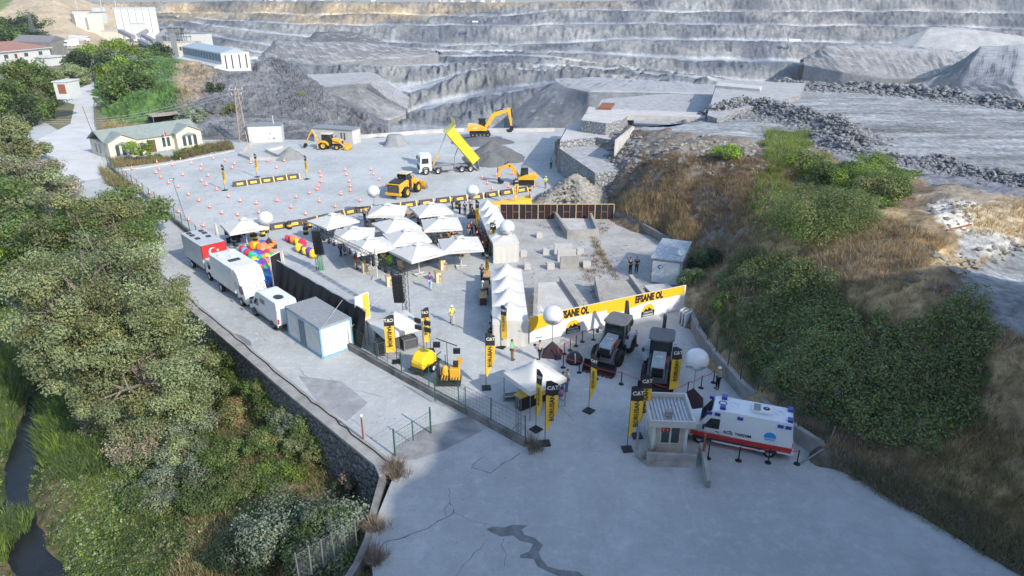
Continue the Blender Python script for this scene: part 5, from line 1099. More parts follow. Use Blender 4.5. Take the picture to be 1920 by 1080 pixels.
for _ in spread(picnic(), PIC, 'wooden picnic tables'): pass
BT = zg((560,360), 6, [(750,905),(1020,1055),(1570,1010),(1620,870),(1150,870)]); btl = ['beside the man in the red vest','under the right end of the truss','just right of the man in the purple shirt','behind the one near the purple shirt','below the nearest umbrella']
for _ in spread(bar_table(), [(P(a, c), .5, 'tall plywood table ' + lb, 'table') for (a, c), lb in zip(BT, btl)], 'tall plywood tables'): pass
for _ in spread(stool(), [(P(a+6, c+1), .3, 'round wooden stool ' + lb.replace('the one', 'the table'), 'stool') for (a, c), lb in zip(BT, btl)], 'round wooden stools'): pass
# lime bins, plants
def bag(nm, c, cat, lb, loc):
    b = MB(); b.lathe((0,0,0), [(0,0),(.3,.02),(.36,.3),(.3,.75),(.18,.95),(0,1.0)], c, 12); tag(b.build(nm, loc=loc), lb, cat)
bag('bin', mat('lime_plastic', (.42,.75,.05), .5), 'bin', 'lime green bin under the front umbrella', P(731,496)); bag('bin', MATS['lime_plastic'], 'bin', 'lime green bin behind the centre of the seating', P(757,458)); bag('bin', MATS['lime_plastic'], 'bin', 'lime green bin by the barriers behind the back umbrella', P(758,404))
# ---------- bean bags
BC = {'orange': (.80,.22,.03), 'yellow': (.80,.55,.04), 'blue': (.03,.16,.55), 'light blue': (.12,.38,.68), 'purple': (.16,.05,.35), 'green': (.03,.40,.16), 'red': (.62,.03,.09), 'coral': (.80,.25,.12)}
bbm = {k: mat('bean_bag_'+k.replace(' ', '_'), c, .6, var=.06) for k, c in BC.items()}
def beanmesh():
    b = MB(); b.ell((0,0,.28), (.55,.45,.30), bbm['orange'], 12, 8, jit=.05); o = b.build('bean_bag'); me = o.data
    for v in me.vertices:
        if v.co.z > .3 and v.co.x < 0: v.co.z += .28*min(1, -v.co.x/.4)
        v.co.z = max(v.co.z, 0)
    return o
bb0 = beanmesh(); used0 = False
def beanrow(a, c, n, cols, lb, jit=.1):
    global used0
    A, Cc = P(*a), P(*c)
    for k in range(n):
        p = A.lerp(Cc, (k+.5)/n) + Vector((random.uniform(-jit, jit), random.uniform(-jit, jit), 0)); cn = cols[k % len(cols)]
        o = bb0 if not used0 else bb0.copy()
        if used0: COL.objects.link(o)
        used0 = True; o.location = p; o.rotation_euler.z = random.uniform(-.5, .5) - .8; o.scale = [random.uniform(.9, 1.15)]*3
        o.material_slots[0].link = 'OBJECT'; o.material_slots[0].material = bbm[cn]; tag(o, cn + ' bean bag ' + lb, 'bean bag', cn + ' bean bags ' + lb)
beanrow((455,475),(482,488),5,['red','light blue','red'],'in the row nearest the trucks')
for i in range(3): beanrow((474+i*5,466-i*1),(497+i*8,472-i*4),4,['orange','yellow','orange','coral'] if i < 2 else ['orange','blue','purple'],'in the heap at the back of the bean bag field')
rowsb = [((470,488),(516,478),5,['green','blue','purple','red','coral']),((478,496),(518,486),5,['yellow','green','orange','yellow','green']),((482,505),(521,494),5,['blue','purple','orange','blue','yellow']),((486,513),(522,503),4,['coral','green','yellow','green']),((490,521),(524,511),4,['orange','blue','purple','coral']),((494,529),(525,519),4,['light blue','blue','orange','green']),((501,536),(527,527),3,['blue','light blue','green'])]
for i, (a, c, n, cols) in enumerate(rowsb): beanrow(a, c, n, cols, ['in the first row in front of the heap','in the second row of the field','in the third row of the field','in the fourth row of the field','in the fifth row of the field','in the sixth row beside the parked truck','in the last row beside the screen panel'][i])
beanrow((540,452),(568,462),6,['red','blue','orange','coral','yellow'],'behind the top of the long black screen',.2); beanrow((560,470),(592,484),5,['yellow','purple','yellow','purple'],'against the top of the long black screen',.1)
# ---------- lighting truss
def lattice(b, p0, p1, w_, m, n=10, r_=.022):
    p0, p1 = Vector(p0), Vector(p1); d = (p1-p0); u = d.orthogonal().normalized(); 
    if abs(d.normalized().z) < .9: u = Vector((0,0,1))
    v = d.cross(u).normalized(); u = v.cross(d).normalized(); cs = [(1,1),(1,-1),(-1,-1),(-1,1)]
    for a, c in cs: o = (u*a+v*c)*w_/2; b.cyl(p0+o, p1+o, r_, m, n=5)
    for k in range(n):
        for j in range(4):
            o = (u*cs[j][0]+v*cs[j][1])*w_/2; q = (u*cs[(j+1) % 4][0]+v*cs[(j+1) % 4][1])*w_/2
            b.cyl(p0.lerp(p1, k/n)+o, p0.lerp(p1, (k+1)/n)+q, r_*.6, m, n=3, caps=False)
tl, tr = P(590,428,4.4), P(757,512,4.4); r = empty('lighting_truss', (tr.x, tr.y, 0)); o_ = Vector((tr.x, tr.y, 0))
b = MB(); lattice(b, tl-o_, tr-o_, .42, MBLK, 26); b.build('beam', r)
for q in (tl, tr): b = MB(); lattice(b, Vector((q.x,q.y,0))-o_, q-o_ + Vector((0,0,.3)), .42, MBLK, 9); b.build('tower', r)
for k in range(15):
    p = tl.lerp(tr, .05+k*.064) - o_; b = MB(); b.cyl(p+Vector((0,0,-.2)), p+Vector((0,0,-.45)), .04, MBLK, n=5); b.ell(p+Vector((.02,-.1,-.6)), (.16,.16,.22), MBLK, 8, 6); b.build('spotlight', r)
for q, nm in ((tl + (tr-tl)*.02, 0), (tr, 1)):
    qq = q - o_ + Vector((-.5 if nm else .1, -.45, -.3))
    for k in range(8): b = MB(); b.prism([(-.2,0),(.2,.03),(.2,.23),(-.2,.26)], 'x', -.42, .42, MBLK); ob = b.build('loudspeaker', r); ob.location = qq + Vector((0, .015*k*k*.5, -.32*k))
one(lambda b: [b.cyl(tl-o_+Vector((.1*k,-.1,-4.3)), tl-o_+Vector((.1*k-.1,-.1,-2.6)), .03, MATS['bean_bag_green'] if k < 4 else MSTEEL, n=5) for k in range(6)], 'cable_bundle', r)
tag(r, 'black lighting truss with spotlights and hanging loudspeakers over the seating', 'truss')
def guy(a, c, lb, rad=.02): b = MB(); b.cyl(a, c, rad, MCONL, n=5); tag(b.build('guy_wire'), lb, 'guy rope')
guy(P(757,512,4.2), P(602,672,.1), 'pale stay rope from the truss tower to the container corner'); guy(P(644,560,3.0), P(598,622,2.6), 'pale stay rope across the container roof')
guy(P(574,522,2.2), P(558,568,.1), 'steel stay bar behind the white van'); guy(P(612,547,1.6), P(558,570,.1), 'second steel stay bar behind the white van')
# ---------- tall white-yellow panel
a, c = P(672,640), P(697,628); d = c-a; L = d.length; r = empty('display_board', a, math.atan2(d.y, d.x)); one(lambda b: b.box((L/2,0,1.9), (L,.12,3.8), MWHT), 'board', r); one(lambda b: b.box((L*.75,-.068,2.75), (L*.42,.01,2.0), MFY), 'yellow_field', r); tag(r, 'tall white panel with a yellow field at the end of the black screen', 'panel')
# ---------- counter and gear
def counter():
    a, c = P(976,772), P(1040,745); d = c-a; L = d.length; r = empty('counter', a, math.atan2(d.y, d.x)); one(lambda b: b.box((L/2,.3,.5), (L,.6,1.0), MBLK), 'front', r); one(lambda b: b.box((L/2,.3,1.03), (L+.1,.7,.06), MFY), 'counter_top', r)
    one(lambda b: b.box((L*.55,-.012,.7), (.9,.01,.3), MFY), 'label_panel', r); text('CAT', .24, MWHT, 'logo', r, face_M((L*.72,-.022,.72), (1,0,0), (0,0,1))); tag(r, 'black counter with a yellow top under the near cream canopy', 'counter')
counter()
for i in range(6):
    a = P(906 + (i % 3)*3.5, 566 - i*19 if i < 3 else 468 - (i-3)*16); r = empty('serving_table', a, rz0); one(lambda b: b.box((0,0,.75), (.7,1.7,.05), MWOOD), 'table_top', r); one(lambda b: b.box((0,0,.38), (.6,1.6,.7), mat('dark_table_skirt', (.08,.05,.045), .8)), 'skirt', r)
    tag(r, ['nearest serving table along the lower tents','second serving table along the lower tents','third serving table along the lower tents','nearest serving table along the upper tents','second serving table along the upper tents','farthest serving table along the upper tents'][i], 'table', 'serving tables beside the tents')
# flight cases and sound desk
def case(px, py, d, rz, lb, nm='flight_case'):
    r = empty(nm, P(px, py), rz); one(lambda b: b.box((0,0,d[2]/2+.1), d, mat('case_grey', (.10,.10,.105), .5)), 'body', r)
    b = MB(); x, y, z = d[0]/2, d[1]/2, d[2]
    for sx in (-1, 1):
        for sy in (-1, 1): b.box((sx*x, sy*y, z/2+.1), (.05,.05,z+.03), MCHR)
        b.box((sx*x,0,z+.1), (.05,d[1],.05), MCHR)
    for sy in (-1, 1): b.box((0,sy*y,z+.1), (d[0],.05,.05), MCHR); b.box((0,sy*y,.1), (d[0],.05,.05), MCHR)
    b.build('edge_trim', r); tag(r, lb, 'case')
case(768,652,(1.1,.75,.8),.5,'grey wheeled flight case beside the sound desk'); case(760,640,(.9,.6,.7),.5,'flight case behind the front one by the sound desk'); case(716,662,(1.0,.8,1.0),.7,'dark case under the near edge of the sound desk canopy'); case(735,655,(.9,.7,.9),.7,'open dark case with cables beside the mirrored flag'); case(725,640,(1.4,.7,.8),.6,'long case under the back of the sound desk canopy'); case(958,748,(.9,.5,.25),.2,'low black equipment box at the left leg of the counter canopy')
# yellow ramp
a = P(958,383); r = empty('display_ramp', a, .1); one(lambda b: b.prism([(-2.6,0),(2.6,0),(2.6,.95),(-2.6,.1)], 'y', -.9, .9, MFY), 'wedge', r); one(lambda b: b.box((2.55,0,1.2), (.06,1.7,.5), MFY), 'end_board', r); tag(r, 'bright yellow wedge ramp behind the upper tents', 'ramp')
# heavy bag by loaders
b = MB(); b.lathe((0,0,0), [(0,0),(.65,.02),(.6,.4),(.35,.75),(0,.85)], MFK, 9); b.box((0,-.35,.42), (.06,.5,.75), MWHT); r = b.build('equipment_bag', loc=P(1077,678)); tag(r, 'black bag with pale straps inside the red rope', 'bag')
# stacked white barriers by the wall
for i in range(3):
    a = P(1278+i*5, 603+i*4); r = empty('plastic_barrier', a, -.8); one(lambda b: b.box((0,0,.6), (.12,.9,1.2), MWHT), 'board', r); one(lambda b: b.box((0,0,.05), (.3,.5,.1), MWHT), 'foot', r)
    tag(r, ['farthest white plastic panel leaning by the retaining wall','middle white plastic panel by the retaining wall','nearest white plastic panel by the retaining wall'][i], 'panel', 'white plastic panels')
# crumpled cloth
V = []; n = 16
for j in range(n+1):
    for i in range(7): x, y = i/6-.5, j/n-.5; V.append((x*1.2 + .15*math.sin(j*.9), y*4.2, .2 + .11*math.sin(i*1.9+j*.8)*math.cos(j*.5+i) + (1-abs(x)*2)*.1 + .5*(y+.5)))
b = MB(); b.add(V, [(j*7+i, j*7+i+1, (j+1)*7+i+1, (j+1)*7+i) for j in range(n) for i in range(6)], MWHT, True); tag(b.build('crumpled_sheet', loc=P(1014,572)), 'crumpled white plastic sheet lying on the left ramp', 'sheet')
# ---------- posts, poles, pylon
def pole(name, foot, h, r_, m, lb, cat, lean=(0,0), top=None):
    r = empty(name, foot); one(lambda b: b.cyl((0,0,0),(lean[0],lean[1],h),r_,m,r_*.8,n=8), 'pole', r)
    if top: top(r, Vector((lean[0], lean[1], h)))
    return tag(r, lb, cat)
def lamp_top(r, p): one(lambda b: b.box(p+Vector((0,-.1,0)), (.5,.3,.22), MSTEEL), 'lamp_head', r); one(lambda b: b.box(p+Vector((0,-.26,0)), (.4,.02,.16), MWHT), 'lens', r)
pole('floodlight_pole', P(349,414), 5.2, .05, MSTEEL, 'thin floodlight pole standing by the green fence in the cone yard', 'light pole', (-.7,0), lamp_top)
pole('utility_pole', P(177,258), 6, .09, MBARK, 'dark wooden pole beside the white road', 'pole', (-.9,0)); pole('utility_pole', P(62,268), 5, .08, MBARK, 'dark pole beside the lower road patch at the far left', 'pole', (-.5,0))
pole('bollard_post', P(682,829), 1.9, .06, MRUST, 'rusty post with a white cap standing on the stone wall', 'post', (0,0), lambda r, p: one(lambda b: b.ell(p, (.12,.12,.1), MWHT, 8, 6), 'cap', r))
pole('timber_post', P(470,292), 4.2, .07, MWOOD, 'pale timber post beside the sand pit kerb', 'post', (-.3,0))
for i, (a, c, lx, lb) in enumerate([(741,855,0,'thick green gate post at the end of the stone wall'),(808,812,0,'green gate post in the middle of the lane gate')]): pole('gate_post', P(a, c), 1.9, .06, MGRN, lb, 'post')
fence_run('mesh_gate', [P(741,855), P(808,812)], .3, 1.4, 2, 'see-through green mesh gate leaf across the lane end', 'gate', wire=.25)
fence_run('wire_panels', [P(560,1078), P(610,1048), P(668,1012)], -.4, 1.7, 5, 'wire panel fence at the bottom edge beside the blue-green bushes', wire=.14, m=MCHR)
fence_run('mesh_gate', [P(816,758,0), P(874,782,0)], .25, 2.0, 1, 'green framed gate leaf standing on the low wall', 'gate', wire=.2)
def antenna(px, py, lb):
    r = empty('scaffold_mast', P(px, py)); b = MB(); lattice(b, (0,0,0), (0,0,3.0), .22, MSTEEL, 8, .02); b.build('mast', r)
    one(lambda b: [b.cyl((0,0,1.2), (math.cos(k*2.1)*.9, math.sin(k*2.1)*.9, 0), .02, MSTEEL, n=4) for k in range(3)], 'brace', r); tag(r, lb, 'mast')
antenna(972,822,'thin scaffold mast behind the gate end of the low wall')
def pylon(px, py, h, w0_, lb, m=MRUST):
    r = empty('power_pylon', P(px, py)); b = MB(); cs = [(1,1),(1,-1),(-1,-1),(-1,1)]; n = 9
    f = lambda t: w0_*(1-t*.62)/2
    for k in range(n):
        t0, t1 = k/n, (k+1)/n
        for j in range(4):
            a = cs[j]; c = cs[(j+1) % 4]; A0 = Vector((a[0]*f(t0), a[1]*f(t0), h*t0)); A1 = Vector((a[0]*f(t1), a[1]*f(t1), h*t1)); C0 = Vector((c[0]*f(t0), c[1]*f(t0), h*t0)); C1 = Vector((c[0]*f(t1), c[1]*f(t1), h*t1))
            b.cyl(A0, A1, .07, m, n=4, caps=False); b.cyl(A0, C1, .035, m, n=3, caps=False); b.cyl(C0, A1, .035, m, n=3, caps=False); b.cyl(A1, C1, .035, m, n=3, caps=False)
    b.build('tower', r)
    for z, L in ((h, 2.4), (h-.9, 1.9)): one(lambda b: (b.box((0,0,z), (L,.14,.14), m), [b.cyl((x,0,z),(x,0,z+.35),.06,MWHT,n=5) for x in (-L/2+.1,0,L/2-.1)]), 'cross_arm', r)
    one(lambda b: b.tube([(.6,0,h-.5),(1.0,.1,h-1.6),(.5,0,h-2.8),(.3,0,h-4)], .06, m), 'cable_conduit', r)
    return tag(r, lb, 'pylon')
PT = P(457,266); pylon(457, 266, 9.6, 1.5, 'rusty lattice pylon standing at the foot of the dark rock slope', mat('pale_rust', (.33,.28,.24), .8)).rotation_euler.z = .5
for k, dz in enumerate((9.6, 9.2, 8.8)):
    b = MB(); a = PT + Vector((-.8+.8*k, 0, dz)); c = Q(-30, 212+k*4, 150); c = Vector(c); b.tube([a.lerp(c, t/14) - Vector((0,0,3.2*math.sin(PI*t/14))) for t in range(15)], .03, MCONL, 4); tag(b.build('power_line'), 'thin power line drooping left from the rusty pylon', 'power line', 'three power lines from the pylon')

def chair():
    r = empty('folding_chair'); one(lambda b: b.box((0,0,.44), (.44,.44,.05), MBLK), 'seat', r); one(lambda b: b.box((-.22,0,.72), (.05,.44,.5), MBLK), 'backrest', r)
    for x in (-.18,.18):
        for y in (-.18,.18): one(lambda b: b.cyl((x,y,0),(x,y,.44),.018,MSTEEL,n=5), 'leg', r)
    return r
CHP = [(428,446),(434,452),(441,456),(447,461),(438,444),(452,452),(458,447),(463,441),(432,462),(444,468)]
for _ in spread(chair(), [(P(a, c), random.uniform(0, 6), 'black folding chair in the shade under the lone left umbrella', 'chair') for a, c in CHP], 'black folding chairs under the left umbrella'): pass
rocks('scrap_litter', ground_pts([(528,548),(545,545),(600,575),(640,592),(590,590),(545,572)], 120), .06, .28, MBLK); rocks('scrap_litter', ground_pts([(545,548),(610,580),(560,575)], 40), .06, .2, MRUST)
# ================================================ VEHICLES (x forward, y left)
RX = Matrix.Rotation(PI/2, 3, 'X')
def wheel(parent, x, y, r, wd, rim=None, agri=False, hub=.55):
    w_ = empty('wheel_pivot'); bpy.data.objects.remove(w_)
    b = MB(); h = wd/2; b.lathe((0,0,0), [(r*hub,-h),(r*.93,-h),(r,-h*.75),(r,h*.75),(r*.93,h),(r*hub,h)], MRUB, 22, RX)
    if agri:
        for k in range(18):
            a = 2*PI*k/18; s = 1 if k % 2 else -1; M = Matrix.Rotation(-a, 3, 'Y') @ Matrix.Rotation(.5*s, 3, 'Z'); b.box(Matrix.Rotation(-a, 3, 'Y') @ Vector((r+.015, s*h*.4, 0)), (.07,wd*.62,.07), MRUB, M=M)
    t = b.build('wheel', parent, loc=(x,y,r)); b = MB(); b.lathe((0,0,0), [(0,-h*.5),(r*hub*.4,-h*.55),(r*hub*.9,-h*.35),(r*hub*1.02,-h*1.02),(r*hub*.9,-h*1.02)], rim or MCHR, 18, RX); b.lathe((0,0,0), [(r*hub*.9,h*1.02),(r*hub*1.02,h*1.02),(r*hub*.9,h*.35),(r*hub*.4,h*.55),(0,h*.5)], rim or MCHR, 18, RX); b.build('rim', t); return t
def lamps(parent, pts, m, nm, d=(.06,.22,.12)):
    for p in pts: one(lambda b: b.box(p, d, m), nm, parent)
MLAMP = mat('lamp_glass', (.75,.75,.7), .15); MTAIL = mat('tail_lamp_red', (.5,.02,.02), .25); MVW = mat('van_white', (.60,.62,.64), .28, var=.03, sc=.6, coat=.3); MDK = mat('dark_plastic', (.03,.03,.032), .55); MBLU = mat('beacon_blue', (.03,.04,.30), .2, spec=.7)
def placev(r, p, rz, lb, cat): r.location = p; r.rotation_euler.z = R(rz); return tag(r, lb, cat)
def side_plate(parent, nm, pts, y, m, th=.012):
    for s in (-1, 1): one(lambda b: b.prism(pts, 'y', s*y, s*(y+th), m), nm, parent)
def van_body(L, W, H, m, nose=1.05):
    """long panel van outline: side profile extruded, top narrower"""
    x0, x1 = -L/2, L/2; pr = [(x0,.45),(x0+.02,H*.55),(x0+.16,H-.06),(x0+.35,H),(x1-2.15,H),(x1-1.75,H-.1),(x1-1.0,1.42),(x1-.25,1.16),(x1-.04,.9),(x1,.42)]
    V = []; n = len(pr)
    for s in (-1, 1):
        for x, z in pr: V.append((x, s*(W/2 - (.13*max(0, (z-1.1)/(H-1.1))) - (.10 if x > x1-.5 else 0)), z))
    b = MB(); b.add(V, [tuple(range(n)), tuple(range(2*n-1, n-1, -1))] + [(i, n+i, n+(i+1) % n, (i+1) % n) for i in range(n)], m); return b, pr
# ambulance
def ambulance():
    r = empty('ambulance'); L, W, H = 6.6, 2.05, 2.62; b, pr = van_body(L, W, H, MVW); b.build('body', r, bev=.05)
    x1 = L/2; q = .012
    yy = lambda z: W/2 - .13*max(0, (z-1.1)/(H-1.1))
    for s in (-1, 1):
        b = MB(); f = lambda pts: b.add([(x, s*(yy(z)+q), z) for x, z in pts], [tuple(range(len(pts)))[::-s]], MRED); f([(-3.28,.62),(x1-.55,.62),(x1-.55,.9),(-3.28,.98)]); b.build('red_stripe', r)
        b = MB(); b.add([(x, s*(W/2+q), z) for x, z in [(-2.3,.46),(2.0,.46),(2.0,.61),(-2.3,.61)]], [(0,1,2,3)[::-s]], MDK); b.box((-.2, s*(W/2+.02), .42), (3.2,.07,.1), MWHT); b.build('sill', r)
        b = MB(); b.add([(x, s*(yy(z)+q), z) for x, z in [(1.05,1.3),(2.05,1.3),(1.62,1.98),(1.05,2.0)]], [(0,1,2,3)[::-s]], MGLS); b.build('side_window', r)
        for x in (-2.9, -2.45, -.1, 1.25, 1.75): one(lambda b: b.box((x, s*(yy(2.3)+.02), 2.32), (.34,.09,.19), MBLU), 'beacon', r)
        one(lambda b: (b.box((2.0, s*1.17, 1.4), (.12,.2,.28), MDK), b.box((2.0, s*1.08, 1.3), (.05,.2,.05), MDK)), 'mirror', r)
        one(lambda b: b.box((1.15, s*(W/2+.012), 1.12), (.2,.03,.04), MDK), 'door_handle', r)
        b = MB()
        for x in (1.0, -.9): b.add([(x, s*(yy(z)+.006), z) for z in (.62, 2.2)] + [(x+.025, s*(yy(z)+.006), z) for z in (2.2, .62)], [(0,1,2,3)], MGRY)
        b.build('panel_seam', r)
    one(lambda b: b.add([(x1-1.02,-.78,1.46),(x1-1.02,.78,1.46),(x1-1.68,.74,H-.16),(x1-1.68,-.74,H-.16)], [(0,1,2,3)], MGLS), 'windscreen', r).location = (.02,0,.02)
    lamps(r, [(x1-.06,-.72,.86),(x1-.06,.72,.86)], MLAMP, 'headlight', (.2,.3,.2)); lamps(r, [(-3.31,-.9,1.0),(-3.31,.9,1.0)], MTAIL, 'tail_light', (.04,.14,.5))
    one(lambda b: (b.box((x1+.02,0,.5), (.12,1.8,.24), MVW), b.box((x1-.02,0,.84), (.05,.8,.22), MDK)), 'front_bumper', r); one(lambda b: b.box((-3.38,0,.42), (.16,1.7,.12), MWHT), 'rear_step', r)
    M = face_M((-.05, yy(1.25)+.02, 1.22), (-1,0,0), (0,-.05,1)); text('ACİL YARDIM', .27, MINK, 'lettering', r, M, off=.025)
    M = face_M((-.05, -yy(1.25)-.02, 1.22), (1,0,0), (0,.05,1)); text('ACİL YARDIM', .27, MINK, 'lettering', r, M, off=.025)
    ML = mat('logo_blue', (.02,.25,.62), .5)
    for s in (-1, 1):
        b = MB(); n = 14; b.add([(-1.95, s*(yy(1.5)+.014), 1.42)] + [(-1.95+.36*math.cos(PI*k/n), s*(yy(1.5+.3*math.sin(PI*k/n))+.014), 1.42+.36*math.sin(PI*k/n)) for k in range(n+1)], [(0,i,i+1)[::-s] for i in range(1, n+1)], ML); b.build('emblem', r)
        text('istanbul', .2, ML, 'small_lettering', r, face_M((-1.95, s*(yy(1.3)+.02), 1.32), (-s,0,0), (0,-s*.05,1)))
    b = MB(); b.lathe((x1-2.25,0,H+.004), [(.2,0),(.26,0),(.26,.01),(.2,.01)], MINK, 18); b.build('roof_ring', r)
    for y in (-.62, .62): one(lambda b: b.box((1.0,y,H+.09), (.34,.42,.2), MBLU), 'beacon', r)
    for y in (-.62, .62): one(lambda b: b.box((-2.95,y,H+.07), (.3,.4,.18), MBLU), 'beacon', r)
    b = MB(); b.box((-1.3,0,H+.09), (1.2,.95,.16), MVW); b.lathe((-1.55,.0,H+.175), [(.0,.02),(.2,.02),(.2,0)], MDK, 14); b.lathe((-1.55,0,H+.2), [(.05,0),(.05,.03),(0,.03)], MVW, 8)
    for k in range(7): b.box((-1.0,-.36+k*.12,H+.18), (.42,.05,.03), MGRY)
    b.build('air_conditioner', r)
    for x in (.35, -2.35): one(lambda b: b.lathe((x,0,H), [(0,.07),(.22,.06),(.27,0)], MVW, 16), 'roof_vent', r)
    for x in (-2.05, 2.15):
        for y in (-.9, .9): wheel(r, x, y, .37, .24, MCHR)
    one(lambda b: [b.prism([(x+.47*math.cos(a), .37+.47*math.sin(a)) for a in [PI*k/10 for k in range(11)]], 'y', s*(W/2-.35), s*(W/2+.008), MDK) for x in (-2.05, 2.15) for s in (-1, 1)], 'wheel_arch', r); return r
pf, pr_ = P(1314,832), P(1429,856); d = (pf-pr_).normalized(); nrm = Vector((-d.y, d.x, 0)); c0 = (pf+pr_)/2 - nrm*.95
placev(ambulance(), c0 - d*.15, math.degrees(math.atan2(d.y, d.x)), 'white ambulance with a red stripe and blue beacons lettered ACİL YARDIM', 'ambulance').scale = (.95,.95,.97)
# white delivery van
def panel_van():
    r = empty('delivery_van'); L, W, H = 5.6, 2.0, 2.55; b, pr = van_body(L, W, H, MVW); b.build('body', r, bev=.05); x1 = L/2
    yy = lambda z: W/2 - .13*max(0, (z-1.1)/(H-1.1))
    for s in (-1, 1):
        b = MB(); b.add([(x, s*(yy(z)+.012), z) for x, z in [(.6,1.25),(1.6,1.25),(1.15,1.9),(.6,1.92)]], [(0,1,2,3)[::-s]], MGLS); b.build('side_window', r)
        b = MB(); b.add([(x, s*(W/2+.01), z) for x, z in [(-2.75,.46),(2.3,.46),(2.3,.62),(-2.75,.62)]], [(0,1,2,3)[::-s]], MDK); b.build('sill', r); one(lambda b: b.box((1.65, s*1.16, 1.4), (.1,.2,.3), MDK), 'mirror', r)
        b = MB(); b.add([(x, s*(yy(z)+.008), z) for x, z in [(-.6,1.75),(.3,1.75),(.3,2.15),(-.6,2.15)]], [(0,1,2,3)[::-s]], MGRY); b.build('side_hatch', r)
    one(lambda b: b.add([(x1-1.0,-.75,1.46),(x1-1.0,.75,1.46),(x1-1.66,.72,H-.16),(x1-1.66,-.72,H-.16)], [(0,1,2,3)], MGLS), 'windscreen', r).location = (.03,0,.02)
    for y in (-.47, .47): one(lambda b: b.box((-L/2-.012,y,1.35), (.03,.9,1.35), MVW), 'rear_door', r, bev=.012)
    one(lambda b: (b.box((-L/2-.06,0,.52), (.18,1.9,.2), MDK), b.box((-L/2-.16,0,.52), (.02,.5,.12), MWHT)), 'rear_bumper', r); lamps(r, [(-L/2-.02,-.9,1.0),(-L/2-.02,.9,1.0)], MTAIL, 'tail_light', (.05,.12,.4)); lamps(r, [(x1-.08,-.7,.85),(x1-.08,.7,.85)], MLAMP, 'headlight', (.2,.28,.2))
    b = MB(); 
    for k in range(6): b.box((.1-k*.45,0,H+.012), (.04,1.5,.02), MVW)
    b.build('roof_rib', r); one(lambda b: b.ell((-1.55,.1,H+.01), (.55,.4,.03), MDK, 12, 6), 'soot_stain', r)
    for x in (-1.75, 1.75):
        for y in (-.86, .86): wheel(r, x, y, .35, .24)
    one(lambda b: [b.prism([(x+.44*math.cos(a), .35+.44*math.sin(a)) for a in [PI*k/10 for k in range(11)]], 'y', s*(W/2-.35), s*(W/2+.008), MDK) for x in (-1.75, 1.75) for s in (-1, 1)], 'wheel_arch', r); return r
p = P(508,546,2.55); placev(panel_van(), Vector((p.x,p.y,0)), 133, 'white panel van with a sooty roof, rear doors facing the blue container', 'van')
# box trucks
def box_truck(flag):
    r = empty('box_truck'); L, W = 5.2, 2.35; MBX = mat('grey_truck_panel' if flag else 'white_truck_panel', (.42,.43,.44) if flag else (.62,.62,.60), .5, var=.06, sc=.8)
    one(lambda b: b.box((-.9,0,2.15), (L,W,2.35), MBX), 'box_body', r, bev=.04); one(lambda b: b.box((-.9,0,.85), (L-.1,W-.3,.3), MDK), 'chassis', r)
    # cab with over-cab luggage bay
    one(lambda b: b.prism([(1.65,.55),(3.35,.5),(3.4,1.15),(3.1,2.05),(1.65,2.1)], 'y', -1.02, 1.02, MVW), 'cab', r, bev=.06)
    if flag:
        one(lambda b: b.prism([(1.7,2.1),(2.0,2.1),(1.95,3.3),(1.7,3.3)], 'y', -1.16, 1.16, MRED), 'flag_front', r)
        b = MB(); M = face_M((2.01,-.2,2.65), (0,1,0), (-.04,0,1)); n = 20
        def disc(cx, cy, rr, m, z): v = [M @ Vector((cx+rr*math.cos(2*PI*k/n), cy+rr*math.sin(2*PI*k/n), z)) for k in range(n)]; b.add(v, [tuple(range(n))], m)
        disc(0,0,.38,MWHT,.01); disc(.1,0,.3,MRED,.018); v = [M @ Vector((.48+(.17 if k % 2 == 0 else .07)*math.cos(PI+PI*k/5), (.17 if k % 2 == 0 else .07)*math.sin(PI*k/5), .012)) for k in range(10)]; b.add(v, [tuple(range(10))], MWHT); b.build('crescent_and_star', r)
    else: one(lambda b: b.prism([(1.7,2.1),(3.0,2.08),(2.6,3.0),(2.1,3.3),(1.7,3.32)], 'y', -1.14, 1.14, MVW), 'roof_fairing', r, bev=.05)
    one(lambda b: b.add([(3.4,-.9,1.2),(3.4,.9,1.2),(3.14,.88,1.98),(3.14,-.88,1.98)], [(0,1,2,3)], MGLS if flag else mat('foil_sunshade', (.5,.52,.55), .25, .8, var=.3, sc=8, bump=1, bsc=10)), 'windscreen', r).location = (.015,0,.01)
    for s in (-1, 1): one(lambda b: b.add([(x, s*1.03, z) for x, z in [(2.2,1.25),(3.1,1.25),(2.95,1.9),(2.2,1.9)]], [(0,1,2,3)[::-s]], MGLS), 'side_window', r); one(lambda b: b.box((3.25, s*1.2, 1.6), (.1,.16,.36), MDK), 'mirror', r)
    one(lambda b: (b.box((3.42,0,.6), (.14,2.0,.3), MVW), b.box((3.42,0,.95), (.05,1.3,.18), MDK)), 'front_bumper', r); lamps(r, [(3.45,-.8,.78),(3.45,.8,.78)], MLAMP, 'headlight', (.06,.3,.16))
    for s in (-1, 1):
        for x in (-2.6,-1.2,.3): one(lambda b: b.box((x, s*(W/2+.01), 2.1 if x != .3 else 1.95), (.9 if x != .3 else .7,.02,.8 if x != .3 else 1.7), MBX), 'side_door' if x == .3 else 'side_hatch', r)
    hs = [(-2.8,-.6),(-2.8,.6),(-1.9,-.6),(-1.9,.6),(-.6,-.55),(-.6,.5)] if flag else [(-3,.7),(-2.4,-.6),(-1.5,.2),(-.3,-.1)]
    for i, (x, y) in enumerate(hs): one(lambda b: b.box((x,y,3.37), (.5,.4 if flag or i < 3 else 1.0,.09), MDK if flag or i == 3 else MWHT), 'roof_hatch', r)
    for x in (-2.0, 2.5):
        for y in (-.98, .98): wheel(r, x, y, .42, .28, MWHT)
    return r
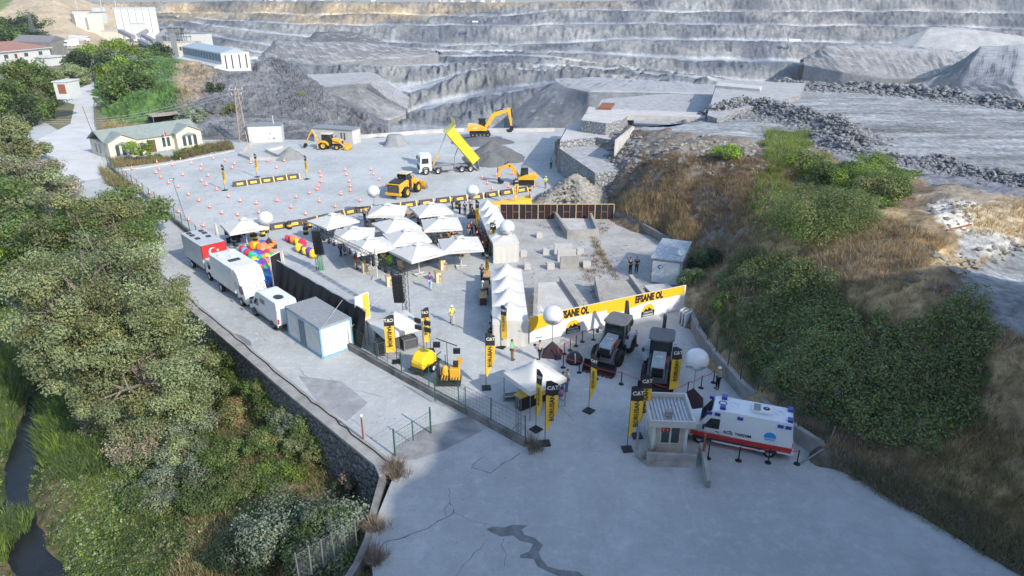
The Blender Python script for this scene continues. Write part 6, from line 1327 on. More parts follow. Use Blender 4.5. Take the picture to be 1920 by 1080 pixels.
p = P(379,444,3.33); d = Vector((math.cos(R(-47)), math.sin(R(-47)), 0)); placev(box_truck(True), Vector((p.x,p.y,0))+d*.9, -47, 'grey box truck with a red crescent and star panel above its cab', 'truck')
p = P(436,484,3.33); placev(box_truck(False), Vector((p.x,p.y,0))+d*.9, -47, 'white box truck with a foil sunshade behind its windscreen', 'truck')
# blue-framed container
def container():
    r = empty('site_container'); L, W, H = 5.4, 2.7, 2.6; MPW = mat('flaking_white_panel', (.68,.70,.70), .6, var=.12, sc=1.5, col2=(.52,.53,.50)); MB_ = mat('faded_blue_steel', (.22,.42,.52), .6); MRF = mat('ribbed_roof_steel', (.36,.37,.38), .6, var=.1)
    one(lambda b: b.box((0,0,H/2), (L-.1,W-.1,H-.1), MPW), 'wall_panel', r); b = MB()
    for k in range(17): b.box((0,-W/2+.1+k*(W-.2)/16,H+.01), (L,.07,.06), MRF)
    b.box((0,0,H-.03), (L,W,.05), MRF); b.build('ribbed_roof', r); b = MB()
    for x in (-1, 1):
        for y in (-1, 1): b.box((x*(L/2-.04), y*(W/2-.04), H/2), (.12,.12,H), MB_)
        b.box((x*(L/2-.04),0,.08), (.12,W-.1,.16), MB_); b.box((x*(L/2-.04),0,H-.12), (.12,W-.1,.1), MB_)
    for y in (-1, 1): b.box((0,y*(W/2-.04),.08), (L-.1,.12,.16), MB_); b.box((0,y*(W/2-.04),H-.12), (L-.1,.12,.1), MB_)
    b.build('frame', r); one(lambda b: b.box((-.2,-W/2+.01,1.15), (.85,.06,2.1), mat('blue_grey_door', (.16,.22,.28), .6)), 'door', r); b = MB()
    for k in range(24): b.box((-L/2+.15+k*(L-.3)/23,-W/2+.035,H/2), (.02,.03,H-.3), MPW)
    for k in range(12): b.box((L/2-.035,-W/2+.15+k*(W-.3)/11,H/2), (.03,.02,H-.3), MPW)
    b.build('panel_rib', r); return r
c = (P(541,632)+P(664,649))/2; placev(container(), c, -46.6, 'white site container with a ribbed roof and blue frame beside the black screen', 'container')
def cabin():
    r = empty('site_cabin'); L, W, H = 5.8, 2.75, 2.5; MPB = mat('pale_blue_panel', (.55,.60,.64), .5, var=.05); one(lambda b: b.box((0,0,H/2), (W,L,H), MPB), 'wall_panel', r)
    one(lambda b: (b.box((0,0,H+.06), (W+.2,L+.2,.12), mat('cabin_roof_grey', (.36,.41,.46), .6)), [b.box((0,-L/2+k*L/9,H+.13), (W+.1,.05,.04), MATS['cabin_roof_grey']) for k in range(10)]), 'roof', r)
    one(lambda b: b.box((.55,-L/2-.02,1.15), (1.1,.05,2.1), MWHT), 'door', r); b = MB()
    for x in (-1,1): b.box((x*(W/2-.02),-L/2-.01,H/2), (.14,.1,H), MGRY)
    b.box((0,-L/2-.01,H-.08), (W,.1,.14), MGRY); b.box((0,-L/2-.01,.08), (W,.1,.14), MGRY); b.build('frame', r)
    b = MB(); n = 20; y = -L/2-.03; b.add([(-.55+.2*math.cos(2*PI*k/n), y, 1.75+.2*math.sin(2*PI*k/n)) for k in range(n)], [tuple(range(n))], MINK); b.add([(-.5+.15*math.cos(2*PI*k/n), y-.006, 1.75+.15*math.sin(2*PI*k/n)) for k in range(n)], [tuple(range(n))], MPB); b.box((-.3,y,1.75), (.07,.01,.07), MINK); b.build('crescent_emblem', r)
    one(lambda b: b.lathe((1.1,-1.6,H+.5), [(0,0),(.35,.1)], MWHT, 14, Matrix.Rotation(1.1, 3, 'X')), 'satellite_dish', r); return r
a, c = P(1219,530), P(1273,538); m_ = (a+c)/2; d = Vector((.37,.93,0)); placev(cabin(), m_ + d*2.9, math.degrees(math.atan2(d.y,d.x))-90, 'pale blue site cabin with a crescent emblem beside the two people in black', 'cabin')
b = MB(); b.box((0,0,.3), (2.2,1.4,.6), MWOOD); b.box((0,0,.66), (2.4,1.6,.08), MCONL); tag(b.build('timber_stack', loc=P(1235,552), rz=.2), 'covered timber stack behind the right end of the banner wall', 'stack')
# ---------- backhoe loaders
def backhoe(mb_, arm, hood, agri, boom_fold, steel=MBLK, cabm=MBLK):
    r = empty('backhoe_loader'); 
    one(lambda b: (b.box((.2,0,.85), (3.6,.75,.5), steel), b.box((-1.6,0,.9), (.4,1.9,.7), steel)), 'chassis', r)
    one(lambda b: b.prism([(.55,1.0),(2.25,1.0),(2.3,1.55),(2.1,1.75),(.55,1.95)], 'y', -.46, .46, hood), 'hood', r, bev=.05)
    one(lambda b: (b.box((2.3,0,1.25), (.06,.8,.5), MDK), [b.box((2.34,0,1.05+k*.1), (.03,.78,.03), steel) for k in range(5)]), 'grille', r); text('CAT', .22, MWHT, 'logo', r, face_M((2.335,0,1.6), (0,1,0), (0,0,1)), off=.03)
    if agri: text('428', .34, MWHT, 'hood_number', r, face_M((1.3,0,1.875), (0,1,0), (-1,0,.12)), off=.02)
    # cab
    one(lambda b: b.hexa([(-1.25,-.72,1.2),(.5,-.72,1.0),(.5,.72,1.0),(-1.25,.72,1.2)], [(-1.15,-.7,2.65),(.3,-.7,2.68),(.3,.7,2.68),(-1.15,.7,2.65)], MGLS), 'cab_glass', r)
    for s in (-1, 1):
        for p_, q_ in (((.5,s*.72,1.0),(.3,s*.71,2.7)), ((-.45,s*.74,1.1),(-.45,s*.72,2.7)), ((-1.25,s*.72,1.2),(-1.15,s*.71,2.7))): one(lambda b: b.cyl(p_, q_, .05, cabm, n=5), 'cab_pillar', r)
    one(lambda b: b.prism([(-1.45,-.75),(-1.1,-.9),(.3,-.9),(.6,-.55),(.6,.55),(.3,.9),(-1.1,.9),(-1.45,.75)], 'z', 2.68, 2.84, mat('cab_roof_grey', (.13,.132,.135), .7) if agri else mat('tan_cab_roof', (.62,.52,.36), .6)), 'cab_roof', r, bev=.04)
    for s in (-1, 1):
        one(lambda b: b.prism([(-1.75,1.0),(-1.75,1.35),(-1.35,1.62),(-.6,1.62),(-.1,1.25),(.15,.8),(-.1,.8),(-.4,1.2),(-1.3,1.35)], 'y', s*.72, s*1.18, mb_), 'fender', r, bev=.03)
        one(lambda b: (b.cyl((.75,s*.62,1.7),(1.9,s*.62,1.35),.11,arm,n=6), b.cyl((1.9,s*.62,1.35),(3.0,s*.62,.5),.10,arm,n=6)), 'loader_arm', r); one(lambda b: b.cyl((1.2,s*.62,1.15),(2.4,s*.62,.95),.045,MCHR,n=6), 'hydraulic_ram', r)
        one(lambda b: (b.cyl((.5,s*.8,1.9),(.75,s*1.15,2.0),.02,MBLK,n=4), b.box((.78,s*1.18,2.02), (.08,.2,.3), MDK)), 'mirror', r)
        one(lambda b: b.box((.1,s*.72,.75), (.6,.4,.5), steel), 'fuel_tank', r)
    if agri: one(lambda b: b.box((1.35,.56,1.62), (.7,.12,.22), MRED), 'red_side_panel', r)
    # bucket
    bk = [(3.0,.75),(2.85,.35),(3.0,.06),(3.65,.02),(3.6,.1),(3.12,.16),(3.02,.4),(3.15,.85)]
    one(lambda b: (b.prism(bk, 'y', -1.2, 1.2, steel if agri else arm), [b.prism([(2.9,.35),(3.05,.05),(3.62,.03),(3.15,.82)], 'y', s*1.2, s*1.16, steel if agri else arm) for s in (-1, 1)], [b.box((3.7,-1.05+k*.3,.05), (.16,.07,.05), steel) for k in range(8)]), 'front_bucket', r)
    if agri: one(lambda b: b.box((3.62,0,.07), (.03,2.4,.05), MRED), 'red_edge', r)
    # hoe
    if boom_fold: J = [(-2.0,1.0),(-2.2,3.5),(-2.75,3.9),(-2.95,1.8)]
    else: J = [(-2.0,.9),(-3.1,3.3),(-4.6,.9),(-4.9,.35)]
    one(lambda b: b.box((-1.95,0,.95), (.4,.4,.9), arm), 'swing_post', r); one(lambda b: (b.cyl((J[0][0],0,J[0][1]),(J[1][0],0,J[1][1]),.17,arm,.12,n=6)), 'hoe_boom', r); one(lambda b: b.cyl((J[1][0],0,J[1][1]),(J[2][0],0,J[2][1]) if not boom_fold else (J[3][0],0,J[3][1]),.15,arm,.1,n=6), 'hoe_stick', r)
    e = J[2] if not boom_fold else J[3]
    one(lambda b: b.prism([(e[0]-.1,e[1]+.05),(e[0]+.2,e[1]-.05),(e[0]+.25,e[1]-.55),(e[0]-.1,e[1]-.75),(e[0]-.45,e[1]-.5)], 'y', -.3, .3, steel), 'hoe_bucket', r)
    one(lambda b: b.cyl((J[0][0]+.1,0,J[0][1]+.8),(J[1][0]-.05,0,J[1][1]-.3),.05,MCHR,n=6), 'hydraulic_ram', r)
    for s in (-1, 1): one(lambda b: (b.cyl((-2.0,s*.95,1.3),(-2.0,s*1.0,.1),.09,arm,n=6), b.box((-2.0,s*1.0,.05), (.35,.4,.08), steel)), 'stabiliser', r)
    rm = MATS['machine_yellow'] if not agri else MBLK
    for s in (-1, 1): wheel(r, -.95, s*.92, .72, .46, rm, agri); wheel(r, 1.55, s*.92, .60 if agri else .46, .40, rm, agri)
    return r
MSG = mat('steel_grey_paint', (.33,.37,.40), .35, coat=.3); bh = backhoe(MSG, mat('arm_grey', (.07,.072,.075), .25, .2), MSG, True, True)
placev(bh, P(1152,663), 242, 'black and grey backhoe loader nearer the banner wall, left of the pair', 'backhoe loader'); bh['group'] = 'pair of black backhoe loaders'
b2 = copy_tree(bh); placev(b2, P(1235,696), 254, 'black and grey backhoe loader nearer the ambulance, right of the pair', 'backhoe loader'); b2['group'] = 'pair of black backhoe loaders'
placev(backhoe(MYEL, MYEL, MYEL, False, False), P(620,279), -6, 'yellow backhoe loader parked in front of the small white shed', 'backhoe loader')
# ---------- wheel loader
def wheel_loader():
    r = empty('wheel_loader'); one(lambda b: b.prism([(-3.7,1.0),(-3.7,2.1),(-3.3,2.35),(-1.5,2.55),(-1.0,2.5),(-1.0,1.2),(-1.6,1.2),(-2.2,1.75),(-3.0,1.3)], 'y', -1.15, 1.15, MYEL), 'engine_body', r, bev=.06)
    one(lambda b: (b.prism([(-3.4,2.34),(-1.5,2.58),(-1.5,2.68),(-3.3,2.5)], 'y', -.95, .95, MDK), b.box((-3.72,0,1.65), (.08,1.9,1.2), MDK), [b.box((-3.78,0,1.2+k*.2), (.03,1.6,.05), MGRY) for k in range(5)]), 'rear_grille', r)
    one(lambda b: (b.box((-3.75,0,.85), (.5,2.6,.4), MYEL), b.box((-2.2,0,.9), (2.6,1.2,.7), MDK)), 'counterweight', r, bev=.05); one(lambda b: (b.box((-.3,0,1.3), (1.6,1.5,.6), MDK)), 'articulation', r)
    one(lambda b: b.hexa([(-1.2,-.7,1.7),(.45,-.7,1.7),(.45,.7,1.7),(-1.2,.7,1.7)], [(-1.0,-.66,3.25),(.3,-.66,3.25),(.3,.66,3.25),(-1.0,.66,3.25)], MGLS), 'cab_glass', r)
    [one(lambda b: b.cyl((x,s*.7,1.7),(x2,s*.67,3.3),.06,MBLK,n=5), 'cab_pillar', r) for x, x2 in ((-1.2,-1.0),(.45,.3),(-.35,-.35)) for s in (-1,1)]; one(lambda b: b.box((-.3,0,3.37), (1.9,1.75,.16), MATS['tan_cab_roof']), 'cab_roof', r, bev=.04)
    one(lambda b: b.prism([(.4,.9),(1.9,.8),(2.1,1.3),(1.7,2.2),(1.1,2.3),(.5,1.8)], 'y', -.85, .85, MYEL), 'front_frame', r, bev=.05)
    for s in (-1, 1): one(lambda b: (b.cyl((1.3,s*.45,2.2),(2.6,s*.45,1.6),.16,MYEL,n=6), b.cyl((2.6,s*.45,1.6),(3.3,s*.45,.6),.15,MYEL,n=6)), 'lift_arm', r); one(lambda b: b.prism([(.7,1.55),(.9,1.85),(2.2,1.85),(2.45,1.5),(2.35,1.5),(2.1,1.72),(1.0,1.72)], 'y', s*.9, s*1.4, MYEL), 'fender', r)
    one(lambda b: (b.cyl((1.2,0,2.35),(2.3,0,2.45),.1,MCHR,n=6), b.cyl((2.3,0,2.5),(3.3,0,1.0),.12,MYEL,n=6)), 'tilt_linkage', r)
    one(lambda b: (b.prism([(3.3,1.3),(3.15,.6),(3.4,.12),(4.4,.06),(4.35,.14),(3.5,.25),(3.32,.65),(3.5,1.35)], 'y', -1.5, 1.5, MYEL), [b.prism([(3.2,.6),(3.4,.1),(4.35,.08),(3.55,1.32)], 'y', s*1.5, s*1.45, MGRY) for s in (-1,1)]), 'bucket', r)
    for s in (-1, 1):
        wheel(r, -1.85, s*1.12, .82, .6, MYEL, True); wheel(r, 1.5, s*1.12, .82, .6, MYEL, True); one(lambda b: (b.tube([(-.9,s*.95,2.0),(-.9,s*1.25,2.6),(-.4,s*1.25,2.6)], .03, MBLK), b.box((-.3,s*1.2,2.75), (.08,.2,.35), MDK)), 'handrail', r)
    return r
wl = wheel_loader(); wl.scale = (.9,.9,.9); placev(wl, P(762,363), 68, 'yellow wheel loader seen from behind among the cones', 'wheel loader')
# ---------- tipper truck
def tipper():
    r = empty('tipper_truck'); MY2 = mat('tipper_body_yellow', (.75,.62,.05), .45, var=.06, sc=.8); one(lambda b: (b.box((-.3,.42,.95), (8.0,.12,.3), MGRY), b.box((-.3,-.42,.95), (8.0,.12,.3), MGRY), [b.box((x,0,.95), (.2,.8,.2), MGRY) for x in (-4,-2.5,-1,.5,2)]), 'chassis', r)
    one(lambda b: b.prism([(2.75,.6),(4.55,.55),(4.6,1.6),(4.45,2.85),(4.2,3.05),(2.75,3.05)], 'y', -1.2, 1.2, MVW), 'cab', r, bev=.08)
    one(lambda b: b.add([(4.62,-1.05,1.75),(4.62,1.05,1.75),(4.5,1.0,2.7),(4.5,-1.0,2.7)], [(0,1,2,3)], MGLS), 'windscreen', r); one(lambda b: b.box((4.62,0,1.1), (.06,2.1,.7), MDK), 'grille', r)
    for s in (-1, 1): one(lambda b: b.add([(x, s*1.212, z) for x, z in [(3.2,1.75),(4.3,1.75),(4.2,2.55),(3.2,2.55)]], [(0,1,2,3)[::-s]], MGLS), 'side_window', r); one(lambda b: b.box((4.6,s*1.35,2.3), (.12,.2,.5), MDK), 'mirror', r); one(lambda b: b.box((.3,s*.85,.8), (1.8,.5,.5), MCHR), 'side_guard', r); one(lambda b: b.prism([(3.1,.55),(3.1,1.0),(3.35,1.25),(4.0,1.25),(4.25,1.0),(4.25,.55),(4.05,.6),(3.95,1.05),(3.4,1.05),(3.3,.6)], 'y', s*.95, s*1.23, MDK), 'wheel_arch', r)
    lamps(r, [(4.62,-.95,.75),(4.62,.95,.75)], MLAMP, 'headlight', (.08,.36,.2)); one(lambda b: b.box((4.6,0,.55), (.2,2.3,.3), MVW), 'front_bumper', r)
    bd = empty('tipper_bed'); bpy.data.objects.remove(bd); a = R(51); M = Matrix.Rotation(a, 3, 'Y'); hx, hz = -3.7, 1.15; L = 6.4
    T = lambda x, y, z: (hx + x*math.cos(a) - z*math.sin(a), y, hz + x*math.sin(a) + z*math.cos(a))
    b = MB(); w_ = 1.25
    def hx8(x0, x1, y0, y1, z0, z1, m): b.hexa([T(x0,y0,z0),T(x1,y0,z0),T(x1,y1,z0),T(x0,y1,z0)], [T(x0,y0,z1),T(x1,y0,z1),T(x1,y1,z1),T(x0,y1,z1)], m)
    hx8(0,L,-w_,w_,0,.12,MY2)
    for s in (-1, 1): hx8(0,L,s*w_-.06*(s>0),s*w_+.06*(s<0),.12,1.45,MY2)
    hx8(L-.1,L,-w_,w_,.12,1.9,MY2); bed = b.build('tipper_bed', r)
    b = MB(); 
    for s in (-1, 1):
        for z in (.1,.5,.9,1.35): hx8(.1,L-.1,s*(w_+.06)-.05,s*(w_+.06)+.05,z,z+.12,MY2)
        for x in (.05,.9,L-.9,L-.15): hx8(x,x+.14,s*(w_+.07)-.06,s*(w_+.07)+.06,.1,1.47,MY2)
    b.build('bed_ribs', bed); b = MB(); v = [T(L-.1,-w_,1.9),T(L-.1,w_,1.9),T(L+.9,w_,2.3),T(L+.9,-w_,2.3)]; b.add(v + [tuple(Vector(q)+Vector((0,0,.08))) for q in v], [(3,2,1,0),(4,5,6,7),(0,1,5,4),(1,2,6,5),(2,3,7,6),(3,0,4,7)], MY2); b.build('cab_guard', bed)
    one(lambda b: b.hexa([(hx-1.15,-w_,.15),(hx-1.07,-w_,.15),(hx-1.07,w_,.15),(hx-1.15,w_,.15)], [(hx-.9,-w_,1.75),(hx-.82,-w_,1.75),(hx-.82,w_,1.75),(hx-.9,w_,1.75)], MCHR), 'tailgate', r)
    top = T(L-.3,0,.1); one(lambda b: (b.cyl((2.35,0,1.1),tuple(Vector((2.35,0,1.1)).lerp(Vector(top),.4)),.12,MYEL,n=8), b.cyl(tuple(Vector((2.35,0,1.1)).lerp(Vector(top),.4)),top,.07,MCHR,n=8)), 'lift_ram', r); one(lambda b: b.tube([(-1.0,0,1.1),(-1.15,0,2.3),T(3.2,0,0)], .06, MGRY), 'stabiliser_link', r)
    for x in (3.65,1.75,-2.0,-3.4):
        for s in (-1, 1): wheel(r, x, s*1.03, .52, .34, MCHR)
    return r
placev(tipper(), P(840,322), 197, 'white eight-wheel truck tipping its raised yellow bed', 'tipper truck')
# ---------- excavators
def excavator(S, mini):
    r = empty('mini_excavator' if mini else 'excavator')
    for s in (-1, 1): one(lambda b: (b.prism([(-1.9,.25),(-1.6,0),(1.6,0),(1.9,.25),(1.9,.6),(1.6,.85),(-1.6,.85),(-1.9,.6)], 'y', s*.75, s*1.35, MBLK), [b.lathe((-1.4+k*.7,s*1.36,.32), [(0,.02),(.17,.02),(.17,-.02)], MGRY, 10, RX) for k in range(5)]), 'track', r)
    one(lambda b: (b.box((0,0,.6), (2.2,1.6,.4), MBLK), b.cyl((0,0,.8),(0,0,1.05),.7,MBLK,n=14)), 'undercarriage', r)
    one(lambda b: (b.prism([(-2.3,1.1),(1.2,1.1),(1.4,1.3),(1.2,1.6),(-.2,2.15),(-2.2,2.2),(-2.45,1.9)], 'y', -1.25, 1.25, MYEL)), 'upper_body', r, bev=.07)
    if not mini: text('CAT', .5, MWHT, 'logo', r, face_M((-.9,-1.262,1.65), (1,0,0), (0,0,1)), off=.03)
    cx0, cx1 = (-.6,.9) if mini else (-.1,1.2); y0, y1 = (.0,1.1) if not mini else (-.6,.8); ct = 3.5 if mini else 2.95
    one(lambda b: b.hexa([(cx0,y0,1.5),(cx1,y0,1.3),(cx1,y1,1.3),(cx0,y1,1.5)], [(cx0,y0,ct),(cx1-.2,y0,ct),(cx1-.2,y1,ct),(cx0,y1,ct)], MGLS), 'cab_glass', r); [one(lambda b: b.cyl((x,y,1.4),(x-(.2 if x > cx0 else 0),y,ct+.03),.05,MBLK,n=5), 'cab_pillar', r) for x in (cx0,cx1) for y in (y0,y1)]; one(lambda b: b.box(((cx0+cx1)/2-.1,(y0+y1)/2,ct+.08), (cx1-cx0+.1,y1-y0+.1,.12), MBLK if not mini else MGRY), 'cab_roof', r)
    if mini: J = [(1.2,-.3,1.4),(3.0,-.3,3.9),(5.1,-.3,3.1),(5.2,-.3,1.2)]
    else: J = [(1.1,-.35,1.7),(2.7,-.35,4.0),(5.5,-.35,4.7),(5.9,-.35,1.7)]
    def beam(b, a, c, w0, w1, wy=.28):
        a, c = Vector(a), Vector(c); d = (c-a).normalized(); n = Vector((-d.z,0,d.x)); y = Vector((0,wy,0)); f = lambda p, w_: [p-n*w_-y, p-n*w_+y, p+n*w_+y, p+n*w_-y]; b.hexa(f(a,w0), f(c,w1), MYEL)
    one(lambda b: (beam(b, J[0], J[1], .28, .38), beam(b, J[1], J[2], .38, .2)), 'boom', r); one(lambda b: beam(b, Vector(J[2])+Vector((-.1,0,.35)), J[3], .3, .16, .2), 'stick', r)
    for a, c in (((1.4,-.35,1.4),Vector(J[0]).lerp(Vector(J[1]),.8)), (Vector(J[1])+Vector((.2,0,.5)),Vector(J[2])+Vector((-.1,0,.55))), (Vector(J[2])+Vector((.35,0,.2)),Vector(J[3])+Vector((.35,0,.4)))): one(lambda b: (b.cyl(a, Vector(a).lerp(Vector(c),.55), .1, MBLK, n=6), b.cyl(Vector(a).lerp(Vector(c),.5), c, .05, MCHR, n=6)), 'hydraulic_ram', r)
    x, y, z = J[3]; one(lambda b: b.prism([(x-.15,z+.2),(x+.25,z+.1),(x+.35,z-.5),(x-.1,z-1.0),(x-.75,z-1.0),(x-1.0,z-.7),(x-.3,z-.5)], 'y', y-.6, y+.6, MBLK), 'bucket', r)
    if mini: one(lambda b: b.prism([(2.0,.1),(2.3,.0),(2.4,.6),(2.2,.65)], 'y', -1.35, 1.35, MBLK), 'dozer_blade', r)
    r.scale = (S, S, S); return r
e = excavator(1.02, False); placev(e, P(900,262)+Vector((0,0,.75)), 6, 'large yellow excavator on the dark gravel heap, boom raised to the right', 'excavator')
m = excavator(.72, True); placev(m, P(984,345), 180, 'small yellow mini excavator with its boom to the left among cones', 'mini excavator')
# ---------- lighting trailer and engine
def light_trailer():
    r = empty('lighting_trailer'); one(lambda b: b.prism([(-.9,.45),(.9,.45),(.8,1.0),(.35,1.55),(-.5,1.5),(-.95,.95)], 'y', -.55, .55, mat('trailer_yellow', (.85,.58,.02), .4, var=.03)), 'hood', r, bev=.12); one(lambda b: b.box((0,0,.4), (2.4,1.2,.12), MDK), 'frame', r)
    one(lambda b: (b.cyl((0,0,1.5),(0,0,3.3),.07,MCHR,n=8), b.cyl((0,0,3.1),(0,0,3.9),.05,MCHR,n=8)), 'mast', r)
    for s in (-1,1):
        for z in (3.3,3.85): one(lambda b: b.box((0,s*.42,z), (.14,.5,.32), MDK), 'floodlight', r)
        wheel(r, 0, s*.75, .32, .18, MWHT); one(lambda b: b.cyl((1.3,s*.9,0),(1.3,s*.9,.8),.03,MDK,n=5), 'support_leg', r)
    one(lambda b: b.cyl((1.1,0,.42),(2.0,0,.5),.04,MDK,n=5), 'tow_bar', r); return r
placev(light_trailer(), P(797,692), 60, 'rounded yellow lighting trailer with a mast by the low wall', 'lighting trailer')
def engine():
    r = empty('engine_skid'); one(lambda b: b.box((0,0,.1), (1.7,1.3,.16), MDK), 'pallet', r); one(lambda b: (b.box((.45,0,.75), (.7,.7,.9), MYEL), b.lathe((-.25,0,.35), [(.3,0),(.32,.5),(.2,.9),(0,1.0)], MYEL, 10), b.box((-.3,.1,.45), (.5,.8,.4), MYEL)), 'engine_block', r, bev=.05); one(lambda b: (b.box((-.75,0,.75), (.14,1.1,1.3), MDK), [b.cyl((-.6+.2*k,-.4,.15),(-.5+.2*k,-.3,.7),.04,MDK,n=5) for k in range(7)]), 'radiator', r); one(lambda b: b.box((.75,.35,1.5), (.4,.1,.5), MYEL), 'air_box', r); one(lambda b: b.box((.5,.1,1.4), (.35,.35,.35), MDK), 'air_filter', r); return r
placev(engine(), P(842,716), .0, 'yellow and black engine on a skid beside the gate leaf', 'engine')
def light_tree():
    r = empty('light_stand'); one(lambda b: b.cyl((0,0,0),(0,0,2.7),.035,MSTEEL,n=6), 'pole', r); one(lambda b: b.cyl((-.75,.1,2.95),(.75,-.1,2.45),.035,MBLK,n=6), 'cross_bar', r)
    for x, z in ((-.7,2.65),(.7,2.15)): one(lambda b: (b.box((x,-.1,z), (.5,.25,.14), MBLK), b.box((x,-.15,z-.2), (.5,.2,.12), MBLK)), 'floodlight', r)
    one(lambda b: [b.cyl((0,0,.7),(math.cos(k*2.1)*.6,math.sin(k*2.1)*.6,0),.025,MSTEEL,n=4) for k in range(3)], 'tripod_leg', r); tag(r, 'thin stand with two black floodlights behind the yellow engine', 'light stand'); r.location = P(840,704)
light_tree()
# ================================================ BUILDINGS
MCRM = mat('cream_render', (.53,.50,.41), .8, var=.05, sc=.5); MGR = mat('grey_green_roof', (.24,.28,.26), .8, var=.12, sc=1.5, bump=.6, bsc=8); MTL = mat('terracotta_tiles', (.30,.16,.13), .85, var=.15, sc=2, bump=1, bsc=6); MWIN = mat('window_glass', (.06,.08,.09), .12, spec=.7); MDOOR = mat('brown_door', (.14,.06,.035), .6)
MCOR = mat('corrugated_grey', (.30,.29,.26), .7, var=.2, sc=.6); MWPL = mat('white_cladding', (.50,.51,.50), .6, var=.05, sc=.1); MBRF = mat('blue_grey_roof', (.30,.36,.40), .6, var=.06)
def axes(p0, p1): d = (p1-p0); d.z = 0; L = d.length; return L, math.atan2(d.y, d.x)
def windows(parent, pts, w_, h, axis='x', side=-1, off=.0, m=None):
    for p in pts:
        if axis == 'x':
            f = one(lambda b: b.box((p[0], p[1]+side*.03, p[2]), (w_+.12,.06,h+.12), MWHT), 'window', parent); one(lambda b: b.box((p[0], p[1]+side*.065, p[2]), (w_,.03,h), m or MWIN), 'pane', f)
        else:
            f = one(lambda b: b.box((p[0]+side*.03, p[1], p[2]), (.06,w_+.12,h+.12), MWHT), 'window', parent); one(lambda b: b.box((p[0]+side*.065, p[1], p[2]), (.03,w_,h), m or MWIN), 'pane', f)
def gable(b, x0, x1, y0, y1, ze, zr, m, ov=.3, ax='x', th=.14):
    """pitched roof, ridge along ax"""
    if ax == 'x': ym = (y0+y1)/2; pr = [(y0-ov, ze-.1),(ym, zr),(y1+ov, ze-.1),(y1+ov, ze-.1-th),(ym, zr-th),(y0-ov, ze-.1-th)]; b.prism(pr, 'x', x0-ov, x1+ov, m)
    else: xm = (x0+x1)/2; pr = [(x0-ov, ze-.1),(xm, zr),(x1+ov, ze-.1),(x1+ov, ze-.1-th),(xm, zr-th),(x0-ov, ze-.1-th)]; b.prism(pr, 'y', y0-ov, y1+ov, m)
# green-roofed office
def office():
    p0, p1 = P(206,299), P(378,272); L, a = axes(p0, p1); r = empty('office_building', p0, a); D = 6.5; H = 2.7
    one(lambda b: b.box((L/2, .6+D/2, H/2), (L, D, H), MCRM), 'wall', r); one(lambda b: gable(b, 0, L, .6, .6+D, H+.1, H+1.7, MGR, .35), 'roof', r)
    for x0, x1 in ((0, 4.6), (L-4.6, L)):
        one(lambda b: b.box(((x0+x1)/2, .3, H/2), (x1-x0, 1.8, H), MCRM), 'gable_wing', r); xm = (x0+x1)/2
        one(lambda b: (b.prism([(x0,H),(x1,H),(xm,H+1.15)], 'y', -.6, 2.5, MCRM), b.prism([(x0-.3,H-.05),(xm,H+1.22),(x1+.3,H-.05),(x1+.3,H+.1),(xm,H+1.4),(x0-.3,H+.1)], 'y', -.85, 3.4, MGR)), 'gable_roof', r)
        windows(r, [(xm-1.0,-.6,1.3),(xm,-.6,1.3),(xm+1.0,-.6,1.3)], .62, 1.7)
        one(lambda b: b.prism([(xm-1.2,2.32),(xm+1.2,2.32),(xm,2.75)], 'y', -.95, -.62, MGR), 'canopy', r)
    windows(r, [(L*.60,.6,1.4),(L*.65,.6,1.4)], .55, 1.6); one(lambda b: b.box((L*.47,.57,1.05), (1.2,.08,2.1), MDOOR), 'door', r); windows(r, [(0,3.0,1.4),(0,4.6,1.4)], .7, 1.5, 'y', -1)
    one(lambda b: (b.cyl((L*.58,-.9,0),(L*.58,-.9,3.6),.04,MWHT,n=6), b.box((L*.58+.15,-.9,3.1), (.3,.03,.8), MRED)), 'flag_pole', r); tag(r, 'long cream building with a grey-green roof and two gabled wings', 'building')
    q0, q1 = P(290,244), P(345,238); L2, a2 = axes(q0, q1); r2 = empty('open_shelter', q0, a2); one(lambda b: b.box((L2/2,2,2.7), (L2,4,.15), mat('brown_sheet_roof', (.36,.28,.22), .8)), 'roof', r2)
    for x in (.2, L2-.2):
        for y in (.2, 3.8): one(lambda b: b.cyl((x,y,0),(x,y,2.65),.08,MSTEEL,n=6), 'post', r2)
    one(lambda b: b.box((L2/2,3.8,1.3), (L2,.1,2.5), MDK), 'back_wall', r2); tag(r2, 'dark open shelter with a brown sheet roof behind the cream building', 'shelter')
office()
# planted kerb strips
def strip(pts, lb, kinds, n):
    w_ = PP(pts); b = MB(); polywall(b, w_, 0, .16, .25, MCONL, 0); tag(b.build('kerb_edge'), 'pale kerb edging ' + lb, 'kerb')
strip([(207,322),(270,315),(330,305),(440,283)], 'along the planted strip before the cream building', None, 0)
def plants(poly, nm, k1, k2, h, dens):
    w_ = PP(poly); x0, x1 = min(p.x for p in w_), max(p.x for p in w_); y0, y1 = min(p.y for p in w_), max(p.y for p in w_); n = int((x1-x0)*(y1-y0)*dens); x = x0+(x1-x0)*RNG.random(n); y = y0+(y1-y0)*RNG.random(n); q = np.stack([x, y, x*0], 1); a, c = proj(q); return blades(nm, q[inpoly(a, c, poly)], 9, h, .05, k1, .5, .25, k2, .4)
plants([(206,300),(235,300),(320,297),(318,303),(250,312),(212,318)], 'planted_strip', 'dry', 'olive', .7, 9); plants([(328,290),(380,278),(430,268),(438,280),(380,290),(335,302)], 'planted_strip', 'rust', 'olive', .9, 9)
plants([(205,205),(290,225),(300,235),(280,244),(215,250),(190,245),(215,225)], 'roadside_grass', 'straw', 'olive', .9, 5); plants([(188,318),(210,330),(245,352),(236,362),(200,345)], 'fence_weeds', 'olive', 'dry', 1.0, 10)
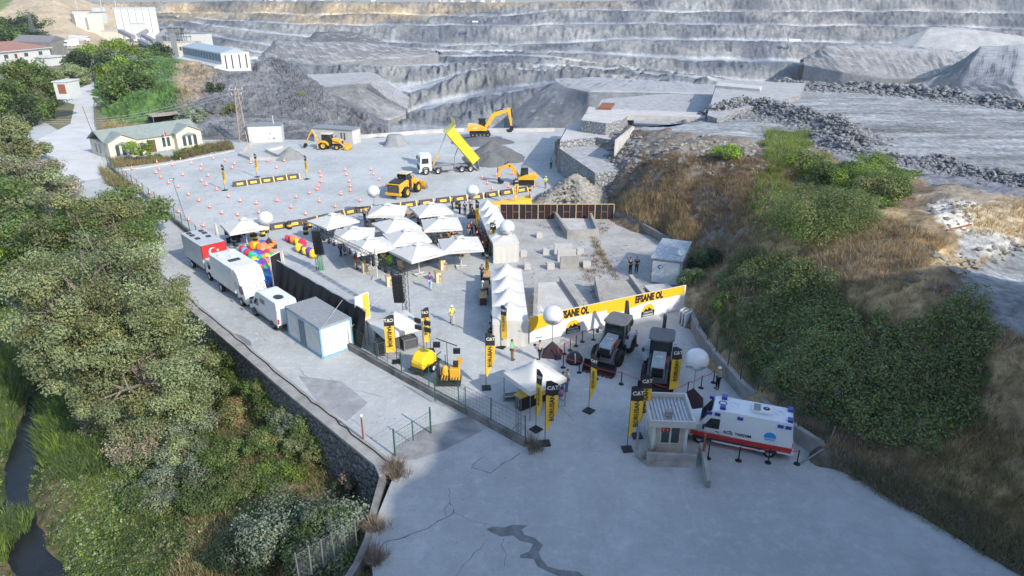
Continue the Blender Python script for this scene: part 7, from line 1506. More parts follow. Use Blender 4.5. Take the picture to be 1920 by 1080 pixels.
for i, (a, c) in enumerate([(330,300),(352,292),(372,286)]): shrub(a, c-7, .8, 1.2, 'green', ['round green bush left of the window bay','round green bush in the middle of the window bay','round green bush right of the window bay'][i] + ' of the cream building', gz=0, kind2='olive', n=12, per=90, size=.14, group='bushes before the cream building')
shrub(292,293,1.0,1.1,'green','green bush at the foot of the young tree by the cream building', gz=0, n=12, per=90, size=.14)
# white cabins
def hut(px0, py0, px1, py1, D, H, lb, win, m=MWPL, roof=MGRY):
    p0, p1 = P(px0, py0), P(px1, py1); L, a = axes(p0, p1); r = empty('white_cabin', p0, a); one(lambda b: b.box((L/2,D/2,H/2), (L,D,H), m), 'wall', r); one(lambda b: b.prism([(-.2,H),(D+.2,H),(D+.2,H+.12),(D/2,H+.3),(-.2,H+.12)], 'x', -.2, L+.2, roof), 'roof', r)
    for t in win: one(lambda b: b.box((L*t[0],-.02,t[1]), (t[2],.05,t[3]), t[4]), t[5], r)
    return tag(r, lb, 'cabin'), r, L
MLV = mat('louvre_grey', (.28,.29,.30), .6); MPD = mat('panel_door_white', (.70,.71,.70), .5, var=.03)
o, r, L = hut(468,268,530,266,3.0,3.1,'white transformer cabin with grey roof beside the lattice pylon',[(.22,1.5,1.9,2.5,MPD,'door'),(.67,1.5,1.5,2.4,MPD,'door'),(.6,.7,.5,.4,MLV,'louvre'),(.75,.7,.5,.4,MLV,'louvre'),(.2,1.6,.12,.1,MINK,'warning_sign'),(.27,1.65,.12,.1,MINK,'warning_sign'),(.65,1.7,.3,.25,MINK,'warning_sign'),(.9,1.5,.7,.9,MPD,'cabinet')]); one(lambda b: b.cyl((L*.78,.6,3.1),(L*.78,.6,4.8),.06,MWHT,n=6), 'vent_pipe', r)
o, r, L = hut(590,266,662,271,3.0,2.6,'small white shed with narrow windows behind the yellow backhoe loader',[(.72,1.4,.28,1.3,MWIN,'window'),(.80,1.4,.28,1.3,MWIN,'window')], MCONL, MGRY)
# red roofed house
def house():
    p0, p1 = P(-30,128), P(98,113); L, a = axes(p0, p1); r = empty('red_roofed_house', p0, a); H = 5.2; D = 14
    one(lambda b: b.box((L/2, D/2, H/2-1), (L, D, H+2), MWPL), 'wall', r); b = MB(); e = .9; z = H+.25; b.add([(-e,-e,z),(L+e,-e,z),(L+e,D+e,z),(-e,D+e,z),(L*.3,D/2,z+3.2),(L*.68,D/2,z+3.2)], [(0,1,5,4),(1,2,5),(2,3,4,5),(3,0,4)], MTL); b.build('roof', r)
    one(lambda b: b.box((L/2,D/2,H+.08), (L+2*e,D+2*e,.3), MWPL), 'eaves', r)
    windows(r, [(L*.33,0,3.4),(L*.62,0,3.4),(L*.84,0,3.4)], 2.2, 1.5); one(lambda b: b.box((L*.47,-.03,3.2), (1.4,.06,1.8), MDOOR), 'door', r); tag(r, 'white house with a hipped red tiled roof at the left edge', 'house')
    q0, q1 = P(97,124), P(128,120); L2, a2 = axes(q0, q1); r2 = empty('annex', q0, a2); one(lambda b: b.box((L2/2,3,1.6), (L2,6,3.2), MWPL), 'wall', r2); one(lambda b: b.box((L2/2,3,3.35), (L2+1,7,.3), MWPL), 'roof', r2); tag(r2, 'low flat-roofed white annex beside the red-roofed house', 'building')
house()
def shed():
    p0, p1 = P(25,96), P(97,104); L, a = axes(p0, p1); r = empty('grey_shed', p0, 0); H = 7; a0 = P(27,108,0); 
    # long wall faces the viewer, gable turned to the right
    A, B_, C_ = Q(27,98,310), Q(98,104,300), Q(128,98,330); za = 0
    A, B_, C_ = [Vector((q[0], q[1], 0)) for q in (A, B_, C_)]; D_ = A + (C_-B_); o = A; f = lambda v, z: Vector((v.x-o.x, v.y-o.y, z)); b = MB(); b.hexa([f(A,-2),f(B_,-2),f(C_,-2),f(D_,-2)], [f(A,H),f(B_,H),f(C_,H),f(D_,H)], MCOR); b.build('wall', r); r.location = o
    b = MB(); M1, M2 = (A+D_)/2, (B_+C_)/2; v = [f(A,H+.1),f(B_,H+.1),f(M2,H+2.2),f(M1,H+2.2),f(D_,H+.1),f(C_,H+.1)]; b.add(v, [(0,1,2,3),(3,2,5,4),(1,5,2),(0,3,4)], mat('brown_grey_roof', (.22,.20,.20), .8)); b.build('roof', r)
    b = MB(); 
    for k in range(26): p = A.lerp(B_, k/25); b.box(f(p, H/2-1) + Vector((0,-.08,0)), (.18,.1,H), MCOR if k % 3 else MGRY)
    for k in range(16): p = B_.lerp(C_, k/15); b.box(f(p, H/2-1) + Vector((.06,-.06,0)), (.12,.12,H), MCOR if k % 3 else MGRY)
    b.build('cladding_rib', r); windows(r, [tuple(f(A.lerp(B_, t), 4.8)+Vector((0,-.1,0))) for t in (.12,.2,.42,.5,.66,.74,.82)], .4, 1.6, m=MDK); tag(r, 'large weathered grey shed with ribbed cladding behind the red-roofed house', 'shed')
shed()
# crushing plant
def boxb(name, A, B_, D, H, z0, m, lb, cat='building', roof=None, ribs=0, wins=None, ax=None):
    """A,B: (px,py,zc) of the near base corners"""
    a, c = Vector(Q(*A)), Vector(Q(*B_)); z = (a.z+c.z)/2; L, an = axes(a, c); r = empty(name, (a.x, a.y, z), an)
    one(lambda b: b.box((L/2,D/2,H/2-z0/2), (L,D,H+z0), m), 'wall', r)
    if roof: roof(r, L, D, H)
    if ribs: 
        b = MB()
        for k in range(ribs+1): b.box((L*k/ribs,-.12,H/2), (.35,.2,H), MGRY)
        for k in range(4): b.box((-.1,D*k/3,H/2), (.2,.35,H), MGRY)
        b.build('cladding_rib', r)
    if wins: wins(r, L, D, H)
    return tag(r, lb, cat), r, L
def rf_g(r, L, D, H): one(lambda b: gable(b, 0, L, 0, D, H, H+2.6, mat('pale_sheet_roof', (.50,.52,.53), .6), .5, 'y', .2), 'roof', r)
def rf_f(m): return lambda r, L, D, H: one(lambda b: b.box((L/2,D/2,H+.12), (L+.4,D+.4,.24), m), 'roof', r)
boxb('plant_hall', (222,64,420), (300,62,430), 20, 14, 5, MWPL, 'tall white hall of the crushing plant', 'building', lambda r, L, D, H: one(lambda b: b.prism([(-.3,H),(D+.3,H),(D+.3,H+.3),(D*.5,H+1.2),(-.3,H+.3)], 'x', -.3, L+.3, mat('pale_sheet_roof', (.50,.52,.53), .6)), 'roof', r), 6)
boxb('plant_annex', (249,68,405), (268,67,405), 6, 7, 3, MWPL, 'small white lean-to against the tall plant hall', 'building', rf_f(MWPL))
boxb('concrete_bunker', (145,56,420), (196,56,430), 8, 9, 4, MCRM, 'pale concrete bunker wall left of the tall white hall', 'wall', rf_f(MCONL), 0, lambda r, L, D, H: one(lambda b: b.box((L*.4,-.1,H*.4), (1.4,.1,H*.8), MGRY), 'opening', r))
boxb('flat_roofed_house', (138,36,450), (160,36,450), 10, 5, 3, MWPL, 'small flat-roofed house on top of the pale bunker', 'house', rf_f(MTL)); boxb('control_cabin', (171,36,455), (190,35,455), 7, 4, 3, MWPL, 'white cabin on top of the pale bunker beside the tall hall', 'cabin', rf_f(MDK)); boxb('water_tank', (174,26,470), (190,26,470), 6, 4, 3, MWPL, 'white tank block above the cabin on the bunker', 'tank', rf_f(MWPL))
boxb('loading_block', (193,80,360), (222,78,360), 8, 5.5, 3, MCRM, 'pale block at the foot of the tall white hall', 'building', rf_f(MCONL))
o, r, L = boxb('plant_office', (345,86,330), (386,84,330), 9, 5.2, 3, MWPL, 'white plant building with faint lettering on its wall', 'building', rf_f(MGRY))
text('İNCE TARAS', 1.1, MGRY, 'lettering', r, face_M((L*.5,-.1,1.6), (1,0,0), (0,0,1)))
boxb('plant_building', (302,100,310), (350,100,310), 8, 4.6, 3, MCRM, 'cream base building under the conveyors', 'building', rf_f(MCONL), 0, lambda r, L, D, H: windows(r, [(L*t,0,2) for t in (.15,.3,.62,.8)], 1.0, 1.6))
for k, (a, c, z) in enumerate([(327,103,300),(300,100,305)]): boxb('support_pier', (a-3,c,z), (a+4,c,z), 2.2, 9 if k == 0 else 7, 2, MGRY, ['grey pier under the highest conveyor','grey pier left of the highest conveyor'][k], 'pier')
def conveyor(p0, p1, w_, lb):
    a, c = Vector(Q(*p0)), Vector(Q(*p1)); r = empty('conveyor', a); d = c-a; q = d.to_track_quat('X', 'Z').to_matrix(); b = MB(); b.box((0,0,0), (d.length,w_,w_*.8), mat('conveyor_grey', (.24,.25,.27), .6)); M = q; b.v = [tuple(M @ Vector(v) + d/2) for v in b.v]; b.build('gallery', r)
    for t in (.25,.75): p = d*t; one(lambda b: (b.cyl(p, (p.x-.8,p.y,p.z-6),.14,MSTEEL,n=4), b.cyl(p,(p.x+.8,p.y,p.z-6),.14,MSTEEL,n=4)), 'trestle', r)
    tag(r, lb, 'conveyor', 'conveyors of the crushing plant')
conveyor((294,70,330),(324,47,330),2.4,'highest grey conveyor rising to the right'); conveyor((258,67,340),(277,57,340),2.2,'short grey conveyor rising right before the tall hall'); conveyor((225,58,350),(250,70,345),2.2,'grey conveyor falling right from the tall hall'); conveyor((268,66,335),(290,78,330),2.0,'grey conveyor falling into the cream base building'); conveyor((262,76,330),(282,85,325),2.0,'lowest grey conveyor by the plant trees')
def hopper():
    a = Vector(Q(335,82,315)); r = empty('screening_tower', a); b = MB(); 
    for x in (-4,-1,2,5): 
        for y in (-2,2): b.cyl((x,y,0),(x,y,7),.2,MSTEEL,n=4)
    for z in (3,5,7): b.box((.5,0,z), (10,4.5,.3), MSTEEL)
    for k in range(5): b.cyl((-4+k*2,-2,0),(-2+k*2,-2,7),.1,MSTEEL,n=3)
    b.build('steel_frame', r); one(lambda b: b.hexa([(-3,-1.4,4),(2,-1.4,4),(2,1.4,4),(-3,1.4,4)], [(-4,-2,7.5),(3,-2,7.5),(3,2,7.5),(-4,2,7.5)], MGRY), 'hopper', r); tag(r, 'dark screening tower of the crushing plant at the top of the highest conveyor', 'tower')
hopper()
# blue-roofed shed with dark vertical slots
def blue_shed():
    A, B_, C_ = Q(345,110,212), Q(419,136,186), Q(472,134,192); A, B_, C_ = map(Vector, (A, B_, C_)); z = B_.z; o = Vector((B_.x, B_.y, z)); L1 = (A-B_); L1.z = 0; L2 = C_-B_; L2.z = 0; H = 4.9; r = empty('blue_roofed_shed', o)
    f = lambda v, h: Vector((v.x, v.y, h)); D_ = L1+L2; b = MB(); b.hexa([f(Vector(),-2),f(L2,-2),f(D_,-2),f(L1,-2)], [f(Vector(),H),f(L2,H),f(D_,H),f(L1,H)], MWPL); b.build('wall', r)
    b = MB(); m1, m2 = L2/2, L1+L2/2; b.add([f(Vector(),H+.05),f(L2,H+.05),f(D_,H+.05),f(L1,H+.05),f(m1,H+1.1),f(m2,H+1.1)], [(0,4,5,3),(4,1,2,5),(0,1,4),(3,5,2)], MBRF); b.build('roof', r)
    n1 = Vector((-L1.y, L1.x, 0)).normalized(); 
    if n1.dot(L2) > 0: n1 = -n1
    n2 = Vector((L2.y, -L2.x, 0)).normalized(); a1 = math.atan2(L1.y, L1.x); a2 = math.atan2(L2.y, L2.x)
    for k in range(14): p = L1*((k+.6)/14) + n1*.04; one(lambda b: b.box(f(p, 3.7), (.42,.06,1.5), MWIN, rz=a1), 'window', r)
    one(lambda b: b.box(f(L1/2+n1*.02, 3.7), (L1.length-.3,.04,2.0), MATS['blue_grey_door'], rz=a1), 'blue_band', r)
    for t in (.14,.36,.62,.86): p = L2*t + n2*.04; one(lambda b: b.box(f(p, 2.6), (.34,.06,3.6), MDK, rz=a2), 'slot_window', r)
    one(lambda b: b.hexa([f(n1*2.2,-2),f(Vector(),-2),f(L1,-2),f(L1+n1*2.2,-2)], [f(n1*2.2,1.7),f(Vector(),2.1),f(L1,2.1),f(L1+n1*2.2,1.7)], MWPL), 'lean_to', r); tag(r, 'blue-roofed white shed with dark vertical slots on the cliff top', 'shed')
blue_shed()
# rim buildings far away
for i, (px, w_) in enumerate([(497,4),(510,7),(524,9),(551,6),(604,7),(632,8),(700,6),(826,5),(835,9),(848,4),(868,9),(888,6),(905,8),(925,7),(943,8)]):
    a = Q(px, 3.5, 745); hgt = 3.5 + (i*37 % 5); wd = w_*745/FP; r = empty('rim_house', a); one(lambda b: b.box((0,0,hgt/2), (wd,8,hgt+1), [MWPL, MCRM, MCONL][i % 3]), 'wall', r); one(lambda b: b.box((0,0,hgt+.65), (wd+.6,9,.4), [MTL, MGRY, MWPL][(i*2) % 3]), 'roof', r)
    windows(r, [(x*wd*.3,-4,hgt*.5) for x in (-1, 0, 1)], .8, 1.0); tag(r, 'tiny pale house on the quarry rim, ' + ['first from the left','second from the left','third from the left','fourth from the left','fifth from the left','sixth from the left','seventh, alone at the middle of the beige rock','leftmost of the right cluster','wide one, second in the right cluster','narrow one, third in the right cluster','fourth in the right cluster','fifth in the right cluster','sixth in the right cluster','seventh in the right cluster','last one of the right cluster'][i], 'house', 'houses on the quarry rim')
pylon(58,66,9,1.6,'grey lattice pylon in front of the dark wood',MSTEEL).location = Q(62,60,330)
for i, (a, c) in enumerate([(147,22),(192,18),(218,14)]): pole('utility_pole', tuple(Q(a, c, 480)), 9, .25, MCONL, ['left','middle','right'][i] + ' of the three pale utility poles behind the crushing plant', 'pole', (0,0), lambda r, p: one(lambda b: b.box(p, (3,.2,.2), MCONL), 'cross_arm', r)).location = Q(a, c+3, 470)
# parked vehicles by the shed: small
def small_truck(px, py, zc, lb, m, L=6, H=2.6, rz=0):
    a = Vector(Q(px, py, zc)); r = empty('parked_truck', a, rz); one(lambda b: b.prism([(-L/2,.5),(L/2,.5),(L/2,1.3),(L/2-.7,H*.9),(-L/2,H)], 'y', -1.1, 1.1, m), 'body', r, bev=.06); one(lambda b: b.box((L/2-.3,0,H*.62), (.3,1.9,.6), MWIN), 'windscreen', r)
    for x in (-L/2+1, L/2-1): 
        for s in (-1,1): wheel(r, x, s*.98, .4, .26)
    tag(r, lb, 'truck')
small_truck(135,88,310,'white van parked beside the grey shed',MVW,6,3.2,-1.9); small_truck(150,78,335,'white bus parked beyond the van by the grey shed',MVW,10,2.8,-.2); small_truck(891,43,590,'tiny white car on the high quarry bench',MVW,5,1.8,.1); small_truck(1489,79,555,'tiny white truck on the quarry bench at the right',MVW,10,2.6,0)
# small shed, steel frame on the left road
boxb('roadside_shed', (105,178,150), (128,177,150), 5, 2.6, 1, MWPL, 'small white shed with peeling red side by the road bend', 'shed', rf_f(MWPL), 0, lambda r, L, D, H: one(lambda b: b.box((L*.6,-.03,1.2), (L*.6,.06,2), MRUST), 'peeling_panel', r))
def frame():
    r = empty('steel_frame', P(66,222)); b = MB()
    for x in (-1.9,0,1.9):
        for y in (0,3): b.cyl((x,y,0),(x,y,3.4),.09,MRUST,n=4)
    for y in (0,3): b.box((0,y,3.4), (4,.15,.18), MRUST)
    for x in (-1.9,0,1.9): b.box((x,1.5,3.4), (.15,3,.18), MRUST)
    tag(b.build('rusty_frame', loc=P(66,222)), 'rusty open steel frame among the trees by the road', 'frame'); bpy.data.objects.remove(r)
frame()
fence_run('mesh_fence', PP([(180,246),(178,205),(190,188),(212,163)]) , 0, 1.8, 14, 'grey mesh fence following the road bend', m=MSTEEL, wire=.45)
# ---------- road and ground at left, quarry yard edge
MROAD = groundmat('dusty_road', (.52,.52,.51), (.42,.42,.41), .2, .25)
sheet('left_ground', [(-400,340),(-400,95),(340,95),(340,262),(60,330),(20,300)], -.04, mat('left_verge', (.20,.17,.11), .95, var=.3, sc=.2, bump=2, bsc=1.5, col2=(.10,.12,.05)))
sheet('road', [(215,330),(120,345),(62,300),(70,262),(132,232),(140,196),(118,190),(150,165),(186,150),(192,138),(205,150),(206,162),(184,190),(176,206),(181,246),(190,300)], .004, MROAD)
sheet('plant_yard', [(122,118),(170,116),(200,90),(250,84),(300,100),(340,104),(340,118),(200,128)], .01, groundmat('plant_dust', (.26,.27,.29), (.20,.21,.22), .1, .3))
def mk(b): polywall(b, [Vector((*Q(a, c, z)[:2], 0)) for a, c, z in ((640,259,131),(700,256,133),(800,246,137),(870,241,139),(960,243,138),(1040,240,139))], 0, .7, .3, MCONL)
tag(one(mk, 'parapet'), 'low pale parapet along the quarry side of the yard', 'wall')
def mk(b): polywall(b, PP([(480,262),(450,292),(470,300),(527,300),(524,296),(500,285),(530,278)]), 0, .5, .3, MCONL)
tag(one(mk, 'low_wall'), 'low white wall round the sand pit beside the small gravel heap', 'wall')
# ---------- heaps on the yard
def cone_heap(nm, px, py, rx, ry, h, m, lb, seed=1, rg=.25, n=40, rz=0):
    c = P(px, py); xs = np.linspace(-1.15, 1.15, n); X, Y = np.meshgrid(xs, xs); d = np.hypot(X, Y); ang = np.arctan2(Y, X); w_ = 1 + rg*np.sin(ang*3+seed)*.4 + rg*np.sin(ang*5+seed*2)*.25
    Z = h*np.clip(1 - d/w_, -.08, 1)**1.0; Z = np.where(d/w_ < 1, Z, -.1); x = X*rx; y = Y*ry; ca, sa = math.cos(rz), math.sin(rz); G = np.stack([x*ca-y*sa, x*sa+y*ca, Z], -1); G[..., 2] += np.where(Z > 0, fbm(G + np.array([px, py, 0])*.1, 1.2, 4, seed)*.16*h**.5, 0)
    o = gridmesh(nm, G, m, True, np.ones(G.shape)); o.location = (c.x, c.y, 0); return tag(o, lb, 'heap')
MH = mat('dark_gravel', (.16,.165,.17), .95, var=.15, sc=3, bump=1.5, bsc=14, spec=.1); MHG = mat('mid_gravel', (.27,.275,.27), .95, var=.15, sc=3, bump=1.5, bsc=14, spec=.1); MPR = mat('pale_rubble', (.42,.39,.34), .95, var=.3, sc=2.5, bump=3, bsc=5, spec=.1)
cone_heap('gravel_heap', 545,296,2.7,2.7,2.0,MHG,'small grey gravel heap by the white sand pit wall',2)
cone_heap('gravel_heap', 925,296,5.4,4.6,3.1,MH,'big dark gravel heap behind the raised tipper bed',3,.35); cone_heap('gravel_heap', 918,307,4.0,2.6,2.2,MATS['dark_gravel'],'lower lighter heap being tipped behind the truck',5,.3)
o = cone_heap('gravel_heap', 902,266,6.0,4.5,1.1,MH,'flattened gravel heap under the large excavator',8,.2)
cone_heap('rubble_heap', 1078,378,5.4,4.4,3.9,MPR,'large pale rubble heap behind the black timber screen',4,.3); cone_heap('rubble_heap', 1045,385,2.8,2.0,1.3,MPR,'low pale rubble spill left of the large rubble heap',6,.3)
q = P(1078,378); th = RNG.random(900)*2*PI; rr = RNG.random(900)**.5; rocks('loose_rubble', np.stack([q.x+rr*np.cos(th)*5.6, q.y+rr*np.sin(th)*4.6, np.maximum(.03, 3.9*(1-rr)-.05)], 1), .08, .34, MROL)
b = MB(); V = []; n = 20
for j in range(7):
    for k in range(n): a = 2*PI*k/n; rad = [2.2,1.75,1.5,1.4,1.2,.7,0][j]*(1 + (.16*math.sin(a*5+j*.3) + .1*math.sin(a*9))*(1-j/6)); V.append((rad*math.cos(a)*1.1, rad*math.sin(a), [0,.35,.9,1.5,1.85,2.0,2.02][j]))
b.add(V, [(j*n+k, j*n+(k+1) % n, (j+1)*n+(k+1) % n, (j+1)*n+k) for j in range(6) for k in range(n)], mat('grey_tarpaulin', (.26,.27,.28), .7, var=.12), True); tag(b.build('tarpaulin_mound', loc=P(741,272)), 'grey tarpaulin draped over a mound at the quarry edge', 'tarpaulin')
# ---------- guard booth, barriers
def booth():
    a, c = P(1222,848), P(1283,850); L, an = axes(a, c); r = empty('guard_booth', a, an); D = 2.3; H = 2.15; MST = mat('stone_cladding', (.50,.46,.38), .8, var=.1, sc=2.5)
    one(lambda b: b.box((L/2,D/2,H/2), (L-.1,D,H), MST), 'wall', r); [one(lambda b: b.box((x,y,H/2), (.16,.16,H), MWHT), 'corner_post', r) for x in (.03, L-.03) for y in (0, D)]
    f = one(lambda b: b.box((L/2,-.04,1.35), (1.15,.08,1.25), MWHT), 'window', r)
    for x in (-.29,.29): one(lambda b: b.box((L/2+x,-.09,1.35), (.46,.03,1.1), MATS['window_glass']), 'pane', f)
    fl = one(lambda b: b.box((L/2-.3,-.115,1.72), (.5,.02,.34), MRED), 'flag_sticker', r); b = MB(); n = 14
    for cx, rr, m, dy in ((-.38,.1,MWHT,-.13),(-.355,.08,MRED,-.135)): b.add([(L/2+cx+rr*math.cos(2*PI*k/n), dy, 1.72+rr*math.sin(2*PI*k/n)) for k in range(n)], [tuple(range(n))], m)
    b.box((L/2-.2,-.13,1.72), (.07,.01,.07), MWHT); b.build('crescent', fl)
    one(lambda b: b.box((L/2,D/2-.1,H+.06), (L+.7,D+.9,.12), MCONL), 'roof_slab', r); b = MB(); X0, X1, Y0, Y1 = -.35, L+.35, -.55, D+.35
    for p, d in (((L/2,Y0+.07,H+.27),(L+.7,.14,.3)),((L/2,Y1-.07,H+.27),(L+.7,.14,.3)),((X0+.07,D/2-.1,H+.27),(.14,D+.62,.3)),((X1-.07,D/2-.1,H+.27),(.14,D+.62,.3))): b.box(p, d, MCONL)
    b.build('parapet', r); b = MB()
    for k in range(10): b.box((X0+.35+k*(L)/9,D/2-.1,H+.16), (.12,D+.5,.07), MCHR)
    b.build('roof_sheet', r); one(lambda b: b.box((L*.45,.5,H+.35), (.4,.4,.3), MCON), 'roof_box', r); tag(r, 'small guard booth with stone cladding and a flat parapet roof', 'booth')
booth()
def jersey(px0, py0, px1, py1, lb):
    a, c = P(px0, py0), P(px1, py1); L, an = axes(a, c); b = MB(); b.prism([(-.3,0),(.3,0),(.16,.3),(.1,.75),(-.1,.75),(-.16,.3)], 'x', 0, L, MCON); tag(b.build('concrete_barrier', loc=a, rz=an, bev=.02), lb, 'barrier')
jersey(1211,868,1304,872,'long concrete barrier in front of the guard booth')
def mk(b): polywall(b, PP([(1312,852),(1318,875),(1322,895),(1327,915)]), 0, [.85,.85,.8,.5], .22, MCON)
tag(one(mk, 'low_wall'), 'short curving concrete wall right of the guard booth', 'wall'); pole('gate_post', P(1316,868), 2.0, .09, MRUST, 'dark steel post between the guard booth and the ambulance', 'post'); pole('gate_post', P(1194,842), 1.7, .08, MCON, 'grey post left of the guard booth', 'post')
pole('gate_post', P(1545,862), 2.2, .05, MSTEEL, 'leaning steel pole at the end of the ambulance wall', 'pole', (.35,.2)); b = MB(); b.cyl(P(1502,868,.1), P(1545,842,1.0), .06, MSTEEL, n=6); tag(b.build('fallen_rail'), 'steel rail propped from the ground onto the wall end', 'rail')
pole('concrete_post', tuple(P(1775,432,8.6)), .1, .08, MRUST, 'rusty pipe lying on the pale rock face', 'pipe', (2.6,1.2))
# ================================================ PEOPLE
SKIN = mat('skin', (.42,.26,.18), .6, var=.05); MHAIR = mat('dark_hair', (.02,.016,.013), .7)
def skinmesh(nm, J, E, rad, m, sub=1):
    ks = list(J); me = bpy.data.meshes.new(nm); me.from_pydata([J[k] for k in ks], [(ks.index(a), ks.index(c)) for a, c in E], []); o = bpy.data.objects.new(nm, me); COL.objects.link(o)
    sk = o.modifiers.new('s', 'SKIN'); sk.use_smooth_shade = True
    for i, k in enumerate(ks): v = me.skin_vertices[0].data[i]; rr = rad.get(k, .05); v.radius = rr if hasattr(rr, '__len__') else (rr, rr); v.use_root = (i == 0)
    if sub: o.modifiers.new('u', 'SUBSURF').levels = sub; o.modifiers['u'].render_levels = sub
    bpy.context.view_layer.update(); e = bpy.data.meshes.new_from_object(o.evaluated_get(bpy.context.evaluated_depsgraph_get())); bpy.data.objects.remove(o); bpy.data.meshes.remove(me); e.name = nm; e.materials.clear(); e.materials.append(m); return e
def pose(kind):
    J = dict(pel=(0,0,.94), spn=(.01,0,1.12), cst=(.0,0,1.32), nck=(.0,0,1.47), hd1=(.02,0,1.58), hd2=(.02,0,1.70))
    st = dict(stand=(.02,-.02,0,0), walk=(.22,-.22,.05,.0), phone=(.0,.03,0,0), hold=(.02,.0,0,0)).get(kind, (0,0,0,0))
    for s, sx, nm in ((1, st[0], 'L'), (-1, st[1], 'R')):
        J['hip'+nm] = (0,s*.09,.90); J['kne'+nm] = (sx*.55+.02,s*.10,.49); J['ank'+nm] = (sx,s*.10,.08); J['toe'+nm] = (sx+.16,s*.11,.04)
        J['sho'+nm] = (0,s*.18,1.41); 
        if kind == 'sit': J['kne'+nm] = (.42,s*.12,.50); J['ank'+nm] = (.40,s*.12,.08); J['toe'+nm] = (.56,s*.13,.04)
        el, wr = {'stand': ((-.02,s*.24,1.14),(.05,s*.25,.90)), 'walk': ((-s*.12,s*.24,1.15),(s*.0-s*.1+.06,s*.25,.92)), 'sit': ((.10,s*.25,.75),(.32,s*.14,.72)), 'phone': ((.06,s*.25,1.14),(.28,s*.08,1.28)), 'hold': ((.04,s*.26,1.13),(.27,s*.16,1.06))}[kind]
        J['elb'+nm] = el; J['wri'+nm] = wr
        h = Vector(wr)-Vector(el); h.normalize(); J['plm'+nm] = tuple(Vector(wr)+h*.06)
    if kind == 'sit':
        dz = -.44
        for k in ('pel','spn','cst','nck','hd1','hd2','hipL','hipR','shoL','shoR'): J[k] = (J[k][0]+(.10 if k in ('cst','nck','hd1','hd2','shoL','shoR') else 0), J[k][1], J[k][2]+dz)
        for n_, s in (('L',1),('R',-1)): J['elb'+n_] = (.16,s*.27,.74); J['wri'+n_] = (.38,s*.15,.80); J['plm'+n_] = (.45,s*.13,.80)
    return J
RAD = dict(pel=(.13,.10), spn=(.12,.09), cst=(.14,.10), nck=.052, hd1=.085, hd2=.075, hipL=.085, hipR=.085, kneL=.058, kneR=.058, ankL=.04, ankR=.04, toeL=.035, toeR=.035, shoL=.055, shoR=.055, elbL=.042, elbR=.042, wriL=.028, wriR=.028, plmL=(.035,.02), plmR=(.035,.02))
EB = [('pel','spn'),('spn','cst'),('cst','nck'),('nck','hd1'),('hd1','hd2')] + [(a+n, c+n) for n in 'LR' for a, c in (('hip','kne'),('kne','ank'),('ank','toe'),('sho','elb'),('elb','wri'),('wri','plm'))] + [('pel','hipL'),('pel','hipR'),('cst','shoL'),('cst','shoR')]
PM = {}
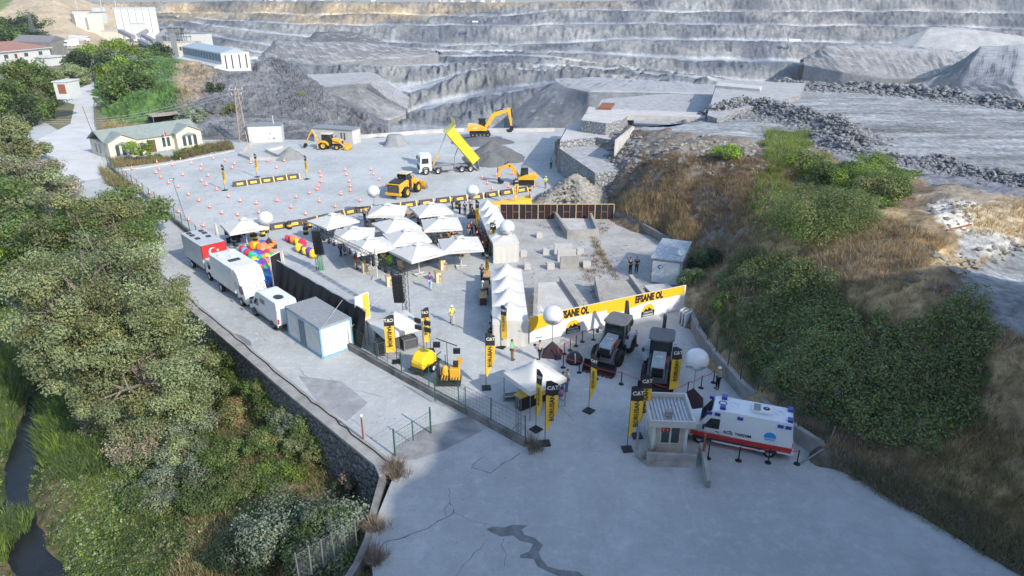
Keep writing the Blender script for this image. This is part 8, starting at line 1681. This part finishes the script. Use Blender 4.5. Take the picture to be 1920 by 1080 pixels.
for kd in ('stand','walk','sit','phone','hold'):
    J = pose(kd); body = J.copy(); E = list(EB); rad = dict(RAD)
    for n, s in (('L',1),('R',-1)):
        w_ = Vector(J['plm'+n]); d = (w_-Vector(J['wri'+n])).normalized(); sdv = Vector((0,1,0)) if abs(d.y) < .8 else Vector((1,0,0)); sdv = d.cross(Vector((0,s,0))).normalized() if d.cross(Vector((0,s,0))).length > .1 else Vector((1,0,0))
        for q, (o_, L) in enumerate(((-.027,.062),(-.009,.072),(.009,.068),(.027,.055))): body[f'f{q}{n}'] = tuple(w_ + sdv*o_ + d*L*.6 + Vector((.012,0,0))); body[f'g{q}{n}'] = tuple(w_ + sdv*o_*1.1 + d*L + Vector((.03,0,0))); E += [('plm'+n, f'f{q}{n}'), (f'f{q}{n}', f'g{q}{n}')]; rad[f'f{q}{n}'] = .009; rad[f'g{q}{n}'] = .008
        body['th'+n] = tuple(w_ - d*.02 - sdv*.05 + Vector((.02,0,0))); E.append(('plm'+n, 'th'+n)); rad['th'+n] = .011
    bm_ = skinmesh('body', body, E, rad, SKIN)
    hc = Vector(J['hd1']).lerp(Vector(J['hd2']), .4); fb = MB(); 
    for s in (-1,1): fb.ell(hc+Vector((.092,s*.032,.01)), (.012,.012,.008), MINK, 6, 4); fb.ell(hc+Vector((0,s*.088,-.01)), (.015,.01,.028), SKIN, 6, 4)
    fb.ell(hc+Vector((.105,0,-.02)), (.018,.012,.024), SKIN, 6, 4); fb.box(hc+Vector((.092,0,-.058)), (.012,.045,.01), mat('lips', (.35,.14,.12), .6)); fo = fb.build('face'); face = fo.data; bpy.data.objects.remove(fo)
    up = {k: J[k] for k in ('spn','cst','shoL','shoR','elbL','elbR','pel')}; up['col'] = (J['cst'][0], 0, J['cst'][2]+.1); sh = lambda k: (tuple(x+.016 for x in RAD[k]) if hasattr(RAD[k], '__len__') else RAD[k]+.018)
    shirt = skinmesh('shirt', {k: up[k] for k in ('cst','spn','pel','shoL','elbL','shoR','elbR','col')}, [('cst','spn'),('spn','pel'),('cst','shoL'),('shoL','elbL'),('cst','shoR'),('shoR','elbR'),('cst','col')], {**{k: sh(k) for k in ('cst','spn','pel','shoL','shoR','elbL','elbR')}, 'col': .07}, MBLK)
    tr_ = {k: J[k] for k in ('pel','hipL','kneL','ankL','hipR','kneR','ankR')}; trou = skinmesh('trousers', tr_, [('pel','hipL'),('hipL','kneL'),('kneL','ankL'),('pel','hipR'),('hipR','kneR'),('kneR','ankR')], {k: sh(k) for k in tr_}, MBLK)
    hb = MB(); hb.ell(hc+Vector((-.015,0,.03)), (.098,.09,.085), MHAIR, 12, 8); ho = hb.build('hair'); hair = ho.data; bpy.data.objects.remove(ho)
    for v in hair.vertices:
        if v.co.x > hc.x+.05 and v.co.z < hc.z+.045: v.co.x = hc.x+.03
        if v.co.z < hc.z-.04: v.co.z = hc.z-.04
    hb = MB(); hb.lathe(hc+Vector((0,0,.035)), [(.135,0),(.112,.01),(.105,.05),(.07,.095),(0,.11)], MWHT, 14); ho = hb.build('helmet'); helm = ho.data; bpy.data.objects.remove(ho)
    sb = MB()
    for n in 'LR': a = Vector(J['ank'+n]); sb.ell(a+Vector((.07,0,-.035)), (.14,.05,.05), MDK, 10, 6)
    so_ = sb.build('shoes'); shoes = so_.data; bpy.data.objects.remove(so_); PM[kd] = dict(body=bm_, face=face, shirt=shirt, trousers=trou, hair=hair, helmet=helm, shoes=shoes)
def cm(c):
    k = 'cloth_%02d_%02d_%02d' % tuple(int(x*99) for x in c); return mat(k, c, .8, var=.06)
CC = {'black': (.012,.012,.014), 'white': (.70,.70,.68), 'navy': (.02,.03,.08), 'purple': (.20,.05,.30), 'red': (.50,.04,.04), 'maroon': (.16,.02,.03), 'khaki': (.36,.32,.20), 'grey': (.20,.20,.20), 'lime': (.60,.80,.10), 'green': (.15,.60,.25), 'blue': (.12,.22,.42), 'light blue': (.35,.48,.60), 'beige': (.50,.42,.30), 'brown': (.18,.10,.06), 'magenta': (.45,.08,.30), 'teal': (.02,.35,.38), 'olive': (.22,.24,.10)}
def person(px, py, rz, kd, shirt, trou, lb, hat=None, z=0, shorts=False, extra=None, group=None):
    r = empty('person', P(px, py, 0) + Vector((0,0,z)), R(rz)); m = PM[kd]
    for nm in ('body','face','shirt','trousers','shoes', 'helmet' if hat else 'hair'):
        o = bpy.data.objects.new(nm, m[nm]); COL.objects.link(o); o.parent = r
        c = {'shirt': shirt, 'trousers': trou, 'helmet': hat, 'shoes': 'black'}.get(nm)
        if c and nm != 'shoes': o.material_slots[0].link = 'OBJECT'; o.material_slots[0].material = cm(CC[c])
    if extra: extra(r)
    return tag(r, 'person ' + lb, 'person', group)
def cam_rig(r): one(lambda b: (b.box((.38,.05,1.32), (.2,.12,.14), MBLK), b.cyl((.38,.05,1.25),(.36,.05,1.0),.015,MBLK,n=5)), 'camera_rig', r)
def phone(r): one(lambda b: b.box((.33,0,1.12), (.012,.07,.14), MINK), 'phone', r)
person(848,608,100,'walk','lime','beige','in a lime vest and white helmet walking away across the open yard','white'); person(807,543,80,'walk','purple','light blue','in a purple shirt and light jeans walking by the plywood tables')
person(668,505,-20,'hold','red','khaki','in a red vest under the lighting truss beside a plywood table'); person(960,675,-20,'hold','green','brown','in a green hi-vis vest looking at a phone below the closed tent',extra=phone)
person(1012,676,170,'phone','beige','black','in a pale shirt filming with a camera rig behind the near canopy',extra=cam_rig); person(1345,729,200,'phone','khaki','black','in a khaki shirt and white cap photographing beside the ambulance wall','white')
person(1181,513,-60,'stand','black','black','in black, left of the two standing by the blue cabin'); person(1193,512,-110,'stand','black','black','in black, right of the two standing by the blue cabin')
person(1023,353,80,'walk','lime','grey','in a lime vest and white helmet beside the mini excavator','white'); person(1033,316,-90,'stand','green','black','in a green vest at the foot of the stone terrace')
person(904,527,60,'hold','navy','navy','in navy beside the orange flag at the lower tents'); person(905,560,0,'hold','white','grey','in a white shirt and cap at the serving tables','white'); person(919,641,20,'hold','black','black','in black leaning at the closed tent side'); person(923,612,10,'stand','white','navy','in a white top beside the closed tent side')
person(978,731,70,'stand','black','black','in black behind the counter under the near canopy'); person(1045,752,200,'hold','black','blue','in a black top leaning on the black counter'); person(1055,738,190,'stand','beige','blue','in a beige shirt at the right end of the counter'); person(1063,733,200,'stand','white','blue','in white at the right leg of the near canopy'); person(1052,762,150,'hold','purple','light blue','crouched low at the counter corner in blue', z=-.25)
Q1 = [(848,392,'lime','black','in a lime vest bending by the drums at the tent row','stand'),(862,402,'black','black','in black at the left of the group by the tent end','stand'),(872,403,'navy','black','in navy at the middle of the group by the tent end','stand'),(882,396,'grey','black','in grey at the right of the group by the tent end','hold'),(886,408,'black','black','in black beside the tall flag at the tent end','stand'),
 (893,437,'white','black','in white and black queuing at the far counter','stand'),(884,440,'maroon','black','in a maroon top left of the queue','hold'),(879,446,'black','grey','in black with a bag left of the queue','stand'),(898,448,'red','black','in a bright red top in the queue','stand'),(903,455,'grey','black','in grey in the middle of the queue','hold'),(895,458,'maroon','grey','in maroon in the middle of the queue','stand'),
 (905,463,'magenta','black','in a magenta top in the queue','stand'),(899,469,'red','grey','in red with a grey skirt near the front of the queue','hold'),(910,466,'brown','black','in brown close to the flag by the queue','stand'),(912,474,'maroon','black','in dark red at the front of the queue','stand'),(905,480,'black','black','in black and white at the very front of the queue','hold')]
for i, (a, c, s, t, lb, kd) in enumerate(Q1): person(a, c, (i*47) % 360, kd, s, t, lb)
Q2 = [(692,412,'navy','black','standing in navy at the left of the back umbrellas'),(684,414,'grey','black','standing in grey at the left of the back umbrellas'),(702,408,'black','grey','standing in black between the back umbrellas'),(790,420,'maroon','black','standing in dark clothes between the middle and right umbrellas'),(797,428,'brown','black','standing in brown between the middle and right umbrellas'),(785,430,'grey','black','standing in grey between the middle and right umbrellas'),
 (741,496,'blue','blue','standing in blue under the front edge of the nearest umbrella'),(720,500,'lime','khaki','in a lime vest and white helmet right of the folded cream umbrella'),(640,480,'white','black','standing in white behind the left part of the truss'),(648,478,'black','white','standing in black and white behind the truss'),(606,445,'red','grey','in a red jacket near the left loudspeaker'),(613,447,'lime','grey','in a lime jacket near the left loudspeaker')]
for i, (a, c, s, t, lb) in enumerate(Q2): person(a, c, (i*67) % 360, ['stand','hold'][i % 2], s, t, lb, 'white' if 'helmet' in lb else None)
cols = ['black','white','navy','maroon','grey','teal','beige','olive','purple','white','black','blue','brown','red']; wh = ['far left','near left','far right','near right']
nms = ['back left','back centre-left','back centre','back by the barriers','back right','upper left','upper middle','middle','central umbrella','central right','right sunny','lower right sunny','front right','near right','folded umbrella','truss']
k = 0
for i, (a, c) in enumerate(TB):
    p = P(a, c); rz = .6 + .15*((i*7) % 5)
    for j, (x, y) in enumerate(((-.45,.75),(.4,-.75),(.45,.75),(-.4,-.75))):
        if (i*3+j*5) % 4 == 0: continue
        v = Matrix.Rotation(rz, 3, 'Z') @ Vector((x, y, 0)); cs = cols[k % 14]; ct = ['black','blue','grey','navy'][k % 4]; q = p + v; fx, fy = proj(np.array([q.x, q.y, 0.])); o = person(float(fx), float(fy), math.degrees(rz) - (90 if y > 0 else -90), 'sit', cs, ct, f'in {cs} seated on the {wh[j]} of the {nms[i]} picnic table', group='guests seated at the picnic tables'); k += 1
# ---------- thin dusty air over the quarry
hm = bpy.data.materials.new('quarry_haze'); hm.use_nodes = True; hn = hm.node_tree; hn.nodes.remove(hn.nodes['Principled BSDF']); pv = hn.nodes.new('ShaderNodeVolumePrincipled')
pv.inputs['Density'].default_value = .00009; pv.inputs['Color'].default_value = (.80, .88, 1, 1); pv.inputs['Anisotropy'].default_value = .2; hn.links.new(pv.outputs[0], hn.nodes['Material Output'].inputs['Volume'])
b = MB(); b.box((0, 2480, 86), (6400, 5200, 400), hm); hz = b.build('haze'); hz['kind'] = 'stuff'
